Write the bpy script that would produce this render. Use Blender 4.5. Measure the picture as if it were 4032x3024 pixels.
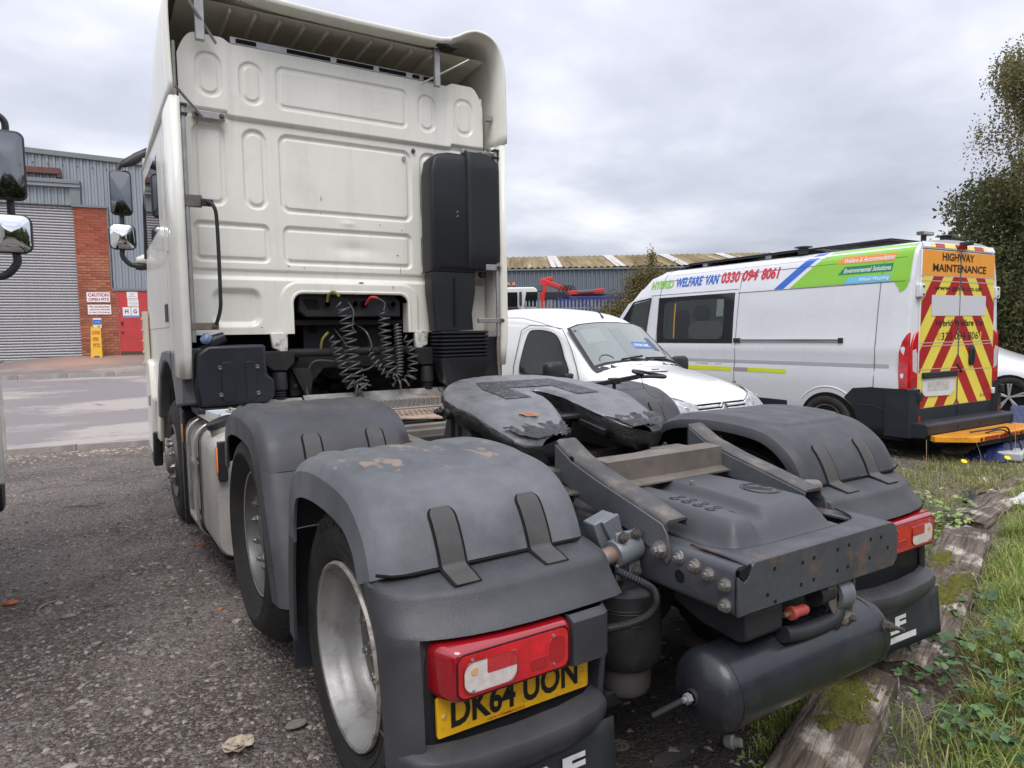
import bpy, math, random
import numpy as np
from mathutils import Vector, Matrix
for o in list(bpy.data.objects): bpy.data.objects.remove(o)
S = bpy.context.scene
COL = S.collection
rad = math.radians
# ------------------------------------------------------------------ camera
cam_d = bpy.data.cameras.new('camera'); cam = bpy.data.objects.new('camera', cam_d); COL.objects.link(cam)
S.camera = cam
YAW, PITCH, ROLL = -0.5617, -0.0748, -0.0165
fw = Vector((-math.sin(YAW)*math.cos(PITCH), math.cos(YAW)*math.cos(PITCH), math.sin(PITCH)))
r0 = Vector((math.cos(YAW), math.sin(YAW), 0)); u0 = r0.cross(fw)
rt = r0*math.cos(ROLL)+u0*math.sin(ROLL); upv = -r0*math.sin(ROLL)+u0*math.cos(ROLL)
CAM = Vector((-1.8946, -1.2313, 1.5316))
cam.matrix_world = Matrix(((rt.x, upv.x, -fw.x, CAM.x), (rt.y, upv.y, -fw.y, CAM.y), (rt.z, upv.z, -fw.z, CAM.z), (0, 0, 0, 1)))
cam_d.sensor_fit = 'HORIZONTAL'; cam_d.sensor_width = 36.0; cam_d.lens = 36.0*2701.3/4032
cam_d.clip_start = 0.05; cam_d.clip_end = 2000
# ------------------------------------------------------------------ world: overcast cloud deck over a Nishita sky
W = bpy.data.worlds.new('World'); S.world = W; W.use_nodes = True
nt = W.node_tree; nt.nodes.clear()
def nn(t, **k):
    n = nt.nodes.new(t)
    for a, b in k.items(): setattr(n, a, b)
    return n
out = nn('ShaderNodeOutputWorld'); bg = nn('ShaderNodeBackground'); bg2 = nn('ShaderNodeBackground'); add = nn('ShaderNodeAddShader')
sky = nn('ShaderNodeTexSky'); sky.sky_type = 'NISHITA'; sky.sun_disc = False
SUN_EL, SUN_AZ = rad(58), rad(205)
sky.sun_elevation = SUN_EL; sky.sun_rotation = SUN_AZ
tc = nn('ShaderNodeTexCoord'); sep = nn('ShaderNodeSeparateXYZ')
nt.links.new(tc.outputs['Generated'], sep.inputs[0])
def mth(op, a, b=None, c=None, clamp=False):
    n = nn('ShaderNodeMath', operation=op); n.use_clamp = clamp
    for i, v in enumerate((a, b, c)):
        if v is None: continue
        if isinstance(v, (int, float)): n.inputs[i].default_value = v
        else: nt.links.new(v, n.inputs[i])
    return n.outputs[0]
zc = mth('MAXIMUM', sep.outputs['Z'], 0.0)
# project the direction on a flat cloud deck: (x,y)/(z+.12)
den = mth('ADD', zc, 0.16)
px = mth('DIVIDE', sep.outputs['X'], den); py = mth('DIVIDE', sep.outputs['Y'], den)
cmb = nn('ShaderNodeCombineXYZ'); nt.links.new(px, cmb.inputs[0]); nt.links.new(py, cmb.inputs[1]); cmb.inputs[2].default_value = 3.7
n1 = nn('ShaderNodeTexNoise'); n1.inputs['Scale'].default_value = 0.55; n1.inputs['Detail'].default_value = 7; n1.inputs['Roughness'].default_value = 0.48; n1.inputs['Distortion'].default_value = 0.35
nt.links.new(cmb.outputs[0], n1.inputs['Vector'])
n2 = nn('ShaderNodeTexNoise'); n2.inputs['Scale'].default_value = 1.9; n2.inputs['Detail'].default_value = 5; n2.inputs['Roughness'].default_value = 0.55
nt.links.new(cmb.outputs[0], n2.inputs['Vector'])
mixn = mth('ADD', mth('MULTIPLY', n1.outputs[0], 0.78), mth('MULTIPLY', n2.outputs[0], 0.22))
ramp = nn('ShaderNodeValToRGB'); nt.links.new(mixn, ramp.inputs[0])
cr = ramp.color_ramp
cr.elements[0].position = 0.38; cr.elements[0].color = (0.40, 0.41, 0.485, 1)
cr.elements[1].position = 0.60; cr.elements[1].color = (0.88, 0.88, 0.92, 1)
e = cr.elements.new(0.49); e.color = (0.57, 0.58, 0.655, 1)
# overcast luminance gradient: brighter towards the zenith
grad = mth('ADD', mth('MULTIPLY', zc, 1.25), 0.84)
vm = nn('ShaderNodeVectorMath', operation='SCALE'); nt.links.new(ramp.outputs[0], vm.inputs[0]); nt.links.new(grad, vm.inputs['Scale'])
nt.links.new(vm.outputs[0], bg.inputs['Color']); bg.inputs['Strength'].default_value = 0.86
nt.links.new(sky.outputs[0], bg2.inputs['Color']); bg2.inputs['Strength'].default_value = 0.05*0.35
nt.links.new(bg.outputs[0], add.inputs[0]); nt.links.new(bg2.outputs[0], add.inputs[1]); nt.links.new(add.outputs[0], out.inputs['Surface'])
# ------------------------------------------------------------------ sun behind thick cloud
sd = bpy.data.lights.new('sun', 'SUN'); sd.energy = 1.5; sd.angle = rad(35); sd.color = (1.0, 0.975, 0.94)
so = bpy.data.objects.new('sun', sd); COL.objects.link(so)
sdir = Vector((math.sin(SUN_AZ)*math.cos(SUN_EL), math.cos(SUN_AZ)*math.cos(SUN_EL), math.sin(SUN_EL)))
so.rotation_euler = sdir.to_track_quat('Z', 'Y').to_euler(); so.location = (0, -5, 20)
S.view_settings.view_transform = 'Standard'; S.view_settings.look = 'None'; S.view_settings.exposure = 0.30; S.view_settings.gamma = 1.0
S.view_settings.use_curve_mapping = False
S.render.engine = 'CYCLES'
S.cycles.max_bounces = 6; S.cycles.transparent_max_bounces = 8
random.seed(7); rng = np.random.default_rng(7)
# ------------------------------------------------------------------ materials
MATS = {}
def pbr(name, base, rough=0.5, metal=0.0, var=0.0, vs=3.0, bump=0.0, bs=40.0, dirt=None, coat=0.0, spec=0.5, trans=0.0, rvar=0.0, ior=1.45, streak=0.0):
    """dirt = (colour, amount 0..1, scale, softness)"""
    if name in MATS: return MATS[name]
    m = bpy.data.materials.new(name); m.use_nodes = True; t = m.node_tree; N = t.nodes; L = t.links
    b = N['Principled BSDF']
    b.inputs['Base Color'].default_value = (*base, 1); b.inputs['Roughness'].default_value = rough; b.inputs['Metallic'].default_value = metal
    b.inputs['Coat Weight'].default_value = coat; b.inputs['Coat Roughness'].default_value = 0.06; b.inputs['Specular IOR Level'].default_value = spec
    b.inputs['Transmission Weight'].default_value = trans; b.inputs['IOR'].default_value = ior
    tcn = N.new('ShaderNodeTexCoord'); src = tcn.outputs['Object']
    col = None
    def noise(scale, detail=5, rough_=0.6, vec=src):
        n = N.new('ShaderNodeTexNoise'); n.inputs['Scale'].default_value = scale; n.inputs['Detail'].default_value = detail; n.inputs['Roughness'].default_value = rough_
        L.new(vec, n.inputs['Vector']); return n.outputs[0]
    def mix(f, a, c, bt='MIX'):
        x = N.new('ShaderNodeMix'); x.data_type = 'RGBA'; x.blend_type = bt
        if isinstance(f, float): x.inputs[0].default_value = f
        else: L.new(f, x.inputs[0])
        for i, v in ((6, a), (7, c)):
            if isinstance(v, tuple): x.inputs[i].default_value = (*v[:3], 1)
            else: L.new(v, x.inputs[i])
        return x.outputs[2]
    def rmap(v, a, c, d=0.0, e_=1.0):
        x = N.new('ShaderNodeMapRange'); x.clamp = True; L.new(v, x.inputs[0])
        for i, q in enumerate((a, c, d, e_)): x.inputs[i+1].default_value = q
        return x.outputs[0]
    if var > 0:
        f = rmap(noise(vs), 0.3, 0.7)
        col = mix(f, tuple(c*(1-var) for c in base), tuple(min(1, c*(1+var)) for c in base))
    if dirt:
        dc, amt, ds, soft = dirt
        nz = noise(ds, 8, 0.68)
        th = 0.62-0.3*amt
        f = rmap(nz, th, th+soft, 0, min(1.0, 0.35+amt))
        col = mix(f, col if col is not None else tuple(base), tuple(dc))
    if streak > 0:
        mp = N.new('ShaderNodeMapping'); mp.inputs['Scale'].default_value = (14, 14, 0.8); L.new(src, mp.inputs[0])
        f = rmap(noise(1.0, 6, 0.6, mp.outputs[0]), 0.5, 0.75, 0, streak)
        col = mix(f, col if col is not None else tuple(base), tuple(c*0.55 for c in base))
    if col is not None: L.new(col, b.inputs['Base Color'])
    if rvar > 0:
        L.new(rmap(noise(vs*1.7), 0.3, 0.7, max(0.02, rough-rvar), min(1, rough+rvar)), b.inputs['Roughness'])
    if bump > 0:
        bn = N.new('ShaderNodeBump'); bn.inputs['Strength'].default_value = 1.0; bn.inputs['Distance'].default_value = bump
        L.new(noise(bs, 6, 0.65), bn.inputs['Height']); L.new(bn.outputs[0], b.inputs['Normal'])
    MATS[name] = m
    return m
# ------------------------------------------------------------------ mesh helpers
class MB:
    def __init__(s): s.v = []; s.f = []
    def add(s, v, f):
        k = len(s.v); s.v += [tuple(p) for p in v]; s.f += [tuple(i+k for i in q) for q in f]; return s
    def box(s, x0, x1, y0, y1, z0, z1):
        x0, x1 = min(x0, x1), max(x0, x1); y0, y1 = min(y0, y1), max(y0, y1); z0, z1 = min(z0, z1), max(z0, z1)
        return s.add([(x0, y0, z0), (x1, y0, z0), (x1, y1, z0), (x0, y1, z0), (x0, y0, z1), (x1, y0, z1), (x1, y1, z1), (x0, y1, z1)],
                     [(0, 3, 2, 1), (4, 5, 6, 7), (0, 1, 5, 4), (1, 2, 6, 5), (2, 3, 7, 6), (3, 0, 4, 7)])
    def obox(s, c, ax, ay, az, hx, hy, hz):
        c = Vector(c); ax, ay, az = Vector(ax).normalized(), Vector(ay).normalized(), Vector(az).normalized()
        P = [c+ax*(i*hx)+ay*(j*hy)+az*(k*hz) for k in (-1, 1) for i, j in ((-1, -1), (1, -1), (1, 1), (-1, 1))]
        return s.add(P, [(0, 3, 2, 1), (4, 5, 6, 7), (0, 1, 5, 4), (1, 2, 6, 5), (2, 3, 7, 6), (3, 0, 4, 7)])
    def bar(s, a, b, w, h, upd=(0, 0, 1)):
        a, b = Vector(a), Vector(b); d = (b-a); l = d.length; d.normalize(); u = Vector(upd)
        sx = d.cross(u)
        if sx.length < 1e-5: sx = d.cross(Vector((1, 0, 0)))
        sx.normalize(); u = sx.cross(d)
        return s.obox((a+b)/2, d, sx, u, l/2, w/2, h/2)
    def prism(s, poly, axis, a, b):
        """poly: 2D points; axis 'x': (y,z), 'y': (x,z), 'z': (x,y)"""
        n = len(poly)
        def P(p, t):
            return (t, p[0], p[1]) if axis == 'x' else (p[0], t, p[1]) if axis == 'y' else (p[0], p[1], t)
        V = [P(p, a) for p in poly]+[P(p, b) for p in poly]
        F = [tuple(range(n))[::-1], tuple(range(n, 2*n))]+[(i, (i+1) % n, n+(i+1) % n, n+i) for i in range(n)]
        return s.add(V, F)
    def loft(s, rings, close=True, cap=True, loop=False):
        n = len(rings[0]); m = len(rings); V = [p for r in rings for p in r]; F = []
        for i in range(m if loop else m-1):
            i2 = (i+1) % m
            for j in range(n if close else n-1):
                j2 = (j+1) % n
                F.append((i*n+j, i*n+j2, i2*n+j2, i2*n+j))
        if cap and not loop:
            F.append(tuple(range(n))[::-1]); F.append(tuple((m-1)*n+j for j in range(n)))
        return s.add(V, F)
    def tube(s, pts, r, n=8, cap=True, loop=False):
        pts = [Vector(p) for p in pts]; m = len(pts); rings = []; prev = None
        for i in range(m):
            if loop: d = pts[(i+1) % m]-pts[i-1]
            else: d = pts[min(i+1, m-1)]-pts[max(i-1, 0)]
            if d.length < 1e-9: d = Vector((0, 0, 1))
            d.normalize()
            if prev is None:
                a = Vector((0, 0, 1)) if abs(d.z) < 0.9 else Vector((1, 0, 0)); u = d.cross(a).normalized()
            else:
                u = prev-d*prev.dot(d)
                u = u.normalized() if u.length > 1e-6 else d.cross(Vector((0.3, 0.5, 0.8))).normalized()
            prev = u; w = d.cross(u); rr = r[i] if isinstance(r, (list, tuple)) else r
            rings.append([pts[i]+(u*math.cos(t)+w*math.sin(t))*rr for t in (2*math.pi*j/n for j in range(n))])
        return s.loft(rings, True, cap, loop)
    def lathe(s, prof, o, axis, n=24, a0=0.0, a1=2*math.pi):
        """prof: (radius, height along axis)"""
        ax = Vector(axis).normalized(); t = Vector((0, 0, 1)) if abs(ax.z) < 0.9 else Vector((1, 0, 0)); u = ax.cross(t).normalized(); w = ax.cross(u); o = Vector(o)
        full = abs(a1-a0-2*math.pi) < 1e-6
        rings = []
        for j in range(n if full else n+1):
            a = a0+(a1-a0)*j/n
            d = u*math.cos(a)+w*math.sin(a)
            rings.append([o+d*r+ax*h for r, h in prof])
        k = len(prof); m = len(rings); V = [p for r in rings for p in r]; F = []
        for i in range(m if full else m-1):
            i2 = (i+1) % m
            for j in range(k-1): F.append((i*k+j, i2*k+j, i2*k+j+1, i*k+j+1))
        return s.add(V, F)
    def cyl(s, a, b, r, n=16, r2=None):
        a, b = Vector(a), Vector(b); d = (b-a); l = d.length
        return s.lathe([(0, 0), (r, 0), (r if r2 is None else r2, l), (0, l)], a, d, n)
    def hexnut(s, c, axis, r, h, washer=True):
        a = Vector(axis).normalized(); c = Vector(c)
        if washer: s.cyl(c, c+a*h*0.18, r*1.35, 14)
        s.cyl(c+a*h*0.18, c+a*h*0.75, r, 6); s.cyl(c+a*h*0.75, c+a*h*1.15, r*0.52, 8); return s
    def grid(s, fn, nu, nv):
        V = [fn(i/nu, j/nv) for j in range(nv+1) for i in range(nu+1)]
        F = [(j*(nu+1)+i, j*(nu+1)+i+1, (j+1)*(nu+1)+i+1, (j+1)*(nu+1)+i) for j in range(nv) for i in range(nu)]
        return s.add(V, F)
    def poly(s, pts): return s.add(pts, [tuple(range(len(pts)))])
    def mesh(s, name):
        me = bpy.data.meshes.new(name); me.from_pydata([tuple(v) for v in s.v], [], s.f); me.update(); return me
    def build(s, name, m, parent=None, smooth=35, bevel=0, seg=2, solid=0, loc=None, clean=False):
        me = s.mesh(name)
        if clean:
            import bmesh
            bm = bmesh.new(); bm.from_mesh(me); bmesh.ops.remove_doubles(bm, verts=bm.verts, dist=1e-5); bmesh.ops.recalc_face_normals(bm, faces=bm.faces); bm.to_mesh(me); bm.free()
        return link(name, me, m, parent, smooth, bevel, seg, solid, loc)
def link(name, me, m, parent=None, smooth=35, bevel=0, seg=2, solid=0, loc=None):
    if m is not None: me.materials.clear(); me.materials.append(m)
    if smooth:
        me.polygons.foreach_set('use_smooth', [True]*len(me.polygons)); me.set_sharp_from_angle(angle=rad(smooth))
    o = bpy.data.objects.new(name, me); COL.objects.link(o)
    if parent is not None: o.parent = parent
    if loc is not None: o.location = loc
    if solid:
        md = o.modifiers.new('solidify', 'SOLIDIFY'); md.thickness = solid; md.offset = -1
    if bevel:
        md = o.modifiers.new('bevel', 'BEVEL'); md.width = bevel; md.segments = seg; md.limit_method = 'ANGLE'; md.angle_limit = rad(40); md.harden_normals = False
    return o
def thing(name, label, cat, loc=(0, 0, 0), rz=0.0, group=None):
    o = bpy.data.objects.new(name, None); COL.objects.link(o); o.empty_display_size = 0.2
    o.location = loc; o.rotation_euler = (0, 0, rz); o['label'] = label; o['category'] = cat
    if group: o['group'] = group
    return o
def tag(o, label, cat, group=None):
    o['label'] = label; o['category'] = cat
    if group: o['group'] = group
    return o
def structure(o): o['kind'] = 'structure'; return o
def inst(me_or_obj, name, loc, rot=(0, 0, 0), parent=None, scale=None, m=None):
    o = bpy.data.objects.new(name, me_or_obj); COL.objects.link(o); o.location = loc; o.rotation_euler = rot
    if scale is not None: o.scale = scale
    if parent is not None: o.parent = parent
    return o
def kids(o): return [c for c in bpy.data.objects if c.parent == o]
def copy_tree(o, parent=None):
    c = o.copy(); COL.objects.link(c); c.parent = parent
    for ch in list(o.children): copy_tree(ch, c)
    return c
def smoothpath(pts, n=8, closed=False):
    P = [Vector(p) for p in pts]; m = len(P); R = []
    for i in range(m if closed else m-1):
        if closed: p0, p1, p2, p3 = P[(i-1) % m], P[i], P[(i+1) % m], P[(i+2) % m]
        else: p0, p1, p2, p3 = P[max(i-1, 0)], P[i], P[i+1], P[min(i+2, m-1)]
        for k in range(n):
            t = k/n; t2 = t*t; t3 = t2*t
            R.append(0.5*((2*p1)+(p2-p0)*t+(2*p0-5*p1+4*p2-p3)*t2+(3*p1-p0-3*p2+p3)*t3))
    if not closed: R.append(P[-1])
    return R
def sm2(pts, n=6):
    return [(p.x, p.y) for p in smoothpath([(a, b, 0) for a, b in pts], n)]
def rrect(x0, x1, z0, z1, r, n=5):
    P = []
    for cx, cz, a in ((x1-r, z1-r, 0), (x0+r, z1-r, 90), (x0+r, z0+r, 180), (x1-r, z0+r, 270)):
        for k in range(n+1):
            t = rad(a+90*k/n); P.append((cx+r*math.cos(t), cz+r*math.sin(t)))
    return P
_font_cache = {}
def text_mesh(s, bold=0.0, shear=0.0):
    key = (s, bold, shear)
    if key in _font_cache: return _font_cache[key]
    c = bpy.data.curves.new('lettering', 'FONT'); c.body = s; c.size = 1; c.offset = bold; c.shear = shear; c.resolution_u = 3; c.fill_mode = 'FRONT'
    o = bpy.data.objects.new('tmp', c); COL.objects.link(o)
    dg = bpy.context.evaluated_depsgraph_get(); dg.update()
    me = bpy.data.meshes.new_from_object(o.evaluated_get(dg))
    V = np.array([v.co[:] for v in me.vertices]) if len(me.vertices) else np.zeros((0, 3)); F = [tuple(p.vertices) for p in me.polygons]
    bpy.data.objects.remove(o); bpy.data.curves.remove(c); bpy.data.meshes.remove(me)
    _font_cache[key] = (V, F); return V, F
def lettering(s, m, fn, x0, x1, y0, y1, parent=None, bold=0.0, shear=0.0, name='lettering'):
    """fits the text's ink into the rectangle of a 2D chart mapped by fn(u,v)"""
    V, F = text_mesh(s, bold, shear)
    a = V[:, 0].min(), V[:, 0].max(); b = V[:, 1].min(), V[:, 1].max()
    P = [fn(x0+(v[0]-a[0])/(a[1]-a[0])*(x1-x0), y0+(v[1]-b[0])/(b[1]-b[0])*(y1-y0)) for v in V]
    mb = MB(); mb.add(P, F); return mb.build(name, m, parent, smooth=0)
def np_mesh(name, V, F, m, parent=None, smooth=0, mi=None):
    me = bpy.data.meshes.new(name); V = np.asarray(V, dtype=np.float32); F = np.asarray(F, dtype=np.int32); k = F.shape[1]
    me.vertices.add(len(V)); me.vertices.foreach_set('co', V.ravel())
    me.loops.add(F.size); me.loops.foreach_set('vertex_index', F.ravel())
    me.polygons.add(len(F)); me.polygons.foreach_set('loop_start', np.arange(0, F.size, k, dtype=np.int32)); me.polygons.foreach_set('loop_total', np.full(len(F), k, dtype=np.int32))
    me.update(); me.validate()
    ms = m if isinstance(m, (list, tuple)) else [m]
    for q in ms: me.materials.append(q)
    if mi is not None: me.polygons.foreach_set('material_index', np.asarray(mi, dtype=np.int32))
    if smooth: me.polygons.foreach_set('use_smooth', [True]*len(F)); 
    o = bpy.data.objects.new(name, me); COL.objects.link(o)
    if parent is not None: o.parent = parent
    return o
# shared materials
white = pbr('cab_white_paint', (0.80, 0.785, 0.71), 0.34, var=0.04, vs=2.0, dirt=((0.48, 0.44, 0.36), 0.20, 2.3, 0.35), coat=0.35, rvar=0.08, streak=0.20)
guard_m = pbr('grey_mudguard_plastic', (0.050, 0.051, 0.057), 0.44, var=0.22, vs=5, bump=0.0010, bs=160, dirt=((0.095, 0.095, 0.10), 0.30, 3.5, 0.35), rvar=0.1)
black_p = pbr('black_plastic', (0.022, 0.023, 0.026), 0.48, var=0.2, vs=6, bump=0.0008, bs=220, dirt=((0.07, 0.068, 0.065), 0.2, 4, 0.3), rvar=0.08)
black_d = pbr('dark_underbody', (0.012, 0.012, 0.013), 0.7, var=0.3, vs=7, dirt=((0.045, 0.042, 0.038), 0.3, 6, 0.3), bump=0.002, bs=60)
rail_m = pbr('chassis_paint', (0.085, 0.090, 0.10), 0.40, var=0.2, vs=5, bump=0.0015, bs=60, dirt=((0.13, 0.08, 0.05), 0.16, 5.5, 0.12), rvar=0.12)
rust_m = pbr('rusty_chassis', (0.062, 0.067, 0.077), 0.42, var=0.2, vs=6, bump=0.0015, bs=45, dirt=((0.19, 0.10, 0.06), 0.30, 7, 0.12), rvar=0.15)
dusty = pbr('dusty_steel', (0.17, 0.15, 0.13), 0.65, var=0.3, vs=7, bump=0.0015, bs=70, dirt=((0.06, 0.055, 0.05), 0.4, 5, 0.25))
alu = pbr('aluminium', (0.60, 0.59, 0.56), 0.36, 0.75, var=0.12, vs=6, dirt=((0.30, 0.26, 0.22), 0.3, 5, 0.3), rvar=0.12)
alu_d = pbr('dirty_aluminium', (0.42, 0.38, 0.34), 0.5, 0.5, var=0.25, vs=7, dirt=((0.22, 0.16, 0.12), 0.4, 7, 0.3), rvar=0.1, bump=0.0006, bs=120)
galv = pbr('galvanised_steel', (0.36, 0.36, 0.36), 0.42, 0.6, var=0.2, vs=9, dirt=((0.2, 0.17, 0.14), 0.3, 8, 0.3))
chrome_n = pbr('bright_bolt_steel', (0.42, 0.40, 0.38), 0.32, 0.8, var=0.25, vs=30, dirt=((0.16, 0.11, 0.08), 0.35, 40, 0.2))
bolt_d = pbr('dull_bolt_steel', (0.13, 0.115, 0.105), 0.5, 0.4, var=0.3, vs=40, dirt=((0.22, 0.12, 0.07), 0.35, 50, 0.2))
rubber = pbr('tyre_rubber', (0.020, 0.019, 0.018), 0.72, var=0.25, vs=9, bump=0.0012, bs=120, dirt=((0.075, 0.065, 0.055), 0.35, 5, 0.35))
rim_m = pbr('silver_rim_paint', (0.36, 0.355, 0.345), 0.46, 0.5, var=0.18, vs=5, dirt=((0.17, 0.13, 0.10), 0.34, 7, 0.14), rvar=0.1, bump=0.0006, bs=90)
grease = pbr('black_grease', (0.016, 0.016, 0.017), 0.28, var=0.3, vs=20, bump=0.006, bs=38, spec=0.7)
red_l = pbr('red_lens', (0.58, 0.010, 0.016), 0.12, var=0.35, vs=11, coat=1.0, spec=0.7, bump=.0006, bs=260)
red_d = pbr('dark_red_lens', (0.30, 0.006, 0.012), 0.12, coat=1.0, spec=0.7)
clear_l = pbr('clear_lens', (0.66, 0.60, 0.56), 0.14, coat=1.0, var=0.14, vs=45, bump=.0006, bs=260)
amber = pbr('amber_lens', (0.75, 0.20, 0.02), 0.15, coat=1.0)
glass_d = pbr('dark_tinted_glass', (0.010, 0.012, 0.013), 0.04, spec=0.45)
mirror_g = pbr('mirror_glass', (0.82, 0.84, 0.86), 0.02, 1.0); mirror_t = pbr('tinted_mirror_glass', (0.20, 0.21, 0.225), 0.03, 1.0)
# =================================================================== WHITE TRACTOR UNIT (x right, y forward, origin under the rear crossmember)
T = thing('tractor_unit', 'white three axle tractor unit without trailer, greasy fifth wheel and grey mudguards', 'lorry')
# ---------------------------------------------------------------- cab rear wall with pressed panels
def sdrr(x, z, x0, x1, z0, z1, r):
    cx, cz = (x0+x1)/2, (z0+z1)/2; hx, hz = (x1-x0)/2-r, (z1-z0)/2-r
    dx = np.abs(x-cx)-hx; dz = np.abs(z-cz)-hz
    return np.hypot(np.maximum(dx, 0), np.maximum(dz, 0))+np.minimum(np.maximum(dx, dz), 0)-r
def sstep(a, b, v):
    t = np.clip((v-a)/(b-a), 0, 1); return t*t*(3-2*t)
PAN = [(-1.105, -.925, 3.235, 3.545, .085), (-.81, -.64, 3.225, 3.53, .082), (-.55, .51, 3.225, 3.54, .06), (.60, .765, 3.225, 3.53, .08), (.935, 1.12, 3.235, 3.545, .085),
       (-1.14, -.92, 2.485, 3.055, .07), (-.80, -.63, 2.48, 3.06, .08), (-.54, .54, 2.47, 3.055, .07), (.62, .80, 2.48, 3.06, .08), (.92, 1.14, 2.485, 3.055, .07),
       (-1.16, -.63, 2.085, 2.37, .05), (-.53, .53, 2.08, 2.37, .05), (.62, 1.16, 2.085, 2.37, .05)]
ys0 = 4.17
def walld(x, z):
    d = np.zeros_like(x)
    for k, (x0, x1, z0, z1, r) in enumerate(PAN):
        s = sdrr(x, z, x0, x1, z0, z1, r)
        dep = 0.011 if k < 5 else 0.019
        w = 0.009
        d -= dep*sstep(0.004, -w, s)                  # recess outside line
        d += dep*0.75*sstep(-0.030, -0.030-w, s)      # raised inner panel
    # horizontal seams
    d += 0.030*sstep(3.105, 3.135, z+0.02*np.cos(x*1.2)*0-0.025*(np.abs(x) > 0.9))*1.0
    d -= 0.008*np.exp(-((z-3.11)/0.008)**2)
    d += 0.014*sstep(0.845, 0.905, np.abs(x))*sstep(2.6, 3.2, z)
    d -= 0.016*sstep(2.035, 2.02, z)*sstep(1.955, 1.97, z); d += 0.012*sstep(1.985, 1.965, z)
    # lower wing recesses
    for sx in (-1, 1):
        s = sdrr(x*sx, z, .70, 1.07, 1.60, 1.90, .09); d -= 0.035*sstep(0.0, -0.05, s)
    s = sdrr(x, z, -.56, .56, 1.3, 1.935, .13); d += 0.010*sstep(0.02, 0.0, s)
    # dent in the lower centre panel and crease above
    d -= 0.013*np.exp(-(((x-0.02)/0.14)**2+((z-2.22)/0.05)**2)); d += 0.006*np.exp(-(((x+0.02)/0.05)**2+((z-2.42)/0.02)**2))
    d -= 0.004*np.exp(-(((x-0.25)/0.1)**2+((z-2.2)/0.07)**2))
    return d
NX, NZ = 430, 350
xs = np.linspace(-1.215, 1.215, NX+1); vs_ = np.linspace(0, 1, NZ+1)
X, V_ = np.meshgrid(xs, vs_)
ztop = 3.635+0.025*sstep(.86, .93, np.abs(X)); ztop = ztop-0.16*np.clip((np.abs(X)-1.09)/.125, 0, 1)**2.2
zbot = 1.55
Z = zbot+V_*(ztop-zbot); D = walld(X, Z)
lean = 0.02*sstep(2.2, 1.5, Z)
Y = ys0-D+lean
Vv = np.stack([X, Y, Z], -1).reshape(-1, 3)
ii, jj = np.meshgrid(np.arange(NX), np.arange(NZ)); q = (jj*(NX+1)+ii).ravel()
xc = (X[:-1, :-1]+X[1:, 1:]).ravel()/2; zc_ = (Z[:-1, :-1]+Z[1:, 1:]).ravel()/2
hole = sdrr(xc, zc_, -.485, .485, 1.3, 1.875, .09) < 0
q = q[~hole]
np_mesh('cab_back_wall', Vv, np.stack([q, q+1, q+NX+2, q+NX+1], 1), white, T, smooth=1)
# rolled lip around the opening
lip = [(-.49, 1.55)]+[(-.49, 1.70)]+[(p[0], p[1]) for p in [( -.49+.09*(1-math.cos(rad(a))), 1.785+.09*math.sin(rad(a))) for a in range(0, 91, 15)]]
lip = lip+[(-a, b) for a, b in lip[::-1]]
MB().tube([(a, 4.168, b) for a, b in lip], 0.016, 8).build('opening_lip', white, T)
# opening reveal and inner corners (thin white cheeks)
mb = MB()
for s in (-1, 1): mb.box(s*.485, s*.495, 4.18, 4.30, 1.55, 1.80)
mb.box(-.42, .42, 4.18, 4.30, 1.872, 1.882); mb.build('opening_reveal', white, T)
# dark cab floor space
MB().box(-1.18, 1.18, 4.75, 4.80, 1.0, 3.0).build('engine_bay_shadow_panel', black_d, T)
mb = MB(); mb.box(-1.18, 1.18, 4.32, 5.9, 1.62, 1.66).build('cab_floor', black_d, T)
# ragged bottom edge sealing strip and cab mounts
for s, lab in ((-1, None), (1, None)):
    mb = MB(); mb.prism([(s*.66, 1.56), (s*.53, 1.56), (s*.535, 1.40), (s*.565, 1.36), (s*.60, 1.42), (s*.645, 1.44)], 'y', 4.15, 4.20); mb.build('cab_mount_leg', pbr('stained_cab_paint', (0.66, 0.65, 0.6), 0.45, dirt=((0.05, 0.045, 0.04), 0.45, 9, 0.12)), T, bevel=0.01)
    mb = MB(); mb.prism([(s*.73, 1.42), (s*.50, 1.42), (s*.50, 1.33), (s*.56, 1.27), (s*.66, 1.27), (s*.73, 1.33)][::1], 'y', 4.10, 4.24); mb.build('mount_bracket', black_d, T, bevel=0.008)
    mb = MB(); mb.lathe([(0, 0), (.055, 0), (.058, .02), (.055, .10), (.05, .13), (.0, .13)], (s*.615, 4.12, 1.13), (0, 0, 1), 18)
    for k in range(4): mb.lathe([(.035, 0), (.05, .01), (.035, .02)], (s*.615, 4.12, 1.055+k*.02), (0, 0, 1), 16)
    mb.cyl((s*.615, 4.12, .98), (s*.615, 4.12, 1.13), .028, 12); mb.build('cab_damper', black_p, T)
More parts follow.
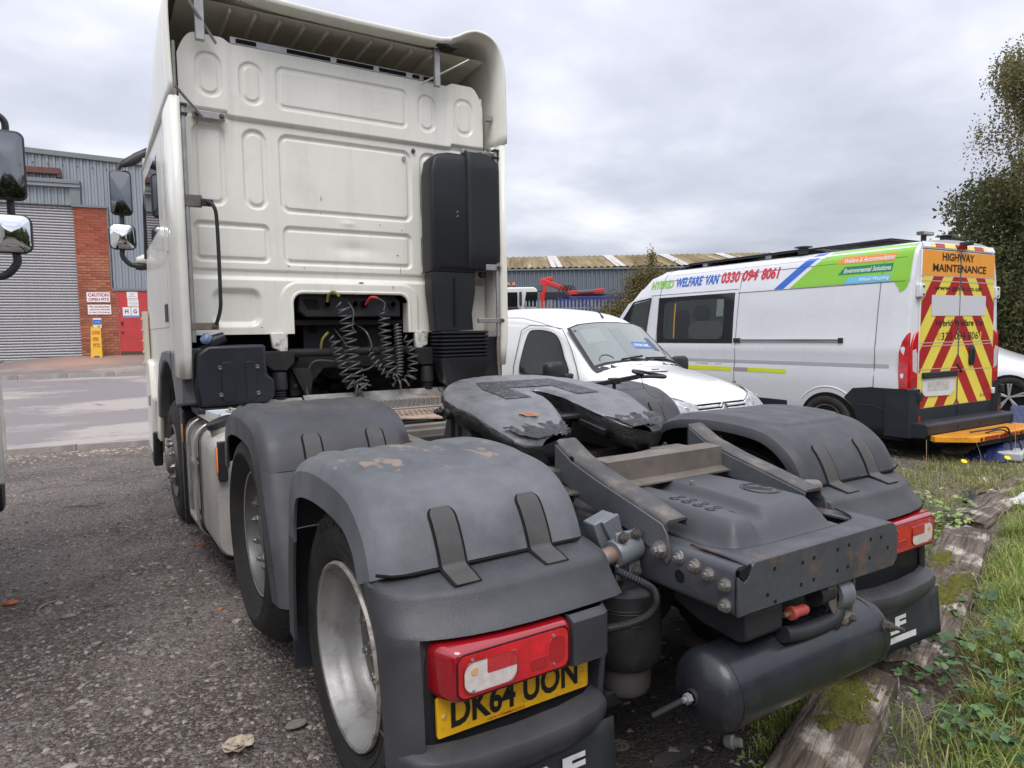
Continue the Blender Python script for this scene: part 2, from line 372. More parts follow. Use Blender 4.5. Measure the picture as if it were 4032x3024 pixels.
# cross tube, dark beam and bolted casting behind the opening
MB().cyl((-.52, 4.2, 1.40), (.52, 4.2, 1.40), .034, 16).build('anti_roll_tube', black_d, T)
mb = MB(); mb.prism([(-.42, 1.42), (.42, 1.42), (.42, 1.30), (.30, 1.27), (-.22, 1.27), (-.34, 1.13), (-.44, 1.05), (-.5, 1.05), (-.5, 1.26), (-.42, 1.33)], 'y', 4.28, 4.36)
mb.build('rear_cab_crossbeam', pbr('grimy_casting', (0.035, 0.034, 0.034), 0.6, var=0.3, vs=8, dirt=((0.09, 0.085, 0.08), 0.3, 7, 0.3), bump=.001, bs=80), T, bevel=0.012)
bolt_me = MB().hexnut((0, 0, 0), (0, -1, 0), 0.014, 0.018).mesh('bolt')
bolt_me.materials.append(bolt_d)
for bx, bz in ((-.46, 1.24), (-.415, 1.24), (-.46, 1.14), (-.415, 1.14)): inst(bolt_me, 'bolt', (bx, 4.27, bz), parent=T)
mb = MB(); mb.prism([(-.40, 1.05), (-.50, 1.28), (-.36, 1.28), (-.33, 1.22), (-.36, 1.05)], 'y', 4.20, 4.27); mb.build('bolted_bracket', black_d, T, bevel=0.006)
# dark backing plate with round hole under the coupling panel
mb = MB(); P = rrect(-.34, .36, 1.22, 1.66, .05); mb.prism(P, 'y', 4.42, 4.44); mb.build('backing_plate', black_d, T)
mb = MB(); mb.prism(rrect(-.06, .20, 1.36, 1.56, .02), 'y', 4.405, 4.418); mb.build('plate_window', pbr('pitch_black', (0.002, 0.002, 0.002), 0.9), T)
mb = MB(); mb.cyl((-.26, 4.418, 1.585), (-.26, 4.41, 1.585), .032, 18); mb.build('round_hole', MATS['pitch_black'], T)
MB().box(-.275, -.25, 4.412, 4.418, 1.645, 1.66).build('white_tag', white, T)
# coupling panel with sockets
mb = MB(); mb.prism([(-.42, 1.86), (.40, 1.86), (.44, 1.82), (.44, 1.68), (-.36, 1.68), (-.42, 1.73)], 'y', 4.24, 4.36); mb.build('coupling_panel', black_p, T, bevel=0.012)
MB().prism([(-.385, 1.82), (-.27, 1.82), (-.25, 1.745), (-.35, 1.745)], 'y', 4.232, 4.239).build('panel_slot', MATS['pitch_black'], T)
MB().box(-.08, .11, 4.26, 4.34, 1.865, 1.90).build('panel_top_catch', white, T, bevel=.006)
for x in (-.20, .03, .11, .36):
    mb = MB(); mb.lathe([(0, .0), (.026, 0), (.03, .012), (.03, .03), (.024, .035)], (x, 4.24, 1.785), (0, -1, 0), 18); mb.build('coupling_socket', black_p if x != .11 else MATS['pitch_black'], T)
# ---------------------------------------------------------------- suzi coils
coil_m = pbr('coil_hose_plastic', (0.075, 0.076, 0.080), 0.36, var=0.15, vs=30, spec=0.6)
def coil(path, R, pitch, r=0.0070, name='coiled_air_hose', m=coil_m):
    P = smoothpath(path, 12); L = [0]
    for a, b in zip(P, P[1:]): L.append(L[-1]+(b-a).length)
    N = max(16, int(L[-1]/pitch*14)); pts = []; side = None; k = 0
    for i in range(N+1):
        s = L[-1]*i/N
        while k < len(L)-2 and L[k+1] < s: k += 1
        t = (s-L[k])/max(1e-9, L[k+1]-L[k]); c = P[k].lerp(P[k+1], t); d = (P[min(k+2, len(P)-1)]-P[max(k-1, 0)]).normalized()
        if side is None: side = d.cross(Vector((0, 1, 0))).normalized()
        side = (side-d*side.dot(d)).normalized(); w = d.cross(side); a = 2*math.pi*s/pitch
        e_ = min(1, s/(pitch*0.8), (L[-1]-s)/(pitch*0.8)); RR = R*(0.15+0.85*max(0, e_))*(1+0.10*math.sin(a*.37))
        pts.append(c+(side*math.cos(a)+w*math.sin(a))*RR)
    return MB().tube(pts, r, 6).build(name, m, T, smooth=60)
coil([(-.13, 4.13, 1.79), (-.10, 4.10, 1.70), (-.07, 4.08, 1.5), (-.06, 4.06, 1.33), (-.03, 4.05, 1.20), (0.0, 4.04, 1.10), (.03, 4.05, 1.15), (.04, 4.07, 1.2)], .056, .062)
coil([(-.20, 4.12, 1.53), (-.17, 4.09, 1.42), (-.13, 4.07, 1.27), (-.09, 4.05, 1.15), (-.03, 4.04, 1.10), (.03, 4.06, 1.17), (.03, 4.08, 1.21)], .044, .056)
coil([(.235, 4.12, 1.72), (.235, 4.09, 1.5), (.25, 4.07, 1.3), (.28, 4.06, 1.19)], .046, .052)
coil([(.28, 4.06, 1.17), (.33, 4.06, 1.20), (.345, 4.07, 1.3), (.345, 4.08, 1.42), (.345, 4.1, 1.62)], .028, .026)
coil([(.42, 4.12, 1.52), (.46, 4.08, 1.42), (.46, 4.06, 1.27), (.43, 4.05, 1.17), (.35, 4.05, 1.12), (.27, 4.06, 1.13)], .042, .060)
coil([(.13, 4.2, 1.40), (.15, 4.12, 1.32), (.20, 4.08, 1.24), (.25, 4.07, 1.18)], .028, .042)
coil([(-.03, 4.05, 1.10), (-.01, 4.05, 1.03), (-.005, 4.04, .995)], .028, .018, .007)
yel = pbr('yellow_strain_relief', (0.30, 0.26, 0.06), 0.5, dirt=((.05, .05, .04), .5, 30, .2)); redt = pbr('red_strain_relief', (0.45, 0.03, 0.03), 0.5)
MB().tube(smoothpath([(-.205, 4.19, 1.80), (-.20, 4.15, 1.86), (-.165, 4.13, 1.875), (-.13, 4.12, 1.84)], 6), .011, 8).build('yellow_hose_end', yel, T)
MB().tube(smoothpath([(-.27, 4.2, 1.40), (-.27, 4.14, 1.50), (-.225, 4.12, 1.56)], 6), .010, 8).build('yellow_hose_end', yel, T)
MB().tube(smoothpath([(.115, 4.2, 1.78), (.14, 4.14, 1.835), (.19, 4.12, 1.83)], 6), .011, 8).build('red_hose_end', redt, T)
MB().tube(smoothpath([(.19, 4.12, 1.83), (.25, 4.12, 1.79), (.24, 4.12, 1.73)], 6), .0075, 8).build('air_hose', coil_m, T)
MB().tube(smoothpath([(.08, 4.36, 1.62), (.11, 4.2, 1.56), (.14, 4.16, 1.45), (.12, 4.16, 1.40)], 6), .0075, 8).build('cable', coil_m, T)
for pts in ([(-.03, 4.2, 1.8), (-.01, 4.14, 1.72), (-.03, 4.12, 1.6), (.0, 4.12, 1.55)], [(-.1, 4.4, 1.6), (-.09, 4.2, 1.5), (-.06, 4.14, 1.42)], [(-.38, 4.22, 1.24), (-.33, 4.18, 1.33), (-.2, 4.16, 1.33), (-.1, 4.12, 1.30)], [(-.38, 4.22, 1.24), (-.39, 4.2, 1.1), (-.38, 4.15, 1.0)], [(.0, 4.1, 1.24), (.1, 4.12, 1.26), (.2, 4.14, 1.32)]):
    MB().tube(smoothpath(pts, 6), .0065, 6).build('cable', coil_m, T)
# dim engine bay clutter
mb = MB()
for i in range(26):
    x = random.uniform(-.4, .42); z = random.uniform(1.0, 1.3); y = random.uniform(4.45, 4.62); s = random.uniform(.02, .06)
    mb.box(x-s, x+s, y, y+.05, z-s*.6, z+s*.6)
for i in range(10):
    x = random.uniform(-1.1, 1.1); z = random.uniform(1.1, 1.5); mb.tube(smoothpath([(x, 4.5, z), (x+.15, 4.45, z-.08), (x+.3, 4.5, z+.05)], 5), .012, 6)
mb.build('engine_bay_pipes', black_d, T)['kind'] = 'stuff'
# ---------------------------------------------------------------- roof, deflectors
cx_ = [(1.30, 3.145), (1.305, 3.45), (1.305, 3.70), (1.288, 3.86), (1.24, 3.97), (1.15, 4.03), (1.03, 4.04), (.93, 4.005), (.83, 3.95), (.70, 3.915), (.4, 3.905), (0, 3.90)]
half = [(p.x, p.y) for p in smoothpath([(a, b, 0) for a, b in cx_], 3)]
full = [(-a, b) for a, b in half]+[(a, b) for a, b in half[::-1][1:]]
def rsec(y, dz, kx, zl):
    R = []
    for a, b in full:
        f = (b-3.145)/(4.0-3.145); R.append((a*(1-(1-kx)*max(0, f)), y+0.03*max(0, f), max(zl, b+dz*max(0, f)) if True else b))
    return R
rings = [rsec(3.86, 0, 1, 3.145), rsec(4.1, -.005, 1, 3.145), rsec(4.4, -.02, .995, 3.145), rsec(4.9, -.08, .985, 3.14), rsec(5.4, -.22, .96, 3.10), rsec(5.8, -.42, .93, 3.06), rsec(6.1, -.66, .89, 3.02), rsec(6.3, -.9, .85, 3.0)]
MB().loft(rings, close=False, cap=False).build('roof_spoiler', white, T, smooth=50, solid=0.022)
# rolled rear lip of the spoiler and soffit with ribs
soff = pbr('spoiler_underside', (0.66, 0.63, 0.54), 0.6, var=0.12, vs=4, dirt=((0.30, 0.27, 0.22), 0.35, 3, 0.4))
hi = [(a, b) for a, b in full if abs(a) < .80]
mb = MB(); mb.loft([[(a, 3.863, b-.016) for a, b in hi], [(a, 3.875, b-.036) for a, b in hi], [(a, 3.97, b-.050) for a, b in hi], [(a, 4.04, b-.025) for a, b in hi]], close=False, cap=False); mb.build('spoiler_rear_lip', white, T, smooth=50, solid=0.008)
for i in range(10): MB().bar((-.86+i*.175, 4.08, 3.855), (-.86+i*.175, 5.0, 3.79), .018, .05).build('soffit_rib', soff, T, bevel=.006)
MB().grid(lambda u, v: (-1.2+2.4*u, 4.05+1.4*v, 3.865-.30*v*v), 12, 8).build('spoiler_soffit', soff, T)
MB().grid(lambda u, v: (-1.2+2.4*u, 4.16+1.6*v, 3.58-.02*v), 4, 4).build('cab_roof_top', soff, T)
MB().box(-1.2, 1.2, 5.3, 5.34, 3.2, 3.9).build('roof_front_bulkhead', soff, T)
# vent strip on top of the wall
mb = MB(); mb.box(-.86, .80, 4.135, 4.155, 3.635, 3.685)
vent = mb.build('vent_strip', galv, T, bevel=.003)
for a, b in ((-.82, -.68), (-.46, -.13), (-.08, .22), (.27, .50), (.56, .62), (.66, .76)): MB().box(a, b, 4.128, 4.134, 3.647, 3.674).build('vent_slot', MATS['pitch_black'], vent)
# posts and struts
for s in (-1, 1):
    MB().box(s*.74, s*.69, 3.98, 4.02, 3.56, 3.88).build('roof_post', galv, T, bevel=.004) if s > 0 else MB().box(-1.11, -1.05, 3.98, 4.02, 3.56, 3.95).build('roof_post', galv, T, bevel=.004)
MB().tube([(.98, 3.93, 3.80), (.60, 4.05, 3.58)], .008, 8).build('stay_rod', galv, T)
MB().tube([(-1.16, 3.93, 3.80), (-.97, 4.05, 3.58)], .010, 8).build('stay_rod', galv, T)
MB().tube([(-1.26, 3.93, 3.21), (-1.05, 4.12, 3.06)], .010, 8).build('stay_rod', galv, T)
MB().box(.68, .86, 3.9, 4.02, 3.86, 3.875).build('post_foot', black_p, T)
# lower side deflectors (both sides) with hinge tubes and brackets
for s in (-1, 1):
    def dx(z): return 1.30+0.0*z
    sec = []
    for z, yb in ((1.25, 3.93), (1.40, 3.90), (1.50, 3.88), (2.2, 3.88), (3.13, 3.875)):
        sec.append([(s*1.24, yb+.10, z), (s*1.245, yb+.02, z), (s*1.262, yb, z), (s*1.29, yb, z), (s*1.302, yb+.02, z), (s*1.302, 4.25, z), (s*1.295, 4.42, z)])
    sec = sec if s < 0 else sec
    MB().loft(sec, close=False, cap=False).build('side_deflector', white, T, smooth=50, solid=0.004 if s < 0 else 0.004)
    MB().tube([(s*1.222, 3.93, 1.50), (s*1.222, 3.93, 3.10)], .016, 12).build('hinge_tube', galv, T)
    for z in (3.03, 3.09): MB().box(s*1.25, s*1.195, 3.90, 3.96, z-.006, z+.006).build('tube_collar', black_p, T)
    # cab side corner between deflector and door
    MB().box(s*1.215, s*1.24, 4.17, 4.40, 1.55, 3.60).build('cab_corner', white, T, bevel=.02)
# upper left bracket, handle rail
def bracket(x0, x1, y, z0, z1, m=dusty): return MB().box(x0, x1, y-.02, y+.02, z0, z1).build('bracket', m, T, bevel=.004)
bracket(-1.135, -.92, 4.12, 3.075, 3.125, galv)
for x in (-1.11, -.945): inst(bolt_me, 'bolt', (x, 4.10, 3.10), parent=T)
bracket(-1.24, -1.13, 3.93, 2.42, 2.50); bracket(-1.14, -1.06, 3.92, 2.43, 2.475, black_p)
bracket(-1.24, -1.06, 3.93, 1.585, 1.635, dusty)
inst(bolt_me, 'bolt', (-1.09, 3.905, 2.455), parent=T); inst(bolt_me, 'bolt', (-1.09, 3.905, 1.61), parent=T)
MB().tube(smoothpath([(-1.10, 3.90, 2.46), (-1.065, 3.86, 2.42), (-1.05, 3.86, 2.3), (-1.05, 3.86, 1.85), (-1.055, 3.87, 1.72), (-1.08, 3.90, 1.62)], 6), .013, 10).build('grab_rail', black_p, T)
bracket(.93, 1.24, 4.0, 3.035, 3.085, galv); bracket(1.24, 1.29, 3.92, 3.05, 3.09, galv)
bracket(1.10, 1.27, 3.93, 2.07, 2.12, galv); bracket(1.02, 1.27, 3.93, 1.62, 1.66, galv)
for x, z in ((.96, 3.06), (1.10, 3.06), (1.22, 2.095), (1.25, 1.64)): inst(bolt_me, 'bolt', (x, 3.90 if x > 1.15 else 3.978, z), parent=T)
for z in (3.4, 3.15): MB().box(1.22, 1.27, 4.05, 4.10, z-.02, z+.02).build('clip', galv, T)
MB().tube(smoothpath([(1.222, 3.93, 1.5), (1.215, 3.93, 1.42), (1.235, 3.95, 1.2), (1.25, 3.95, 1.0)], 5), .013, 8).build('drain_pipe', pbr('dusty_pipe', (.2, .18, .15), .6), T)
inst(bolt_me, 'bolt', (.56, 4.16, 3.06), parent=T)
MB().cyl((.475, 4.165, 2.99), (.475, 4.155, 2.99), .017, 18).build('grommet', galv, T)
# right-hand lower cab corner panel (dark)
MB().prism([(1.04, 1.50), (1.26, 1.50), (1.30, 1.30), (1.30, 1.0), (1.06, 1.0)], 'y', 4.0, 4.15).build('rear_corner_guard', black_p, T, bevel=.015)
# ---------------------------------------------------------------- cab sides
def side_poly(s):
    P = [(4.02, 1.44), (4.70, 1.40), (5.0, 1.42), (5.35, 1.41), (5.65, 1.30), (5.88, 1.06), (5.98, .75), (6.05, .55), (6.55, .55), (6.60, .95), (6.58, 1.5), (6.52, 2.2), (6.40, 2.8), (6.25, 3.15), (4.02, 3.15)]
    return MB().prism(P, 'x', s*1.285, s*1.245)
for s in (-1, 1):
    w_ = side_poly(s).build('cab_side', white, T, bevel=.012, clean=True)
    # horizontal & vertical shut lines as recessed dark strips, door skin proud
    MB().prism([(4.72, 1.62), (6.42, 1.62), (6.40, 2.35), (6.28, 3.02), (5.95, 3.08), (4.72, 3.05)], 'x', s*1.2855, s*1.2895).build('cab_door', white, w_, bevel=.002, clean=True)
    MB().prism([(5.05, 2.42), (6.30, 2.38), (6.22, 2.75), (6.05, 3.0), (5.05, 3.0)], 'x', s*1.290, s*1.293).build('door_window', glass_d, w_, clean=True)
    MB().prism([(4.15, 2.25), (4.62, 2.18), (4.62, 3.0), (4.15, 3.0)], 'x', s*1.286, s*1.289).build('locker_panel', white, w_, bevel=.0015, clean=True)
    MB().prism([(4.74, 1.66), (4.95, 1.66), (4.95, 1.80), (4.74, 1.80)], 'x', s*1.290, s*1.294).build('door_handle', black_p, w_)
    # windscreen pillar trim (black)
    MB().tube([(s*1.290, 6.35, 2.30), (s*1.285, 6.28, 2.8), (s*1.25, 6.12, 3.10)], .022, 8).build('window_seal', black_p, w_)
# front closing surface of the cab
MB().grid(lambda u, v: (-1.285+2.57*u, 6.62+.18*math.sin(math.pi*u)-.42*max(0, v-.45)**1.3*1.7, .5+2.75*v), 10, 10).build('cab_front', white, T, smooth=60)
MB().box(-1.24, 1.24, 4.3, 6.2, 2.98, 3.06).build('cab_ceiling', black_d, T)
# bumper corner with side marker
for s in (-1, 1):
    MB().prism([(6.25, 1.30), (6.62, 1.35), (6.72, .95), (6.70, .42), (6.35, .38), (6.28, .7), (6.14, .95)], 'x', s*1.33, s*1.22).build('bumper_corner', white, T, bevel=.03, clean=True)
    MB().prism([(6.28, .62), (6.55, .62), (6.5, .30), (6.36, .26)], 'x', s*1.325, s*1.24).build('bumper_lower', black_p, T, bevel=.02, clean=True)
MB().box(-1.345, -1.331, 6.26, 6.34, .88, .98).build('side_marker', pbr('grey_marker', (.35, .3, .25), .4), T)
mb = MB()
for k in range(5): mb.box(-1.352, -1.30, 6.50, 6.62, 1.28+k*.11, 1.30+k*.11)
mb.box(-1.34, -1.30, 6.46, 6.64, 1.22, 1.80).build('corner_air_deflector', pbr('cream_plastic', (.6, .56, .45), .5), T)
# front wheel arch guard (grey plastic, faceted) behind/over the front wheel
def arc_sheet(cy, cz, r, a0, a1, x0, x1, n=18, rr=None):
    return [[(x0, cy+r*math.cos(rad(a0+(a1-a0)*k/n)), cz+r*math.sin(rad(a0+(a1-a0)*k/n))) for k in range(n+1)], [(x1, cy+r*math.cos(rad(a0+(a1-a0)*k/n)), cz+r*math.sin(rad(a0+(a1-a0)*k/n))) for k in range(n+1)]]
arch_m = pbr('arch_guard_plastic', (0.15, 0.15, 0.16), 0.5, var=.15, vs=5, dirt=((.24, .22, .2), .25, 4, .3), bump=.0006, bs=200)
for s in (-1, 1):
    P = [(4.02, 1.06), (4.45, 1.02), (4.50, 1.10), (4.62, 1.24), (4.82, 1.32), (5.05, 1.345), (5.3, 1.32), (5.55, 1.20), (5.72, 1.02), (5.82, .8), (5.92, .8), (5.87, 1.06), (5.64, 1.31), (5.35, 1.42), (5.0, 1.435), (4.45, 1.43), (4.02, 1.46)]
    MB().prism(P, 'x', s*1.30, s*1.10).build('front_arch_guard', arch_m, T, bevel=.018, clean=True)
    MB().prism([(4.63, 1.44), (4.645, 1.44), (4.645, 1.0), (4.63, 1.0)], 'x', s*1.301, s*1.303).build('guard_joint', black_d, T)
    # inner liner
    MB().loft([[(s*1.22, 5.1+.66*math.cos(rad(a)), .62+.70*math.sin(rad(a))) for a in range(-10, 191, 10)], [(s*.75, 5.1+.66*math.cos(rad(a)), .62+.70*math.sin(rad(a))) for a in range(-10, 191, 10)]], close=False, cap=False).build('wheel_liner', black_d, T, solid=.01)
    # mudflap + step tread carrier behind the front wheel
    MB().prism([(4.50, 1.0), (4.40, 1.03), (4.33, .98), (4.40, .55), (4.42, .12), (4.47, .12), (4.50, .55)], 'x', s*1.275, s*.80).build('front_mudflap', black_p, T, bevel=.01, clean=True)
# washer tank box (dark blue-black) behind the cab, left
box_m = pbr('box_plastic', (0.016, 0.019, 0.026), 0.42, var=.2, vs=5, bump=.0006, bs=200, dirt=((.05, .05, .055), .25, 4, .3))
bx = MB().prism([(-1.21, 1.05), (-1.23, 1.2), (-1.21, 1.42), (-1.14, 1.475), (-.755, 1.475), (-.75, 1.26), (-.70, 1.22), (-.70, 1.10), (-.76, 1.05)], 'y', 3.90, 4.30).build('side_storage_box', box_m, T, bevel=.02, clean=True)
for x, z in ((-1.07, 1.32), (-.82, 1.32), (-1.07, 1.13), (-.82, 1.13)):
    MB().lathe([(0, 0), (.012, 0), (.016, .006), (.012, .010), (0, .004)], (x, 3.90, z), (0, -1, 0), 16).build('screw', bolt_d, bx)
for x0, x1 in ((-1.06, -.98), (-.90, -.83)): MB().prism(rrect(x0, x1, 1.08, 1.36, .02, 2), 'y', 3.893, 3.9).build('moulded_rib', box_m, bx, bevel=.003)
MB().lathe([(.0, -.03), (.045, -.03), (.05, 0), (.035, .09), (.0, .09)], (-1.10, 3.95, 1.50), (.75, -.1, .35), 16).build('filler_neck', box_m, T)
MB().lathe([(.0, 0), (.038, 0), (.042, .03), (.030, .045), (0, .045)], (-1.13, 3.93, 1.515), (-.75, -.25, .45), 12).build('blue_filler_cap', pbr('faded_blue_cap', (.16, .24, .38), .5), T)
MB().box(-1.22, -.72, 3.92, 4.30, .98, 1.05).build('box_base', black_p, T, bevel=.02)
# ---------------------------------------------------------------- air intake stack (right)
ai = pbr('intake_plastic', (0.013, 0.0145, 0.018), 0.46, var=.15, vs=3, bump=.0007, bs=240, dirt=((.035, .035, .038), .2, 2.5, .35))
def rbox_lathe(secs, name, m, parent=T, smooth=50):
    """secs: (z, x0, x1, y0, y1, r) rounded-rect rings"""
    R = [[(p[0], p[1], z) for p in rrect(x0, x1, y0, y1, r, 4)] for z, x0, x1, y0, y1, r in secs]
    return MB().loft(R, close=True, cap=True).build(name, m, parent, smooth=smooth)
stack = rbox_lathe([(2.05, .60, 1.03, 3.95, 4.14, .03), (2.10, .60, 1.05, 3.93, 4.14, .03), (2.85, .605, 1.05, 3.93, 4.14, .03), (2.96, .63, 1.05, 3.935, 4.14, .03), (3.01, .68, 1.05, 3.945, 4.14, .03), (3.03, .76, 1.03, 3.96, 4.13, .03)], 'air_intake_stack', ai)
R = []
for t in np.linspace(0, 1, 15):
    z = 2.08+.97*t; e_ = min(1, (1-abs(2*t-1))*5.5); w = .10+.10*math.sqrt(max(0, 1-(1-e_)**2)); x1 = 1.06+w; R.append([(p[0], p[1], z) for p in rrect(.93, x1, 3.92-.02*e_, 4.12, .045, 4)])
MB().loft(R, cap=True).build('intake_bulge', ai, stack, smooth=50)
rbox_lathe([(1.56, .64, 1.00, 3.96, 4.13, .03), (1.70, .63, .99, 3.96, 4.13, .03), (1.88, .61, 1.02, 3.95, 4.13, .03), (2.045, .61, 1.02, 3.95, 4.13, .03)], 'intake_lower_duct', ai, stack)
MB().box(.80, .815, 3.942, 3.96, 1.60, 2.0).build('duct_groove', MATS['pitch_black'], stack)
MB().box(.68, .95, 3.925, 3.932, 2.085, 2.105).build('drain_slot', MATS['pitch_black'], stack)
MB().lathe([(0, .0), (.03, 0), (.035, .03), (.02, .05), (0, .05)], (1.11, 4.0, 2.06), (0, 0, -1), 12).build('bulge_peg', ai, stack)
for dz in (0, .035): MB().prism([(.83, 2.50+dz), (.845, 2.52+dz), (.85, 2.51+dz)], 'y', 3.924, 3.93).build('moulded_mark', galv, stack)
for k in range(7): rbox_lathe([(1.33+k*.032, .685, 1.105, 3.93, 4.16, .05), (1.342+k*.032, .66, 1.13, 3.91, 4.18, .05), (1.354+k*.032, .66, 1.13, 3.91, 4.18, .05), (1.362+k*.032, .685, 1.105, 3.93, 4.16, .05)], 'bellows_fold', ai, stack)
rbox_lathe([(1.06, .80, 1.0, 3.97, 4.14, .06), (1.12, .72, 1.08, 3.94, 4.16, .07), (1.26, .68, 1.12, 3.92, 4.18, .07), (1.30, .66, 1.14, 3.91, 4.18, .05), (1.33, .66, 1.14, 3.91, 4.18, .05)], 'intake_pot', ai, stack)
# ---------------------------------------------------------------- mirrors (left side)
mh = pbr('mirror_housing', (0.035, 0.036, 0.038), 0.45, bump=.0004, bs=300)
def mirror(cx, cy, cz, w, h, parent, nm, yaw=0.0, depth=.11, gl=mirror_g):
    R = []
    for dy, k in ((0.0, .93), (.012, 1.0), (depth*.55, .97), (depth*.85, .82), (depth, .5)):
        R.append([(p[0]*k, dy, p[1]*k) for p in rrect(-w/2, w/2, -h/2, h/2, min(w, h)*.24, 5)])
    c_, s_ = math.cos(yaw), math.sin(yaw)
    tr = lambda p: (cx+p[0]*c_-p[1]*s_, cy+p[0]*s_+p[1]*c_, cz+p[2])
    R = [[tr(p) for p in r] for r in R]
    ho = MB().loft(R, cap=True).build(nm, mh, parent, smooth=50)
    Pg = rrect(-w/2*.87, w/2*.87, -h/2*.92, h/2*.92, min(w, h)*.18, 5); bul = .004 if h > w*1.5 else .022; n_ = len(Pg)
    V = [tr((0, -.002-bul, 0))]; Fg = [(0, 1+i, 1+(i+1) % n_) for i in range(n_)]
    for k in range(1, 7): V += [tr((p[0]*k/6, -.002-bul*(1-(k/6)**2), p[1]*k/6)) for p in Pg]
    for k in range(5): Fg += [(1+k*n_+i, 1+(k+1)*n_+i, 1+(k+1)*n_+(i+1) % n_, 1+k*n_+(i+1) % n_) for i in range(n_)]
    mb = MB(); mb.add(V, Fg); mb.build('mirror_glass', gl, ho, smooth=80)
    return ho
def mirror_set(parent, x, y, z, sgn, k=1.0):
    """x,y,z: centre of the big glass; sgn -1: cab to the right (left-hand mirror)"""
    mirror(x, y, z, .19, .43, parent, 'main_mirror', yaw=.10*sgn, gl=mirror_t); mirror(x-.008, y, z-.42, .235, .245, parent, 'wide_angle_mirror', yaw=.12*sgn)
    MB().tube([(x, y+.05, z-.20), (x, y+.05, z-.31)], .022, 10).build('mirror_stem', mh, parent)
    MB().tube(smoothpath([(x+.01*sgn, y+.05, z-.53), (x+.012*sgn, y+.05, z-.60), (x-.05*sgn, y+.05, z-.675), (x-.14*sgn, y+.05, z-.69)], 6), .024, 10).build('mirror_arm', mh, parent)
mirror_set(T, -1.472, 6.45, 2.935, -1)
MB().tube(smoothpath([(-1.49, 6.5, 3.13), (-1.45, 6.5, 3.22), (-1.32, 6.45, 3.31), (-1.20, 6.4, 3.375)], 6), [.022]*19, 8).build('upper_mirror_arm', mh, T)
R = [[(-1.45+.26*t, 6.42+.05*math.cos(a), 3.19+.17*t+.060*math.sin(a)*math.sin(math.pi*min(1, t*.9+.1))) for a in np.linspace(0, 2*math.pi, 12, endpoint=False)] for t in np.linspace(0, 1, 9)]
MB().loft(R, cap=True).build('kerb_mirror', mh, T, smooth=60)
MB().lathe([(0, -.02), (.035, -.02), (.045, .03), (.035, .12), (0, .13)], (-1.36, 6.5, 2.245), (1, 0, .05), 12).build('mirror_arm_base', mh, T)
MB().loft([[(-1.37+.15*t, 6.47+.06*math.cos(a)*(.35+.65*t), 2.30+.07*math.sin(a)*(.4+.6*t)+.03*t) for a in np.linspace(0, 2*math.pi, 12, endpoint=False)] for t in (0, .25, .6, 1)], cap=True).build('mirror_arm_cover', white, T, smooth=60)

chip = pbr('paint_chip', (.10, .09, .08), .7)
for x, z, a, b in ((.40, 2.19, .008, .004), (.44, 2.40, .003, .006), (.25, 2.43, .005, .003), (.07, 1.955, .022, .004), (.34, 1.925, .006, .005), (-.38, 2.06, .004, .003), (-.50, 2.07, .006, .002), (.62, 2.05, .012, .004), (-.23, 2.6, .002, .02), (-.72, 1.60, .010, .003)):
    MB().prism([(x-a, z-b*.4), (x-a*.2, z-b), (x+a, z-b*.3), (x+a*.5, z+b), (x-a*.6, z+b*.7)], 'y', 4.1655-float(walld(np.array(x), np.array(z))), 4.172-float(walld(np.array(x), np.array(z)))).build('paint_chip', chip, T)
grime = pbr('rust_grime', (.42, .30, .18), .7)
for x, z in ((-.23, 2.50), (.42, 2.07), (-1.1, 3.07)): MB().box(x-.002, x+.002, 4.168-float(walld(np.array(x), np.array(z))), 4.173-float(walld(np.array(x), np.array(z))), z-.03, z+.015).build('rust_streak', grime, T)
# =================================================================== CHASSIS
from mathutils import noise as mn
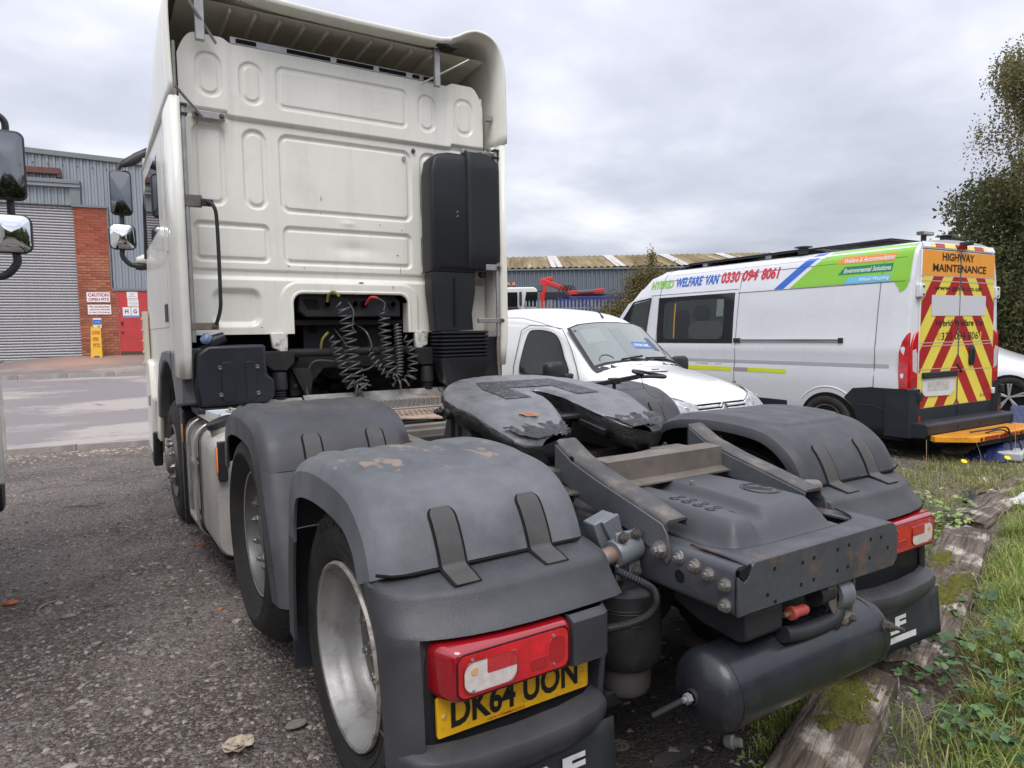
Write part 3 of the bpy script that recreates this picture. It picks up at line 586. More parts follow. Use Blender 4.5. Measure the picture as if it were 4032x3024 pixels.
# ---------------------------------------------------------------- wheels
nut_me = MB().hexnut((0, 0, 0), (1, 0, 0), 0.0195, 0.030).mesh('wheel_nut'); nut_me.materials.append(chrome_n)
tlet = pbr('tyre_lettering', (0.030, 0.029, 0.028), 0.6)
def wheel(s, xo, cy, cz, kind, parent=T, R=.515, width=.30, bulge=0.0):
    """s=-1: left side (outer face towards -x)"""
    def px(d): return xo-s*d
    tp = [(.292, .045), (.305, .022), (.318, .014), (.320, .017), (.335, .010), (.345, .006), (.347, .009), (.385, .0), (.388, .0025), (.392, .0), (.430, .003), (.462, .012), (.485, .026), (.500, .036), (.511, .050), (.515, .075), (.515, .092), (.503, .095), (.503, .103), (.516, .106), (.517, .145), (.504, .148), (.504, .156), (.517, .159), (.516, .197), (.503, .2), (.503, .208), (.515, .211), (.513, .25), (.500, .266), (.46, .29), (.38, .30), (.30, .27)]
    n = 144; rings = []
    for j in range(n):
        a = 2*math.pi*j/n; cut = 0.012 if j % 3 == 0 else 0.0
        ring = []
        for k, (r, d) in enumerate(tp):
            rr = r*(R/.517) if r > .4 else r; d -= bulge*math.exp(-((r-.40)/.065)**2)*(1 if d < .15 else 0)
            if r > .497 and (d < .10 or d > .2): rr -= cut
            ring.append((px(d+(cut*.6 if 11 <= k <= 13 else 0)), cy+rr*math.cos(a), cz+rr*math.sin(a)))
        rings.append(ring)
    ax = (-s, 0, 0)      # lathe axis pointing inwards
    o = (xo, cy, cz)
    if kind == 'dish':
        prof = [(.300, .030), (.303, .012), (.298, .005), (.290, .008), (.286, .022), (.280, .045), (.272, .055), (.263, .072), (.260, .10), (.258, .13), (.250, .15), (.235, .165), (.20, .170), (.13, .172), (.0, .172)]
    elif kind == 'flat':
        prof = [(.300, .030), (.303, .012), (.298, .004), (.289, .008), (.284, .03), (.272, .05), (.262, .07), (.256, .13), (.246, .15), (.236, .12), (.222, .075), (.205, .060), (.138, .060), (.134, .07), (0, .07)]
    else:
        prof = [(.300, .030), (.303, .012), (.298, .004), (.289, .008), (.284, .03), (.262, .06), (.250, .09), (.238, .07), (.222, .02), (.205, -.005), (.14, -.010), (.13, 0), (0, 0)]
    w = MB().lathe(prof, o, ax, 64).build('wheel', rim_m if kind == 'dish' else pbr('worn_rim_paint', (.13, .13, .13), .45, .4, var=.2, vs=8, dirt=((.12, .10, .085), .45, 9, .2), rvar=.1, bump=.0008, bs=70), parent, smooth=40)
    MB().loft(rings, close=False, cap=False, loop=True).build('tyre', rubber, w, smooth=30)
    if kind == 'dish':
        MB().lathe([(0, -.10), (.07, -.10), (.085, -.09), (.10, -.03), (.115, 0)], (px(.25), cy, cz), ax, 32).build('hub', dusty, w)
        MB().lathe([(.246, .150), (.232, .160), (.20, .166), (.12, .168)], o, ax, 48).build('wheel_disc', pbr('grimy_disc', (.11, .10, .09), .6, .2, var=.3, vs=14, dirt=((.2, .17, .14), .3, 12, .2)), w); MB().lathe([(.3045, .014), (.3015, .004), (.296, .003)], o, ax, 64).build('rim_edge', pbr('chipped_rim_edge', (.50, .47, .42), .45, .4, var=.3, vs=30, dirt=((.14, .07, .04), .36, 26, .12)), w)
        pcd, dn = .1675, .155
    elif kind == 'flat':
        MB().lathe([(0, -.020), (.095, -.020), (.116, -.014), (.124, -.004), (.127, .03)], (px(.052), cy, cz), ax, 40).build('hub', pbr('hub_grey', (.16, .16, .165), .5, .3, var=.2, vs=10, dirt=((.07, .06, .05), .4, 12, .2)), w)
        MB().lathe([(.232, .078), (.224, .068), (.205, .056), (.14, .055), (.132, .062)], o, ax, 48).build('wheel_disc', pbr('dirty_disc', (.40, .40, .39), .4, .5, var=.25, vs=12, dirt=((.12, .10, .085), .5, 14, .15)), w); MB().lathe([(.305, .012), (.300, .003), (.292, .006)], o, ax, 48).build('rim_edge', pbr('rusty_rim_edge', (.38, .34, .28), .5, .4, dirt=((.10, .07, .05), .4, 30, .2)), w)
        pcd, dn = .1675, .046
    else:
        MB().lathe([(0, -.05), (.08, -.05), (.10, -.035), (.118, 0)], (px(-.005), cy, cz), ax, 40).build('hub', dusty, w)
        pcd, dn = .1675, -.008
    for i in range(10):
        a = 2*math.pi*i/10+.15
        inst(nut_me, 'wheel_nut', (px(dn), cy+pcd*math.cos(a), cz+pcd*math.sin(a)), rot=(a, 0, 0 if s > 0 else math.pi), parent=w)
    return w
def arc_letters(s, parent, s_, xo, cy, cz, r0, r1, a_mid, span):
    """lettering round a tyre wall; a measured in the y-z plane, reads clockwise seen from outside"""
    def f(u, v):
        a = a_mid-span/2+u*span; r = r0+(r1-r0)*v
        # seen from -x (left side), +y is to the left: reading direction runs towards -y
        aa = a if s_ < 0 else math.pi-a
        return (xo+s_*.003, cy+r*math.cos(aa), cz+r*math.sin(aa))
    lettering(s, tlet, lambda u, v: f(u, v), 0, 1, 0, 1, parent, bold=.02)
WL = wheel(-1, -1.215, .925, .482, 'dish', R=.502)
wheel(1, 1.215, .925, .482, 'dish', R=.502)
for s in (-1, 1): wheel(s, s*.895, .925, .482, 'dish', R=.502)
wheel(-1, -1.222, 2.165, .592, 'flat', R=.525, bulge=.05); wheel(1, 1.222, 2.165, .592, 'flat', R=.525, bulge=.05)
wheel(-1, -1.275, 5.10, .51, 'front'); wheel(1, 1.275, 5.10, .51, 'front')
def wall_text(t, w, xo, cy, cz, rm, hgt, amid, span):
    # text running round the tyre wall, tops outward; seen from outside the left side +y is LEFT, so the text runs with decreasing... angle measured from +y
    def f(u, v):
        a = amid-(.5-u)*span*1.0
        a = amid+(u-.5)*span
        r = rm+(v-.5)*hgt
        return (xo-.003, cy+r*math.cos(a), cz+r*math.sin(a))
    V, F = text_mesh(t, .03)
    a0, a1 = V[:, 0].min(), V[:, 0].max(); b0, b1 = V[:, 1].min(), V[:, 1].max()
    mb = MB(); mb.add([f((v[0]-a0)/(a1-a0), (v[1]-b0)/(b1-b0)) for v in V], F); mb.build('tyre_lettering', tlet, w, smooth=0)
# angle decreasing from +y(left) over the top to -y(right): text must advance from +y side to -y side => increasing angle
wall_text('315/70R22.5', WL, -1.218, .925, .482, .435, .030, rad(80), rad(42))
wall_text('GDL44', WL, -1.218, .925, .482, .405, .050, rad(192), rad(44))
# axles and inner bulk
MB().cyl((-1.0, .925, .482), (1.0, .925, .482), .085, 20).build('drive_axle', black_d, T)
MB().lathe([(0, -.2), (.12, -.19), (.2, -.1), (.22, 0), (.2, .1), (.12, .19), (0, .2)], (0, .925, .482), (1, 0, 0), 24).build('differential', black_d, T)
MB().cyl((-1.0, 2.165, .59), (1.0, 2.165, .59), .06, 16).build('lift_axle', black_d, T)
MB().cyl((-1.0, 5.1, .50), (1.0, 5.1, .50), .05, 16).build('front_axle', black_d, T)
for s in (-1, 1): MB().cyl((s*.55, .925, .482), (s*.72, .925, .482), .21, 28).build('brake_drum', black_d, T)
# ---------------------------------------------------------------- mudguards
gst = pbr('weathered_lit_mudguard_top', (0.105, 0.11, 0.122), 0.50, var=0.25, vs=4.5, bump=0.0008, bs=200, dirt=((0.20, 0.205, 0.21), 0.36, 3.0, 0.35), rvar=0.12)  # weathered plastic, with skylight on the up-facing top put into the paler colour
PROF = sm2([(.452, .888), (.474, .942), (.510, 1.002), (.56, 1.048), (.61, 1.080), (.67, 1.104), (.77, 1.120), (.90, 1.128), (1.05, 1.126), (1.19, 1.108), (1.29, 1.068), (1.355, .99), (1.388, .89), (1.40, .80)], 7)
def frame2(P, i):
    a = P[max(i-1, 0)]; b = P[min(i+1, len(P)-1)]; dy, dz = b[0]-a[0], b[1]-a[1]; l = math.hypot(dy, dz); return (dz/l*1.0, -dy/l*1.0)   # inward normal (towards the wheel)
CROSS = [(.56, .060), (.562, .04), (.572, .020), (.60, .008)]+[(.62+.56*k/34, 0.0) for k in range(35)]+[(1.195, .001), (1.222, .006), (1.244, .018), (1.267, .050), (1.273, .140), (1.262, .138), (1.252, .10)]
def mudguard_cover(s, oy, oz, mat_, scale_x=1.0, name='mudguard_cover'):
    rings = []
    for i, (y, z) in enumerate(PROF):
        ny, nz = frame2(PROF, i); ring = []
        for X, off in CROSS:
            d = off
            if off == 0.0:
                sd = float(sdrr(np.array(X), np.array(y), .615, 1.205, .655, 1.30, .13)); w = float(sstep(0.0, -.045, sd))
                d -= .009*float(sstep(.004, -.012, sd))
                rib = sum(math.exp(-((X-c-.02*(y-.9))/.022)**2) for c in (.76, .88, 1.00, 1.11))
                d += float(.007*rib*w)
            ring.append((s*X, y+oy+ny*d, z+oz+nz*d))
        rings.append(ring)
    return MB().loft(rings, close=False, cap=False).build(name, mat_, T, smooth=30)
def mudguard_leg(s, oy, oz, mat_, y1, z1, seam_y=1.40, name='mudguard_leg', back=False):
    """lower front part of a rear guard: grows from the cover seam to the ground side"""
    P = [(1.402, .795), (1.425, .70), (1.440, .58), (1.445, .40)] if not back else [(.452, .885), (.405, .79), (.335, .64), (.265, .50), (.215, .37)]
    rings = []
    for i, (y, z) in enumerate(P):
        k = -1 if back else 1
        rings.append([(s*X, y+oy-k*off, z+oz) for X, off in CROSS])
    return MB().loft(rings, close=False, cap=False).build(name, mat_, T, smooth=30)
stm = gst; t = stm.node_tree; N = t.nodes; L = t.links; b = N['Principled BSDF']; _tc = N.new('ShaderNodeTexCoord')
def _nb(sc, det=6, ro=.65, loc=(0, 0, 0), scl=(1, 1, 1)):
    n = N.new('ShaderNodeTexNoise'); n.inputs['Scale'].default_value = sc; n.inputs['Detail'].default_value = det; n.inputs['Roughness'].default_value = ro
    mp = N.new('ShaderNodeMapping'); mp.inputs['Location'].default_value = loc; mp.inputs['Scale'].default_value = scl; L.new(_tc.outputs['Object'], mp.inputs[0]); L.new(mp.outputs[0], n.inputs['Vector']); return n.outputs[0]
def _mrb(v, a, c, d=0., e=1.):
    x = N.new('ShaderNodeMapRange'); x.clamp = True; L.new(v, x.inputs[0])
    for i, q_ in enumerate((a, c, d, e)): x.inputs[i+1].default_value = q_
    return x.outputs[0]
old = b.inputs['Base Color'].links[0].from_socket
sz_ = N.new('ShaderNodeSeparateXYZ'); L.new(_tc.outputs['Object'], sz_.inputs[0])
mk = N.new('ShaderNodeMath'); mk.operation = 'MULTIPLY'; L.new(_mrb(_nb(5.5, 8, .6, (1.3, .2, 0), (1.5, .75, 1)), .575, .61, 0, .85), mk.inputs[0]); L.new(_mrb(sz_.outputs[2], 1.10, 1.118), mk.inputs[1])
mx = N.new('ShaderNodeMix'); mx.data_type = 'RGBA'; L.new(mk.outputs[0], mx.inputs[0]); L.new(old, mx.inputs[6]); mx.inputs[7].default_value = (.27, .205, .155, 1); L.new(mx.outputs[2], b.inputs['Base Color'])
MO, MZ = 1.300, .065      # mid guard offsets
covL = mudguard_cover(-1, 0, 0, gst); covR = mudguard_cover(1, 0, 0, guard_m)
midL = mudguard_cover(-1, MO, MZ, guard_m); midR = mudguard_cover(1, MO, MZ, guard_m)
# mud stains on the left rear cover (flat blotches of dried dirt)
for s in (-1, 1):
    mudguard_leg(s, 0, 0, guard_m, 0, 0)
    leg = mudguard_leg(s, MO, MZ, guard_m, 0, 0, back=True)
    MB().lathe([(0, 0), (.010, 0), (.012, .003), (.006, .007), (0, .006)], (s*1.11, MO+.385, MZ+.80), (0, -1, .2), 14).build('rivet', galv, leg)
    # stone guard flap between the wheels
    MB().box(s*1.24, s*1.06, 1.452, 1.462, .22, .50).build('front_flap', pbr('flap_rubber', (.028, .032, .038), .6, dirt=((.07, .07, .07), .3, 6, .3)), T, bevel=.002)
SP_ = [p for p in PROF[::-1] if p[0] <= .545 and p[1] < 1.06]
def strap(s, X, oy, oz, n=0):
    P = SP_+[(.444, .879), (.430, .875), (.415, .871), (.40, .868), (.38, .862), (.362, .858)]
    for wid, off, th, m, ext in ((.090, .0030, .002, MATS['pitch_black'], 1), (.074, .0065, .006, pbr('strap_rubber', (.060, .058, .056), .45, dirt=((.12, .11, .10), .35, 9, .3), bump=.0005, bs=200), 0)):
        rings = []
        for i, (y, z) in enumerate(P):
            ny, nz = frame2(P, i); ny, nz = -ny, -nz; e_ = min(1, (i+1.0)/4.0) if True else 1; e2 = min(1, (len(P)-i)/3.0)
            hw = wid/2*math.sqrt(max(.05, 1-(1-e_)**2))*math.sqrt(max(.05, 1-(1-e2)**2)*.3+.7)
            rings.append([(s*(X-hw), y+oy-ny*off, z+oz-nz*off), (s*(X+hw), y+oy-ny*off, z+oz-nz*off), (s*(X+hw), y+oy-ny*(off-th), z+oz-nz*(off-th)), (s*(X-hw), y+oy-ny*(off-th), z+oz-nz*(off-th))])
        o = MB().loft(rings, cap=True).build('rubber_strap' if not ext else 'strap_recess', m, T, smooth=50, bevel=0 if ext else .0015)
for s in (-1, 1):
    for X in (1.040, .745):
        strap(s, X, 0, 0); strap(s, X, MO, MZ)
# dark seam line between cover and fascia
for s in (-1, 1):
    MB().tube([(s*X, .449+.0, .883) for X in np.linspace(.60, 1.16, 12)]+[(s*1.22, .456, .886), (s*1.262, .468, .895)], .0045, 6).build('cover_gap', MATS['pitch_black'], T)
# rear fascia of the rear guards
PLAN = [(.555, .07), (.557, .03), (.568, .010), (.60, 0), (.70, -.006), (.80, -.010), (.90, -.010), (1.0, -.004), (1.08, .008), (1.14, .024), (1.19, .044), (1.23, .068), (1.255, .095), (1.268, .125), (1.273, .16)]
VP = [(.478, .876, .25), (.445, .874, .45), (.40, .866, .7), (.362, .857, .9), (.345, .850, 1), (.337, .838, 1), (.325, .815, 1), (.300, .785, 1), (.278, .764, 1), (.272, .756, 1)]
PLAN = PLAN[:11]+[(1.205, .052), (1.222, .062), (1.238, .074), (1.252, .091), (1.262, .110), (1.269, .133), (1.273, .160), (1.2735, .190)]
for s in (-1, 1):
    rings = [[(s*X, y+yo*k, z-(.012 if yo > .10 and z > .86 else 0)) for X, yo in PLAN] for y, z, k in VP]
    for z, yb in ((.72, .270), (.66, .266), (.58, .262), (.50, .262), (.43, .264), (.37, .270), (.33, .280)):
        ring = []
        for X, yo in PLAN:
            w = float(sstep(1.185, 1.207, X)); t_ = (.756-z)/.42
            ring.append((s*X, (.340)*(1-w)+(yb+yo*(1-.30*t_))*w, (.750-.004*t_)*(1-w)+z*w))
        rings.append(ring)
    fa = MB().loft(rings, close=False, cap=False).build('rear_fascia', guard_m, T, smooth=38)
    lr = MB().prism([(s*a_, b_) for a_, b_ in [(.64, .42), (1.215, .42), (1.215, .765), (.60, .765), (.60, .60)]], 'y', .335, .345).build('lamp_recess', black_p, fa)
    # lower ledge
    LP = [(1.268, .40), (1.262, .345), (1.235, .285), (1.18, .245), (1.10, .225), (.95, .212), (.80, .215), (.70, .232), (.645, .262), (.628, .30), (.625, .34)]
    rings = [[(s*X, y+dy, z) for X, y in LP] for dy, z in ((.075, .475), (.03, .468), (.006, .458), (0, .445), (.006, .41), (.03, .375), (.05, .35))]
    MB().loft(rings, close=False, cap=False).build('bottom_ledge', guard_m, fa, smooth=42)
    # inner side cheek
    MB().prism([(.34, .35), (.30, .46), (.285, .60), (.30, .75), (.36, .76), (.40, .35)], 'x', s*.625, s*.645).build('inner_cheek', guard_m, fa, bevel=.006)
    # filler panel beside the lamp
    ip = [[(s*X, y, z) for X, y in ((.652, .34), (.648, .28), (.655, .252), (.675, .240), (.782, .238), (.786, .26))] for z in (.60, .61, .73, .742)]
    ip[0] = [(a, b+.03, c) for a, b, c in ip[0]]; ip[-1] = [(a, b+.02, c+.004) for a, b, c in ip[-1]]
    MB().loft(ip, close=False, cap=False).build('lamp_side_filler', guard_m, fa, smooth=42, solid=.004 if s > 0 else .004)
    # mudflap
    fl = pbr('flap_rubber', (.028, .032, .038), .6)
    mf = MB().grid(lambda u, v: (s*(.62+.60*u), .262+.012*math.sin(u*5)*v*.6-.012*v, .40-.20*v), 10, 5).build('rear_mudflap', fl, fa, smooth=50, solid=.006)
    xr = -.735 if s < 0 else .955
    wp = pbr('worn_white_print', (.66, .66, .64), .6, dirt=((.2, .2, .2), .3, 12, .15))
    fy = .2455
    def fmap(u, v): 
        t = (.40-v)/.20; uu = (abs(u)-.62)/.6
        return (u, .262+.012*math.sin(uu*5)*t*.6-.012*t-.0085, v)
    lettering('DAF', wp, fmap, xr-.33, xr, .272, .342, mf, bold=.045, shear=.0)
    MB().grid(lambda u, v: fmap(xr-.34+.41*u, .234+.026*v), 10, 1).build('white_bar', wp, mf, smooth=0)
# ---------------------------------------------------------------- tail lamps
for s in (-1, 1):
    yf = .243
    def rr(x0, x1, z0, z1, r, n=5): return [(s*p[0], p[1]) for p in rrect(x0, x1, z0, z1, r, n)]
    rings = []
    for y, k in ((.335, .0), (.275, .0), (.256, .003), (.248, .007), (yf, .013)):
        P = rrect(.780+k, 1.185-k*.8-(.0 if y > .28 else (.29-y)*.75), .600+k, .742-k, .026, 5)
        rings.append([(s*p[0], y+(.0 if p[0] < 1.15 else (p[0]-1.15)*.9), p[1]) for p in P])
    lamp = MB().loft(rings, cap=True).build('tail_lamp', red_d, T, smooth=45)
    yl = yf-.001
    def plate(x0, x1, z0, z1, r, m, nm, dy=.003, n=4):
        P = rr(x0, x1, z0, z1, r, n); P = P if s > 0 else P[::-1]
        return MB().prism(P, 'y', yf-dy, yf-.0002).build(nm, m, lamp, smooth=0, bevel=.0012)
    plate(.800, 1.140, .616, .726, .022, red_l, 'red_lens')
    plate(.968, 1.124, .626, .706, .030, clear_l, 'reversing_lens', .005, 6)
    plate(.966, 1.058, .667, .707, .004, pbr('pinkish_lens', (.50, .03, .035), .15, coat=1, var=.2, vs=90), 'fog_lens', .0064)
    plate(.812, .862, .634, .710, .020, pbr('deep_red_lens', (.40, .01, .015), .15, coat=1), 'stop_lens', .0045)
    plate(.866, .925, .632, .664, .008, MATS['deep_red_lens'], 'side_lens', .0045)
    MB().cyl((s*1.095, yf-.0055, .682), (s*1.095, yf-.0068, .682), .010, 14).build('amber_bulb', pbr('amber_bulb', (.75, .38, .18), .3, coat=1), lamp)
    MB().tube([(s*p[0], yf-.0005, p[1]) for p in rrect(.797, 1.143, .613, .729, .024, 5)], .0022, 5, loop=True).build('lamp_gasket', pbr('gasket_dark_red', (.05, .004, .006), .4), lamp)
    MB().tube([(s*p[0], yf-.0052, p[1]) for p in rrect(.966, 1.126, .624, .708, .030, 6)], .0016, 5, loop=True).build('lens_edge', red_d, lamp)
    for x, z in ((.85, .712), (1.10, .712), (.85, .634), (1.10, .632)): MB().cyl((s*x, yf-.003, z), (s*x, yf-.007, z), .0045, 8).build('lamp_screw', galv, lamp)
    # black slotted panel above lamp
    for k in range(9): MB().box(s*(.84+k*.035), s*(.86+k*.035), .325, .333, .748, .758).build('vent_slot', MATS['pitch_black'], T)
# number plate
npm = pbr('number_plate_yellow', (.80, .44, .012), .35, var=.06, vs=20, dirt=((.35, .18, .02), .22, 35, .12))
np_ = MB().prism([(p[0], p[1]) for p in rrect(-1.168, -.676, .488, .597, .008, 3)], 'y', .312, .322).build('number_plate', npm, T, bevel=.001)
bk = pbr('print_black', (.012, .012, .012), .45)
lettering('DK64 UON', bk, lambda u, v: (u, .3105, v), -1.128, -.715, .5065, .590, np_, bold=.030)
lettering('C&W COMMERCIALS', pbr('print_red', (.4, .05, .02), .5), lambda u, v: (u, .3105, v), -1.02, -.90, .4935, .4995, np_, bold=.02)
for x in (-1.148, -.698): MB().lathe([(0, .004), (.006, .003), (.008, 0)], (x, .312, .543), (0, -1, 0), 10).build('plate_screw', pbr('plate_screw_tan', (.62, .36, .10), .5), np_)
# ---------------------------------------------------------------- frame rails
for s in (-1, 1):
    # C section swept along y with a drop in the rear
    st = [(0.012, .730, .872), (.35, .730, .872), (.60, .70, .885), (.85, .62, .90), (1.2, .60, .905), (4.6, .60, .905)]
    rings = []
    for y, zb, zt in st:
        rings.append([(s*.315, y, zt-.007), (s*.315, y, zt), (s*.380, y, zt), (s*.392, y, zt-.006), (s*.397, y, zt-.018), (s*.397, y, zb+.018), (s*.392, y, zb+.006), (s*.380, y, zb), (s*.315, y, zb), (s*.315, y, zb+.007), (s*.389, y, zb+.009), (s*.389, y, zt-.009)])
    MB().loft(rings, cap=True).build('frame_rail', rust_m, T, smooth=50)
# rear crossmember, top flange curving into the rails
cm = MB()
cm.prism([(-.355, .737), (.375, .730), (.402, .755), (.402, .845), (.385, .872), (.36, .882), (-.33, .882), (-.352, .862), (-.352, .845), (-.372, .83), (-.397, .85), (-.397, .735)], 'y', -.004, .006)
cross = cm.build('rear_crossmember', rust_m, T, bevel=.003)
MB().grid(lambda u, v: (-.355+.735*u, -.003+.085*v+(.0 if v < .2 else .13*abs(2*u-1)**8*v), .882-.012*(1-v)**5+.001), 32, 8).build('top_flange', rust_m, cross, smooth=50, solid=.006)
hole_m = MATS['pitch_black']
for x, z in ((-.245, .845), (-.275, .775), (-.115, .838), (-.12, .772), (-.06, .842), (-.06, .775), (.06, .845), (.06, .778), (.12, .848), (.115, .78), (.24, .845), (.30, .842), (.235, .785), (.34, .80), (-.24, .748)):
    MB().lathe([(.0, .0), (.0068, 0)], (x, -.0045, z), (0, -1, 0), 12).build('hole', hole_m, cross, smooth=0)
MB().prism([(-.392, .868), (-.350, .880), (-.345, .872), (-.362, .842), (-.380, .838), (-.393, .852)], 'y', -.0055, .0).build('corner_gap', hole_m, cross)
for y, z in ((.217, .848), (.154, .840), (.101, .830), (.041, .817), (.041, .758)):
    inst(MB().hexnut((0, 0, 0), (-1, 0, 0), .0155, .022).mesh('flange_bolt') if 'fb' not in globals() else fb, 'flange_bolt', (-.397, y, z), parent=T)
    if 'fb' not in globals():
        fb = bpy.data.meshes['flange_bolt']; fb.materials.append(chrome_n)
MB().lathe([(0, 0), (.020, 0)], (-.3985, .215, .79), (-1, 0, 0), 20).build('rail_hole', hole_m, T, smooth=0)
for y in (.25, .42, .62, .8): 
    for z in (.80, .76): inst(fb, 'flange_bolt', (.388, y, z), rot=(0, 0, 0), parent=T)
for y, z in ((.55, .82), (.60, .75), (.72, .80), (.76, .70), (.9, .80), (.95, .70)): inst(fb, 'flange_bolt', (-.397, y, z), parent=T)
# ---------------------------------------------------------------- ramps (fifth wheel lead-up)
ramp_m = pbr('scuffed_ramp_steel', (0.085, 0.082, 0.080), .48, .3, var=.3, vs=9, dirt=((.24, .19, .15), .35, 9, .18), bump=.001, bs=60)
for s in (-1, 1):
    a = [(.845, 1.128), (.745, 1.075), (.60, 1.030), (.42, .985), (.275, .945)]
    rings = []
    for i, (y, z) in enumerate(a):
        dep = [.105, .115, .10, .085, .045][i]
        rings.append([(s*.300, y, z-.014), (s*.302, y, z-.004), (s*.312, y, z), (s*.380, y, z), (s*.392, y, z-.005), (s*.396, y, z-.016), (s*.396, y, z-dep), (s*.388, y, z-dep), (s*.388, y, z-.012), (s*.305, y, z-.008)])
    rp = MB().loft(rings, cap=True).build('lead_up_ramp', ramp_m, T, smooth=50)
    MB().prism([(.846, 1.112), (.745, 1.060), (.60, 1.016), (.42, .971), (.285, .935), (.262, .905), (.248, .84), (.262, .812), (.30, .835), (.42, .875), (.60, .912), (.70, .930), (.76, .965), (.846, .985)], 'x', s*.3965, s*.4035).build('ramp_side_plate', rail_m, rp, bevel=.003, clean=True)
    MB().prism([(.84, 1.115), (.745, 1.062), (.60, 1.018), (.42, .973), (.275, .935), (.275, .915), (.42, .915), (.60, .935), (.72, .965), (.84, .99)], 'x', s*.2975, s*.303).build('ramp_inner_plate', rail_m, rp, bevel=.003, clean=True)
    MB().box(s*.30, s*.396, .835, .85, 1.03, 1.12).build('ramp_end_plate', grease, rp, bevel=.003)
    MB().cyl((s*.392, .752, 1.066), (s*.3975, .752, 1.066), .012, 14).build('ramp_hole', hole_m, rp)
    MB().hexnut((s*.404, .289, .855), (s, 0, 0), .021, .03).build('ramp_bolt', chrome_n, rp)
    # mounting box and foot
    f = MB(); f.box(s*.40, s*.475, .80, .89, .965, 1.022); f.build('ramp_mount_box', ramp_m, rp, bevel=.006)
    MB().box(s*.475, s*.477, .810, .880, .973, 1.012).build('box_mouth', hole_m, rp)
    MB().box(s*.38, s*.50, .70, .93, .945, .957).build('ramp_foot_plate', ramp_m, rp, bevel=.003)
    MB().prism([(.70, .945), (.84, .945), (.80, .87), (.76, .86)], 'x', s*.41, s*.42).build('foot_gusset', ramp_m, rp, bevel=.002)
    MB().hexnut((s*.455, .745, .957), (0, 0, 1), .017, .03).build('foot_bolt', chrome_n, rp)
MB().loft([[(x, .665, 1.055), (x, .735, 1.062), (x, .742, 1.050), (x, .742, .985), (x, .775, .978), (x, .775, .972), (x, .735, .975), (x, .735, 1.045), (x, .665, 1.045)] for x in (-.302, .302)], cap=True).build('ramp_cross_channel', pbr('brown_dusty_steel', (.17, .145, .125), .55, .2, var=.2, vs=8, dirt=((.07, .06, .055), .35, 7, .2)), T)
MB().loft([[(x, .655+.01*abs(x), 1.054), (x, .655, .98), (x, .615, .968), (x, .615, .962), (x, .662, .972), (x, .662, 1.045)] for x in (-.30, .0, .30)], cap=True).build('ramp_cross_flange', MATS['brown_dusty_steel'], T)
# ---------------------------------------------------------------- battery cover between the rails
bc = pbr('battery_cover_plastic', (0.072, 0.076, 0.085), .46, var=.12, vs=3, bump=.0006, bs=260, dirt=((.12, .12, .12), .2, 4, .35))
def cover_z(x, y):
    e_ = sdrr(np.array(x), np.array(y), -.30, .235, .09, .80, .05)
    z = .862+.060*float(sstep(0.0, -.07, e_))
    v = abs(x+.02+.16*(.45-y))      # valley running diagonally
    z -= .020*float(sstep(.055, .025, abs(x-(-.035+.05*(y-.1)/.6))))*float(sstep(.12, .2, y)) if False else 0
    z += .034*float(sstep(.0, .035, x-(-.10+.10*(y-.1))))*float(sstep(.13, .20, y))*float(sstep(0.0, -.05, e_))
    z += .026*float(sstep(-.145, -.18, x-.06*(y-.1)))*float(sstep(0.0, -.05, e_))
    z += .012*math.sin(math.pi*min(1, max(0, (y-.1)/.7)))
    return z
MB().grid(lambda u, v: (-.31+.58*u, .085+.73*v, cover_z(-.31+.58*u, .085+.73*v) if 0 < u < 1 and 0 < v < 1 else .80), 64, 70).build('battery_cover', bc, T, smooth=60)
def onc(x, y, d=.0015): return (x, y, cover_z(x, y)+d)
emb = pbr('moulded_emblem', (.035, .037, .042), .5)
MB().tube([onc(.12+.055*math.cos(t), .33+.062*math.sin(t)) for t in np.linspace(0, 2*math.pi, 33)[:-1]], .0013, 5, loop=True).build('round_emblem', emb, T)
MB().tube([onc(.12+.064*math.cos(t), .33+.072*math.sin(t)) for t in np.linspace(0, 2*math.pi, 33)[:-1]], .0010, 5, loop=True).build('round_emblem', emb, T)
for a, b in (((.085, .37), (.15, .30)), ((.085, .355), (.13, .29)), ((.10, .385), (.135, .33)), ((.15, .36), (.16, .33))): MB().tube([onc(a[0]+(b[0]-a[0])*t, a[1]+(b[1]-a[1])*t) for t in np.linspace(0, 1, 6)], .0013, 5).build('emblem_line', emb, T)
for k in range(4):
    y0 = .42-k*.052; x0 = -.165
    MB().tube([onc(x0+p[0], y0+p[1]) for p in rrect(-.062, .062, -.018, .018, .017, 4)], .0011, 5, loop=True).build('moulded_pictogram', emb, T)
    for q in (-.045, -.012, .025): MB().tube([onc(x0+q+p[0], y0+p[1]) for p in rrect(-.010, .012, -.009, .009, .003, 1)], .0010, 5, loop=True).build('moulded_pictogram', emb, T)
MB().cyl(onc(-.02, .52, 0), onc(-.02, .52, .012), .008, 10).build('cover_stud', dusty, T)
# cables behind the cover
for k in range(6): MB().tube(smoothpath([(-.10+k*.03, 1.1, .86), (-.12+k*.03, .92, .90), (-.16+k*.035, .84, .84)], 5), .007, 6).build('cable', coil_m, T)
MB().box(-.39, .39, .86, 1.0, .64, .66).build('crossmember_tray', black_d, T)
MB().box(-.39, .39, 1.7, 4.3, .60, .62).build('chassis_shadow_tray', black_d, T)
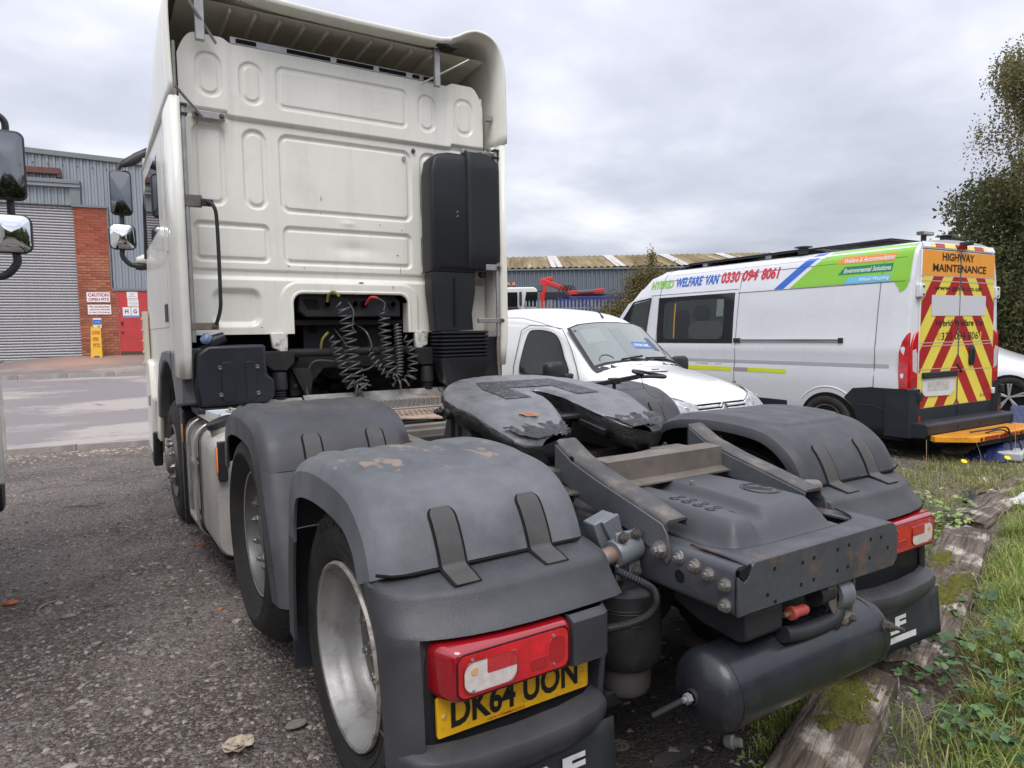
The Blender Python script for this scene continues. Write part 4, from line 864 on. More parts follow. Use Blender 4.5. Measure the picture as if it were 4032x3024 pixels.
# ---------------------------------------------------------------- fifth wheel
fw_top = pbr('greasy_plate', (0.185, 0.187, 0.197), .36, .35, var=.30, vs=7, bump=.0045, bs=24, dirt=((.060, .060, .064), .40, 7, .22), rvar=.16)
def xo_(y):
    pts = [(1.065, .30), (1.075, .36), (1.11, .405), (1.2, .435), (1.35, .463), (1.5, .476), (1.62, .468), (1.72, .432), (1.80, .372), (1.86, .295), (1.90, .21), (1.925, .12), (1.935, .0)]
    for a, b in zip(pts, pts[1:]):
        if a[0] <= y <= b[0]: return a[1]+(b[1]-a[1])*(y-a[0])/(b[0]-a[0])
    return pts[0][1] if y < 1.065 else 0.0
def xi_(y):
    pts = [(1.065, .185), (1.10, .155), (1.22, .098), (1.355, .056), (1.47, .044), (1.545, .034), (1.57, .018), (1.578, .0)]
    if y >= 1.578: return 0.0
    for a, b in zip(pts, pts[1:]):
        if a[0] <= y <= b[0]: return a[1]+(b[1]-a[1])*(y-a[0])/(b[0]-a[0])
    return pts[0][1]
def fz(y): 
    z = 1.257+(y-1.59)*.135
    if y < 1.40: z -= (1.40-y)**1.25*.30
    return z
for s in (-1, 1):
    ysm = list(np.linspace(1.066, 1.20, 10))+list(np.linspace(1.22, 1.54, 22))+[1.55, 1.56, 1.568, 1.574, 1.5775]+list(np.linspace(1.59, 1.85, 22))+list(np.linspace(1.86, 1.9345, 16))
    rt_, rs_ = [], []
    for y in ysm:
        a, b = xi_(y), xo_(y); b = max(b, a+.004); row = []; N = 26
        for k in range(N+1):
            x = a+(b-a)*k/N; ed = min(b-x, (x-a) if a > 0 else 9, 1.94-y+.02)
            nz = mn.noise(Vector((x*11, y*11, s*3.0)))*.5+mn.noise(Vector((x*34, y*34, 5+s)))*.3
            z = fz(y)-.014*max(0, 1-ed/.025)**2-(.030*max(0, 1-(b-x)/.10)**2*min(1, max(0, (1.9-y)/.4)))+nz*.0022+(.0035*nz if ed < .05 else 0)
            row.append((s*x, y, z))
        rt_.append(row)
        def wob(x, z, k): return .007*mn.noise(Vector((x*9, y*16, z*20+k)))+.004*mn.noise(Vector((x*30, y*40, z*40+k)))
        o1 = row[-1]; th = .085; fe = fz(y)-.036*min(1, max(0, (1.9-y)/.4))
        ring = [row[-1]]
        for q in (.006, .016, .030, .046, .062, th): ring.append((s*(b+.006+1.5*wob(b, q, 1)-(q*.3 if q > .05 else 0)), y, fe-q-.006+wob(y, q, 4)))
        ring.append((s*max(a+.02, b-.06), y, fe-th-.012)); ring.append((s*(a+.02), y, row[0][2]-th-.012))
        for q in (th, .05, .03, .012): ring.append((s*(a+wob(a, q, 9)*(1 if a > 0 else 0)), y, row[0][2]-q))
        ring.append(row[0]); rs_.append(ring)
    pl = MB().loft(rt_, close=False, cap=False).build('fifth_wheel_plate', fw_top, T, smooth=60)
    MB().loft(rs_, close=False, cap=True).build('grease_caked_rim', grease, pl, smooth=70)
MB().grid(lambda u, v: (-.13+.26*u, 1.62+.30*v, fz(1.62+.30*v)+.0035+.001*mn.noise(Vector((u*20, v*20, 1)))), 20, 20)
rough_g = pbr('scored_wear_patch', (0.032, 0.033, 0.036), .42, .3, var=.5, vs=30, bump=.004, bs=60, dirt=((.20, .20, .21), .28, 30, .08))
def patch(fx, nm='wear_patch'):
    return MB().grid(fx, 24, 20).build(nm, rough_g, T, smooth=60)
patch(lambda u, v: ((-.27+.54*u)*(1.0-.18*v), 1.61+.16*v+.02*math.sin(u*9)*.3, fz(1.61+.16*v)+.0028+.0012*mn.noise(Vector((u*18, v*12, 3)))))
for s in (-1, 1): patch(lambda u, v: (s*(.13+.14*u), 1.40+.21*v, fz(1.40+.21*v)+.0026+.0012*mn.noise(Vector((u*18, v*12, 7+s)))))
for s in (-1, 1):
    MB().grid(lambda u, v: (s*(xi_(1.07+.12*v)+.004+(xo_(1.07+.12*v)-xi_(1.07+.12*v)-.004)*u), 1.058+.12*v+.05*mn.noise(Vector((u*7, s, 2)))*v*(1 if v > .01 else 0), fz(1.07+.12*v)-.020*abs(u-.4)**2+.003-.008*v+.009*mn.noise(Vector((u*9, v*5, s)))-.03*max(0, .25-v)-.006*max(0, v-.7)/.3), 30, 14).build('grease_crust', grease, T, smooth=70)
MB().grid(lambda u, v: (-.30+.07*u+.01*math.sin(v*5), 1.205+.035*v+.01*math.sin(u*6), fz(1.22+.03*v)+.002), 6, 4).build('bare_rust_patch', pbr('bare_rust', (.36, .15, .08), .6, var=.35, vs=60, bump=.001, bs=90), T)
# pivots, pedestals, mounting
ped = pbr('dusty_casting', (.050, .048, .046), .6, var=.25, vs=7, bump=.001, bs=90, dirt=((.13, .115, .10), .35, 6, .3))
for s in (-1, 1):
    MB().prism([(1.20, .935), (1.90, .935), (1.90, .965), (1.74, .985), (1.68, 1.12), (1.64, 1.17), (1.50, 1.17), (1.46, 1.10), (1.42, .99), (1.34, 1.0), (1.30, 1.07), (1.24, 1.07), (1.20, .98)], 'x', s*.34, s*.44).build('pedestal', ped, T, bevel=.014, clean=True)
    for y in (1.53, 1.60): MB().box(s*.441, s*.446, y-.014, y+.014, 1.03, 1.13).build('pedestal_slot', hole_m, T)
    MB().cyl((s*.40, 1.57, 1.165), (s*.50, 1.57, 1.165), .026, 14).build('pivot_pin', grease, T)
    MB().hexnut((s*.50, 1.60, 1.175), (s, 0, 0), .016, .03).build('pivot_bolt', grease, T)
    MB().box(s*.28, s*.56, .98, 2.75, .915, .932).build('mounting_angle', ped, T, bevel=.003)
    MB().box(s*.552, s*.56, .98, 2.75, .86, .915).build('angle_flange', ped, T, bevel=.002)
    MB().loft([[(s*.40, y, .95+dz), (s*.47, y, .95+dz), (s*.47, y, .98+dz), (s*.40, y, .98+dz)] for y, dz in ((1.9, .0), (2.2, .01), (2.55, .03), (2.62, .03))], cap=True).build('slider_bar', dusty, T, bevel=.003)
    for y in (2.05, 2.2, 2.35, 2.7, 1.05, 1.12): MB().hexnut((s*.515, y, .932), (0, 0, 1), .017, .02).build('mounting_bolt', bolt_d, T)
for y in (1.02, 1.12, 1.30, 1.95, 2.25, 2.5, 2.72): MB().box(-.5, .5, y-.035, y+.035, .93, .965).build('slider_crossbar', ped if y < 2.4 else dusty, T, bevel=.004)
for x, y in ((-.44, 1.02), (-.34, 1.12), (.33, 1.02), (.40, 1.05), (.29, 1.1), (.44, 1.12)): MB().hexnut((x, y, .965), (0, 0, 1), .017, .028).build('mounting_bolt', bolt_d, T)
MB().box(-.30, -.05, .90, .93, .955, .972).build('slider_link', dusty, T, bevel=.003); MB().bar((-.25, .95, .975), (.30, 1.0, 1.0), .035, .012).build('slider_link', MATS['brown_dusty_steel'], T, bevel=.002)
MB().box(.28, .46, .97, 1.06, .966, 1.0).build('slider_block', dusty, T, bevel=.005)
# locking jaws inside slot
MB().box(-.12, .12, 1.30, 1.60, 1.12, 1.15).build('locking_jaw', grease, T, bevel=.01)
MB().bar((.10, 1.15, 1.075), (.05, 1.55, 1.17), .03, .03).build('jaw_bar', grease, T, bevel=.004)
# release handle with hooked loop
MB().bar((.44, 1.70, 1.235), (.80, 1.70, 1.268), .020, .026).build('release_handle', grease, T, bevel=.003)
MB().box(.60, .66, 1.68, 1.73, 1.235, 1.27).build('handle_clamp', grease, T, bevel=.006)
MB().cyl((.625, 1.70, 1.20), (.625, 1.70, 1.24), .010, 8).build('handle_bolt', grease, T)
steel_d = pbr('worn_black_bar', (.05, .047, .045), .35, .6, var=.3, vs=20)
MB().tube(smoothpath([(.78, 1.70, 1.268), (.90, 1.69, 1.265), (.985, 1.68, 1.258), (1.01, 1.70, 1.262), (.985, 1.735, 1.27), (.88, 1.74, 1.289), (.80, 1.735, 1.300), (.785, 1.70, 1.293), (.83, 1.685, 1.28)], 6), .010, 8).build('handle_loop', steel_d, T)
MB().tube(smoothpath([(.83, 1.70, 1.262), (.835, 1.68, 1.20), (.86, 1.62, 1.15), (.90, 1.60, 1.165), (.93, 1.63, 1.17), (.88, 1.58, 1.15), (.82, 1.52, 1.10)], 6), .0022, 5).build('tie_wire', steel_d, T)
# ---------------------------------------------------------------- catwalk
def perforated(x0, x1, y0, y1, z, nm, m, dots=True):
    o = MB().box(x0, x1, y0, y1, z-.012, z).build(nm, m, T, bevel=.002)
    return o
cat = perforated(-.48, .95, 3.40, 3.98, 1.0, 'catwalk_plate', alu_d)
V = []; F = []
dz = 1.003
for i in range(34):
    for j in range(13):
        x = -.46+i*.041+(.02 if j % 2 else 0); y = 3.43+j*.042
        k = len(V); V += [(x-.012, y, dz), (x, y-.009, dz+.005), (x+.012, y, dz), (x, y+.009, dz+.005)]; F.append((k, k+1, k+2, k+3))
o = np_mesh('tread_perforations', V, F, pbr('tread_bright', (.62, .62, .62), .3, .7, dirt=((.2, .17, .15), .3, 8, .2)), cat); o['kind'] = 'stuff'
V = []; F = []
for i in range(34):
    for j in range(13):
        x = -.44+i*.041+(.02 if j % 2 else 0); y = 3.43+j*.042
        k = len(V); V += [(x-.008, y-.007, dz-.0015), (x+.008, y-.007, dz-.0015), (x+.008, y+.007, dz-.0015), (x-.008, y+.007, dz-.0015)]; F.append((k, k+1, k+2, k+3))
o = np_mesh('tread_holes', V, F, hole_m, cat); o['kind'] = 'stuff'
rear_step = MB().prism([(.10, 2.80), (.80, 2.80), (.95, 3.0), (.95, 3.385), (-.40, 3.385), (-.38, 3.1)], 'z', .972, .988).build('rear_tread_plate', pbr('rusty_tread', (.42, .31, .24), .6, .2, var=.2, vs=9, dirt=((.05, .04, .035), .34, 8, .12)), T, bevel=.004)
V = []; F = []
for i in range(30):
    for j in range(9):
        x = -.30+i*.038+(.02 if j % 2 else 0); y = 2.86+j*.055
        if x < -.38+(.5 if y < 3.0 else 0) or x > .9: continue
        if y < 3.1 and x < .10-(y-2.80)*1.6+.03: continue
        k = len(V); V += [(x-.012, y-.006, .990), (x+.012, y-.006, .990), (x+.012, y+.006, .990), (x-.012, y+.006, .990)]; F.append((k, k+1, k+2, k+3))
o = np_mesh('tread_holes', V, F, hole_m, rear_step); o['kind'] = 'stuff'
MB().prism([(2.80, .988), (2.78, .95), (2.795, .92), (2.81, .95)], 'x', .12, .80).build('tread_front_flange', dusty, T)
MB().prism([(-.38, .97), (.10, .97), (.10, .86), (-.02, .80), (-.30, .84)], 'y', 2.84, 2.86).build('tread_support', black_d, T)
# lipped aluminium side covers over tank (the tray) and front lip
MB().prism([(3.42, 1.0), (3.98, 1.0), (4.02, 1.015), (4.10, 1.06), (4.11, 1.055), (4.03, 1.005), (3.98, .985), (3.42, .985)], 'x', -1.22, -.46).build('tank_top_cover', alu_d, T, bevel=.003)
MB().prism([(3.97, 1.0), (4.02, 1.015), (4.10, 1.075), (4.11, 1.07), (4.03, 1.005), (3.98, .985)], 'x', -.45, .70).build('catwalk_front_lip', alu, T, bevel=.002)
MB().prism([(3.97, 1.0), (4.02, 1.015), (4.10, 1.075), (4.11, 1.07), (4.03, 1.005), (3.98, .985)], 'x', .712, 1.05).build('catwalk_front_lip', alu, T, bevel=.002)
MB().prism([(-1.22, 3.98), (-1.22, 3.42), (-1.0, 3.22), (-.60, 3.22), (-.48, 3.42), (-.48, 3.98)], 'z', .986, .999).build('tank_cover_sheet', alu_d, T, bevel=.003)
# ---------------------------------------------------------------- fuel tank with steps
tk = pbr('tank_aluminium', (.62, .59, .55), .42, .35, var=.12, vs=4, dirt=((.28, .24, .2), .3, 5, .3), rvar=.1, streak=.15)
def tank_sec(x, y0, y1, z0, z1, r): return [(x, p[0], p[1]) for p in rrect(y0, y1, z0, z1, r, 6)]
TP = rrect(-1.262, -.52, .22, .955, .11, 7)
tank = MB().loft([[(a, 3.02, b) for a, b in [(.5*(p[0]+.891)*1.9-.891 if False else p[0]*.98-.018, p[1]*.96+.024) for p in TP]], [(a, 3.05, b) for a, b in TP], [(a, 3.66, b) for a, b in TP], [(a, 3.665, b) for a, b in [(p[0]*.985-.013, p[1]) for p in TP]]], cap=True).build('fuel_tank', tk, T, smooth=50)
MB().loft([[(a*.99, 3.72, b) for a, b in TP], [(a, 3.73, b) for a, b in TP], [(a, 4.12, b) for a, b in TP], [(a*.985-.01, 4.14, b*.97+.02) for a, b in TP]], cap=True)
fp = MB(); fp.loft([[(p[0]*1.0, y, p[1]) for p in TP] for y in (4.02, 4.30)], cap=True); fp.build('front_tank_section', tk, tank, smooth=50)
MB().box(-1.13, -.52, 3.66, 4.03, .25, .93).build('step_recess_wall', pbr('recess_paint', (.30, .28, .26), .55, .3, dirt=((.15, .13, .11), .35, 6, .3)), tank)
for y in (3.58, 4.08, 4.22):
    SP = rrect(-1.270, -.515, .212, .963, .115, 7)
    MB().loft([[(p[0], y, p[1]) for p in SP], [(p[0], y+.035, p[1]) for p in SP]], cap=False).build('tank_strap', black_p if y != 3.58 else black_p, tank, solid=.004)
for y in (3.635, 4.0):
    SP = rrect(-1.278, -.52, .205, .965, .12, 7)
    MB().loft([[(p[0], y, p[1]) for p in SP], [(p[0], y+.05, p[1]) for p in SP]], cap=False).build('step_frame', alu, tank, smooth=50, solid=.012)
for z, dx_ in ((.70, 0), (.33, .02)):
    st = MB(); st.box(-1.275-dx_, -1.10, 3.69, 4.0, z-.035, z); so_ = st.build('step_tread', alu_d, tank, bevel=.006)
    for i in range(3):
        for j in range(6): MB().box(-1.255+i*.045, -1.235+i*.045, 3.72+j*.045, 3.745+j*.045, z, z+.003).build('tread_hole', hole_m, so_)
MB().lathe([(.085, 0), (.085, .02), (.078, .05), (.075, .10)], (-1.14, 3.30, .90), (-.35, 0, .94), 24).build('filler_neck', alu_d, tank)
MB().lathe([(.0, .035), (.07, .035), (.082, .028), (.085, 0), (.075, -.01)], (-1.175, 3.30, .995), (-.35, 0, .94), 12).build('filler_cap', black_p, tank)
MB().box(-1.25, -1.20, 2.98, 3.02, .70, .93).build('reflector_mount', black_p, T, bevel=.006); MB().box(-1.262, -1.251, 2.975, 3.015, .75, .90).build('amber_reflector', amber, T, bevel=.006)
MB().box(-1.27, -1.17, 4.33, 4.42, .70, 1.0).build('reflector_mount', black_p, T, bevel=.01); MB().box(-1.284, -1.272, 4.33, 4.355, .76, .90).build('amber_reflector', amber, T, bevel=.006)
MB().box(-1.22, -.5, 3.0, 4.4, .18, .21).build('tank_bracket', black_d, T)
# ---------------------------------------------------------------- guard tube bracket and clamp (left), hose, air spring
grey_b = pbr('grey_bracket_paint', (.17, .185, .20), .45, .2, var=.15, vs=9, dirt=((.07, .06, .055), .3, 12, .2))
br = MB().prism([(-.545, .92), (-.46, .945), (-.405, .80), (-.43, .77), (-.50, .79)], 'y', .44, .50).build('mudguard_bracket', grey_b, T, bevel=.005)
MB().prism([(-.52, .925), (-.455, .945), (-.43, .86), (-.475, .84)], 'y', .425, .44).build('bracket_face', grey_b, br, bevel=.003)
MB().lathe([(0, 0), (.042, 0), (.045, .006), (.045, .095), (.042, .10), (0, .10)], (-.505, .395, .828), (1, .05, .12), 20).build('tube_clamp', grey_b, T)
MB().box(-.505, -.405, .375, .39, .845, .90).build('clamp_lug', grey_b, T, bevel=.006); MB().box(-.505, -.405, .375, .39, .745, .80).build('clamp_lug', grey_b, T, bevel=.006)
for x, z in ((-.485, .885), (-.43, .89), (-.485, .765), (-.43, .77)): inst(bolt_me, 'bolt', (x, .373, z), parent=T)
MB().tube(smoothpath([(-.50, .40, .828), (-.54, .40, .822), (-.585, .41, .80), (-.62, .43, .775)], 6), .028, 14).build('mudguard_tube', pbr('rusting_tube', (.17, .18, .19), .45, .2, dirt=((.30, .13, .07), .42, 16, .1)), T)
MB().tube(smoothpath([(.40, .45, .90), (.50, .42, .905), (.58, .42, .895)], 6), .028, 14).build('mudguard_tube', MATS['rusting_tube'], T)
MB().box(.41, .44, .44, .48, .90, .955).build('tube_bracket', galv, T, bevel=.003)
P = smoothpath([(-.54, .34, .80), (-.48, .30, .765), (-.425, .30, .725), (-.415, .30, .68), (-.45, .30, .650), (-.53, .30, .642), (-.62, .30, .65)], 10)
corr = []
for i in range(len(P)-1):
    for k in range(3): corr.append(P[i].lerp(P[i+1], k/3))
MB().tube(corr, [(.0135 if i % 3 == 0 else .0115) for i in range(len(corr))], 10).build('corrugated_hose', black_p, T, smooth=20)
MB().tube(smoothpath([(-.62, .5, .84), (-.52, .45, .80), (-.45, .44, .76)], 5), .009, 8).build('air_pipe', black_p, T)
MB().cyl((-.475, .38, .75), (-.475, .38, .80), .018, 6).build('pipe_union', black_p, T)
MB().prism([(-.40, .80), (-.37, .80), (-.37, .68), (-.46, .68)], 'y', .42, .43).build('gusset', grey_b, T)
rub2 = pbr('air_spring_rubber', (.022, .022, .023), .55, var=.2, vs=8, dirt=((.07, .06, .055), .35, 5, .3), bump=.0005, bs=100)
for s in (-1, 1):
    asp = MB().lathe([(0, 0), (.10, 0), (.118, -.008), (.122, -.03), (.123, -.12), (.126, -.20), (.120, -.245), (.100, -.265), (.092, -.255), (.088, -.25)], (s*.385, .48, .685), (0, 0, 1), 32).build('air_spring', rub2, T, smooth=40)
    MB().lathe([(.088, -.25), (.088, -.34), (.078, -.36), (0, -.36)], (s*.385, .48, .685), (0, 0, 1), 32).build('piston', pbr('dusty_piston', (.10, .095, .09), .6, dirt=((.04, .04, .04), .4, 9, .3)), asp)
    MB().lathe([(0, .008), (.095, .006), (.118, -.004), (.12, -.012)], (s*.385, .48, .688), (0, 0, 1), 32).build('spring_cap', rust_m, asp)
    for z in (-.05, -.06, -.10): MB().lathe([(.1235, z), (.1250, z-.002), (.1235, z-.004)], (s*.385, .48, .685), (0, 0, 1), 32).build('rubber_ring', rub2, asp)
    MB().tube([(s*.385, .48, .34), (s*.385, .48, .27)], .02, 10).build('spring_stud', dusty, asp)
    MB().box(s*.30, s*.50, .44, .95, .29, .35).build('spring_beam', black_d, T, bevel=.01)
# ---------------------------------------------------------------- air tank slung under the crossmember
tkm = pbr('air_tank_paint', (.016, .018, .024), .34, var=.25, vs=4, dirt=((.06, .06, .062), .3, 5, .3), rvar=.12, coat=.25, bump=.0004, bs=120)
prof = [(0, -.462)]+[(.120*math.cos(a), -.39-.072*math.sin(a)) for a in np.linspace(math.pi/2-.15, 0, 9)]+[(.122, -.39), (.122, -.372), (.120, -.370), (.120, .312), (.122, .314), (.122, .335)]+[(.120*math.cos(a), .335+.072*math.sin(a)) for a in np.linspace(0, math.pi/2-.15, 9)]+[(0, .407)]
at = MB().lathe(prof, (0, .10, .485), (1, 0, 0), 48).build('air_tank', tkm, T, smooth=40)
MB().lathe([(0, 0), (.022, 0), (.024, .012), (.018, .016)], (-.455, .10, .485), (-1, 0, 0), 16).build('boss', black_p, at)
MB().hexnut((-.470, .10, .485), (-1, 0, 0), .015, .03, False).build('drain_fitting', galv, at)
MB().tube([(-.50, .105, .482), (-.56, .16, .43)], .0085, 8).build('drain_pipe', black_p, at)
MB().hexnut((.33, -.01, .535), (0, -1, .2), .016, .03).build('tank_plug', bolt_d, at); MB().cyl((.33, -.04, .54), (.33, -.07, .545), .007, 8).build('plug_stem', bolt_d, at)
MB().prism([(-.08, .595), (-.06, .625), (-.045, .595)], 'y', .03, .10).build('tank_tab', black_p, at)
MB().hexnut((.20, .12, .60), (0, 0, 1), .014, .03).build('tank_top_plug', bolt_d, at)
# black box, red handled isolator and bent tube with clamp
MB().prism([(.32, .72), (.05, .725), (.03, .71), (.03, .635), (.06, .618), (.20, .63), (.32, .67)], 'x', -.32, -.155).build('isolator_box', black_p, T, bevel=.008, clean=True)
lettering('+', pbr('moulded_cross', (.045, .047, .05), .5), lambda u, v: (u, .0288, v), -.215, -.185, .645, .675, T, bold=-.02)
MB().cyl((-.155, .03, .675), (-.12, .03, .673), .008, 10).build('isolator_stem', pbr('brass', (.55, .45, .28), .3, .9), T)
MB().lathe([(0, 0), (.020, 0), (.021, .015), (.017, .02), (.0165, .07), (.014, .078), (0, .078)], (-.125, .03, .673), (1, 0, -.05), 16).build('isolator_handle', pbr('faded_red_plastic', (.42, .07, .06), .45), T)
MB().tube(smoothpath([(-.155, .03, .615), (-.06, .03, .600), (.06, .03, .600), (.11, .03, .612), (.135, .04, .64)], 7), .0245, 14).build('bent_tube', black_p, T)
MB().lathe([(.036, -.03), (.052, -.03), (.054, 0), (.052, .03), (.036, .03)], (.14, .05, .675), (1, -.1, 0), 24).build('tube_clamp', grey_b, T)
MB().box(.10, .20, .02, .05, .575, .60).build('clamp_lug', dusty, T, bevel=.003)
for x in (.12, .18): MB().hexnut((x, .018, .59), (0, -1, 0), .010, .015).build('clamp_bolt', bolt_d, T)
MB().prism([(.05, .735), (.10, .735), (.10, .64), (.085, .62), (.06, .66)], 'y', .02, .028).build('clamp_hanger', dusty, T, bevel=.002)
MB().cyl((.02, .05, .69), (.09, .05, .69), .035, 18).build('rubber_bush', black_p, T)
MB().prism([(.205, .735), (.24, .735), (.215, .715), (.212, .60), (.203, .60)], 'y', .03, .06).build('hanger_strap', dusty, T)
# swarf of inner clutter so that nothing reads as empty beneath
mb = MB()
for i in range(14):
    x = random.uniform(-.35, .35); y = random.uniform(1.0, 2.8); mb.tube(smoothpath([(x, y, .8), (x+.1, y+.3, .84), (x, y+.8, .8)], 4), .012, 6)
mb.build('chassis_pipes', black_d, T)
# =================================================================== GROUND, ROAD, KERBS
FE = Vector((.99, -.141, 0)).normalized(); FN = Vector((.141, .99, 0)).normalized(); FP = Vector((-1.674, 21.095, 0))
def fs(x, y): return (x-FP.x)*FN.x+(y-FP.y)*FN.y       # distance beyond the workshop front
def ground_z(x, y):
    s = fs(x, y)
    z = np.interp(s, [-40, -11.0, -4.0, 0.0, 8.0, 60], [0, 0, .66, .98, .9, .6])
    right = np.clip((x-2.0)/6.0, 0, 1)       # yard to the right stays low
    s2 = np.interp(y, [-50, 12, 22, 80], [0, 0, .5, .6])
    return z*(1-right)+s2*right
def yard_z(x, y):
    z = ground_z(x, y)
    return z+.012*(np.sin(x*1.3+y*.7)+np.sin(y*1.9-x*.6))*np.clip((8-np.abs(y))/4, 0, 1)
gx = np.concatenate([np.linspace(-400, -14, 14), np.linspace(-12, 16, 141), np.linspace(18, 400, 16)])
gy = np.concatenate([np.linspace(-300, -8, 12), np.linspace(-6, 14, 121), np.linspace(15, 40, 40), np.linspace(50, 900, 16)])
GX, GY = np.meshgrid(gx, gy); GZ = yard_z(GX, GY)
GZ = np.where(fs(GX, GY) > -11.0, GZ-.05*(GX < 3), GZ)
nx, ny = len(gx), len(gy); ii, jj = np.meshgrid(np.arange(nx-1), np.arange(ny-1)); q = (jj*nx+ii).ravel()
gm = bpy.data.materials.new('yard_ground'); gm.use_nodes = True; t = gm.node_tree; N = t.nodes; L = t.links; b = N['Principled BSDF']
def _n(sc, det=6, ro=.65, w=0): 
    n = N.new('ShaderNodeTexNoise'); n.inputs['Scale'].default_value = sc; n.inputs['Detail'].default_value = det; n.inputs['Roughness'].default_value = ro
    mp = N.new('ShaderNodeMapping'); mp.inputs['Location'].default_value = (w*3.1, w*7.7, w); L.new(_tc.outputs['Object'], mp.inputs[0]); L.new(mp.outputs[0], n.inputs['Vector']); return n.outputs[0]
def _mr(v, a, c, d=0., e=1.):
    x = N.new('ShaderNodeMapRange'); x.clamp = True; L.new(v, x.inputs[0])
    for i, q_ in enumerate((a, c, d, e)): x.inputs[i+1].default_value = q_
    return x.outputs[0]
def _mix(f, a, c, bt='MIX'):
    x = N.new('ShaderNodeMix'); x.data_type = 'RGBA'; x.blend_type = bt
    if isinstance(f, (int, float)): x.inputs[0].default_value = f
    else: L.new(f, x.inputs[0])
    for i, v in ((6, a), (7, c)):
        if isinstance(v, tuple): x.inputs[i].default_value = (*v, 1)
        else: L.new(v, x.inputs[i])
    return x.outputs[2]
def _math(op, a, c):
    n = N.new('ShaderNodeMath'); n.operation = op
    for i, v in enumerate((a, c)):
        if isinstance(v, (int, float)): n.inputs[i].default_value = v
        else: L.new(v, n.inputs[i])
    return n.outputs[0]
_tc = N.new('ShaderNodeTexCoord')
base = _mix(_mr(_n(.9), .35, .65), (.16, .125, .105), (.25, .21, .185))
base = _mix(_mr(_n(1.6, w=2), .44, .60, 0, .85), base, (.070, .046, .035))
vor = N.new('ShaderNodeTexVoronoi'); vor.inputs['Scale'].default_value = 55; vor.inputs['Randomness'].default_value = 1; L.new(_tc.outputs['Object'], vor.inputs['Vector'])
sepc = N.new('ShaderNodeSeparateColor'); L.new(vor.outputs['Color'], sepc.inputs[0])
base = _mix(_mr(sepc.outputs[0], .66, .9, 0, .85), base, (.30, .275, .26))
base = _mix(_mr(sepc.outputs[1], .55, .9, 0, .7), base, (.05, .045, .042))
vor2 = N.new('ShaderNodeTexVoronoi'); vor2.inputs['Scale'].default_value = 130; L.new(_tc.outputs['Object'], vor2.inputs['Vector'])
sep2 = N.new('ShaderNodeSeparateColor'); L.new(vor2.outputs['Color'], sep2.inputs[0])
base = _mix(_mr(sep2.outputs[0], .6, .95, 0, .8), base, (.27, .245, .225))
base = _mix(_mr(sep2.outputs[2], .5, .95, 0, .6), base, (.045, .037, .033))
# mossy, earthy side to the right
sx = N.new('ShaderNodeSeparateXYZ'); L.new(_tc.outputs['Object'], sx.inputs[0])
mm = _mr(_math('ADD', sx.outputs[0], _math('MULTIPLY', _n(1.1, w=4), 2.0)), 2.9, 4.0)
mossc = _mix(_mr(_n(2.2, w=5), .42, .6), (.12, .095, .07), (.085, .095, .030))
mossc = _mix(_mr(_n(14, w=6), .45, .65), mossc, (.20, .18, .15))
fin = _mix(_math('MULTIPLY', mm, .75), base, mossc)
oil_shade = N.new('ShaderNodeVectorMath'); oil_shade.operation = 'DISTANCE'; L.new(_tc.outputs['Object'], oil_shade.inputs[0]); oil_shade.inputs[1].default_value = (-.1, .9, 0)  # dark oily soil, with some of the shade under the lorry painted in
fin0 = fin; fin = _mix(_mr(_math('ADD', oil_shade.outputs['Value'], _math('MULTIPLY', _n(2.2, w=12), .8)), 1.1, 1.9, .8, 0), fin0, (.028, .022, .018))
ux = _mr(_math('ABSOLUTE', sx.outputs[0], 0), 1.5, .9); uy = _mr(sx.outputs[1], -.4, .3)
L.new(fin, b.inputs['Base Color']); b.inputs['Roughness'].default_value = .85
bp = N.new('ShaderNodeBump'); bp.inputs['Distance'].default_value = .02; bp.inputs['Strength'].default_value = .9
hh = _math('ADD', _math('MULTIPLY', vor.outputs['Distance'], -.9), _math('MULTIPLY', _n(28, w=8), .9)); hh = _math('ADD', hh, _math('MULTIPLY', vor2.outputs['Distance'], -.4)); L.new(hh, bp.inputs['Height']); L.new(bp.outputs[0], b.inputs['Normal'])
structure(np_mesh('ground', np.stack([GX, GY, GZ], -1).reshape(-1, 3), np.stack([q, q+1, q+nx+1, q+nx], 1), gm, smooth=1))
def F(s, e, dz=0.0, zz=None):
    p = FP+FE*e+FN*s
    return (p.x, p.y, (float(np.interp(s, [-40, -11.0, -4.0, 0.0, 8], [0, 0, .66, .98, .9])) if zz is None else zz)+dz)
# road (worn tarmac with pale patches)
rm = bpy.data.materials.new('worn_tarmac'); rm.use_nodes = True; t = rm.node_tree; N = t.nodes; L = t.links; b = N['Principled BSDF']; _tc = N.new('ShaderNodeTexCoord')
mpn = N.new('ShaderNodeMapping'); mpn.inputs['Scale'].default_value = (.35, 1.0, 1.0); mpn.inputs['Rotation'].default_value = (0, 0, .14); L.new(_tc.outputs['Object'], mpn.inputs[0])
nz = N.new('ShaderNodeTexNoise'); nz.inputs['Scale'].default_value = .75; nz.inputs['Detail'].default_value = 9; nz.inputs['Roughness'].default_value = .62; L.new(mpn.outputs[0], nz.inputs['Vector'])
c = _mix(_mr(_n(60), .3, .7), (.17, .15, .155), (.26, .235, .24)); c = _mix(_mr(_n(.5, w=3), .35, .65), c, (.23, .205, .20))
c = _mix(_mr(_math('ADD', nz.outputs[0], _math('MULTIPLY', _n(7, w=11), .12)), .545, .625), c, (.37, .33, .305)); c = _mix(_mr(_n(2.0, w=7), .62, .72, 0, .6), c, (.10, .085, .08))
L.new(c, b.inputs['Base Color']); b.inputs['Roughness'].default_value = .8
bp = N.new('ShaderNodeBump'); bp.inputs['Distance'].default_value = .004; L.new(_n(90), bp.inputs['Height']); L.new(bp.outputs[0], b.inputs['Normal'])
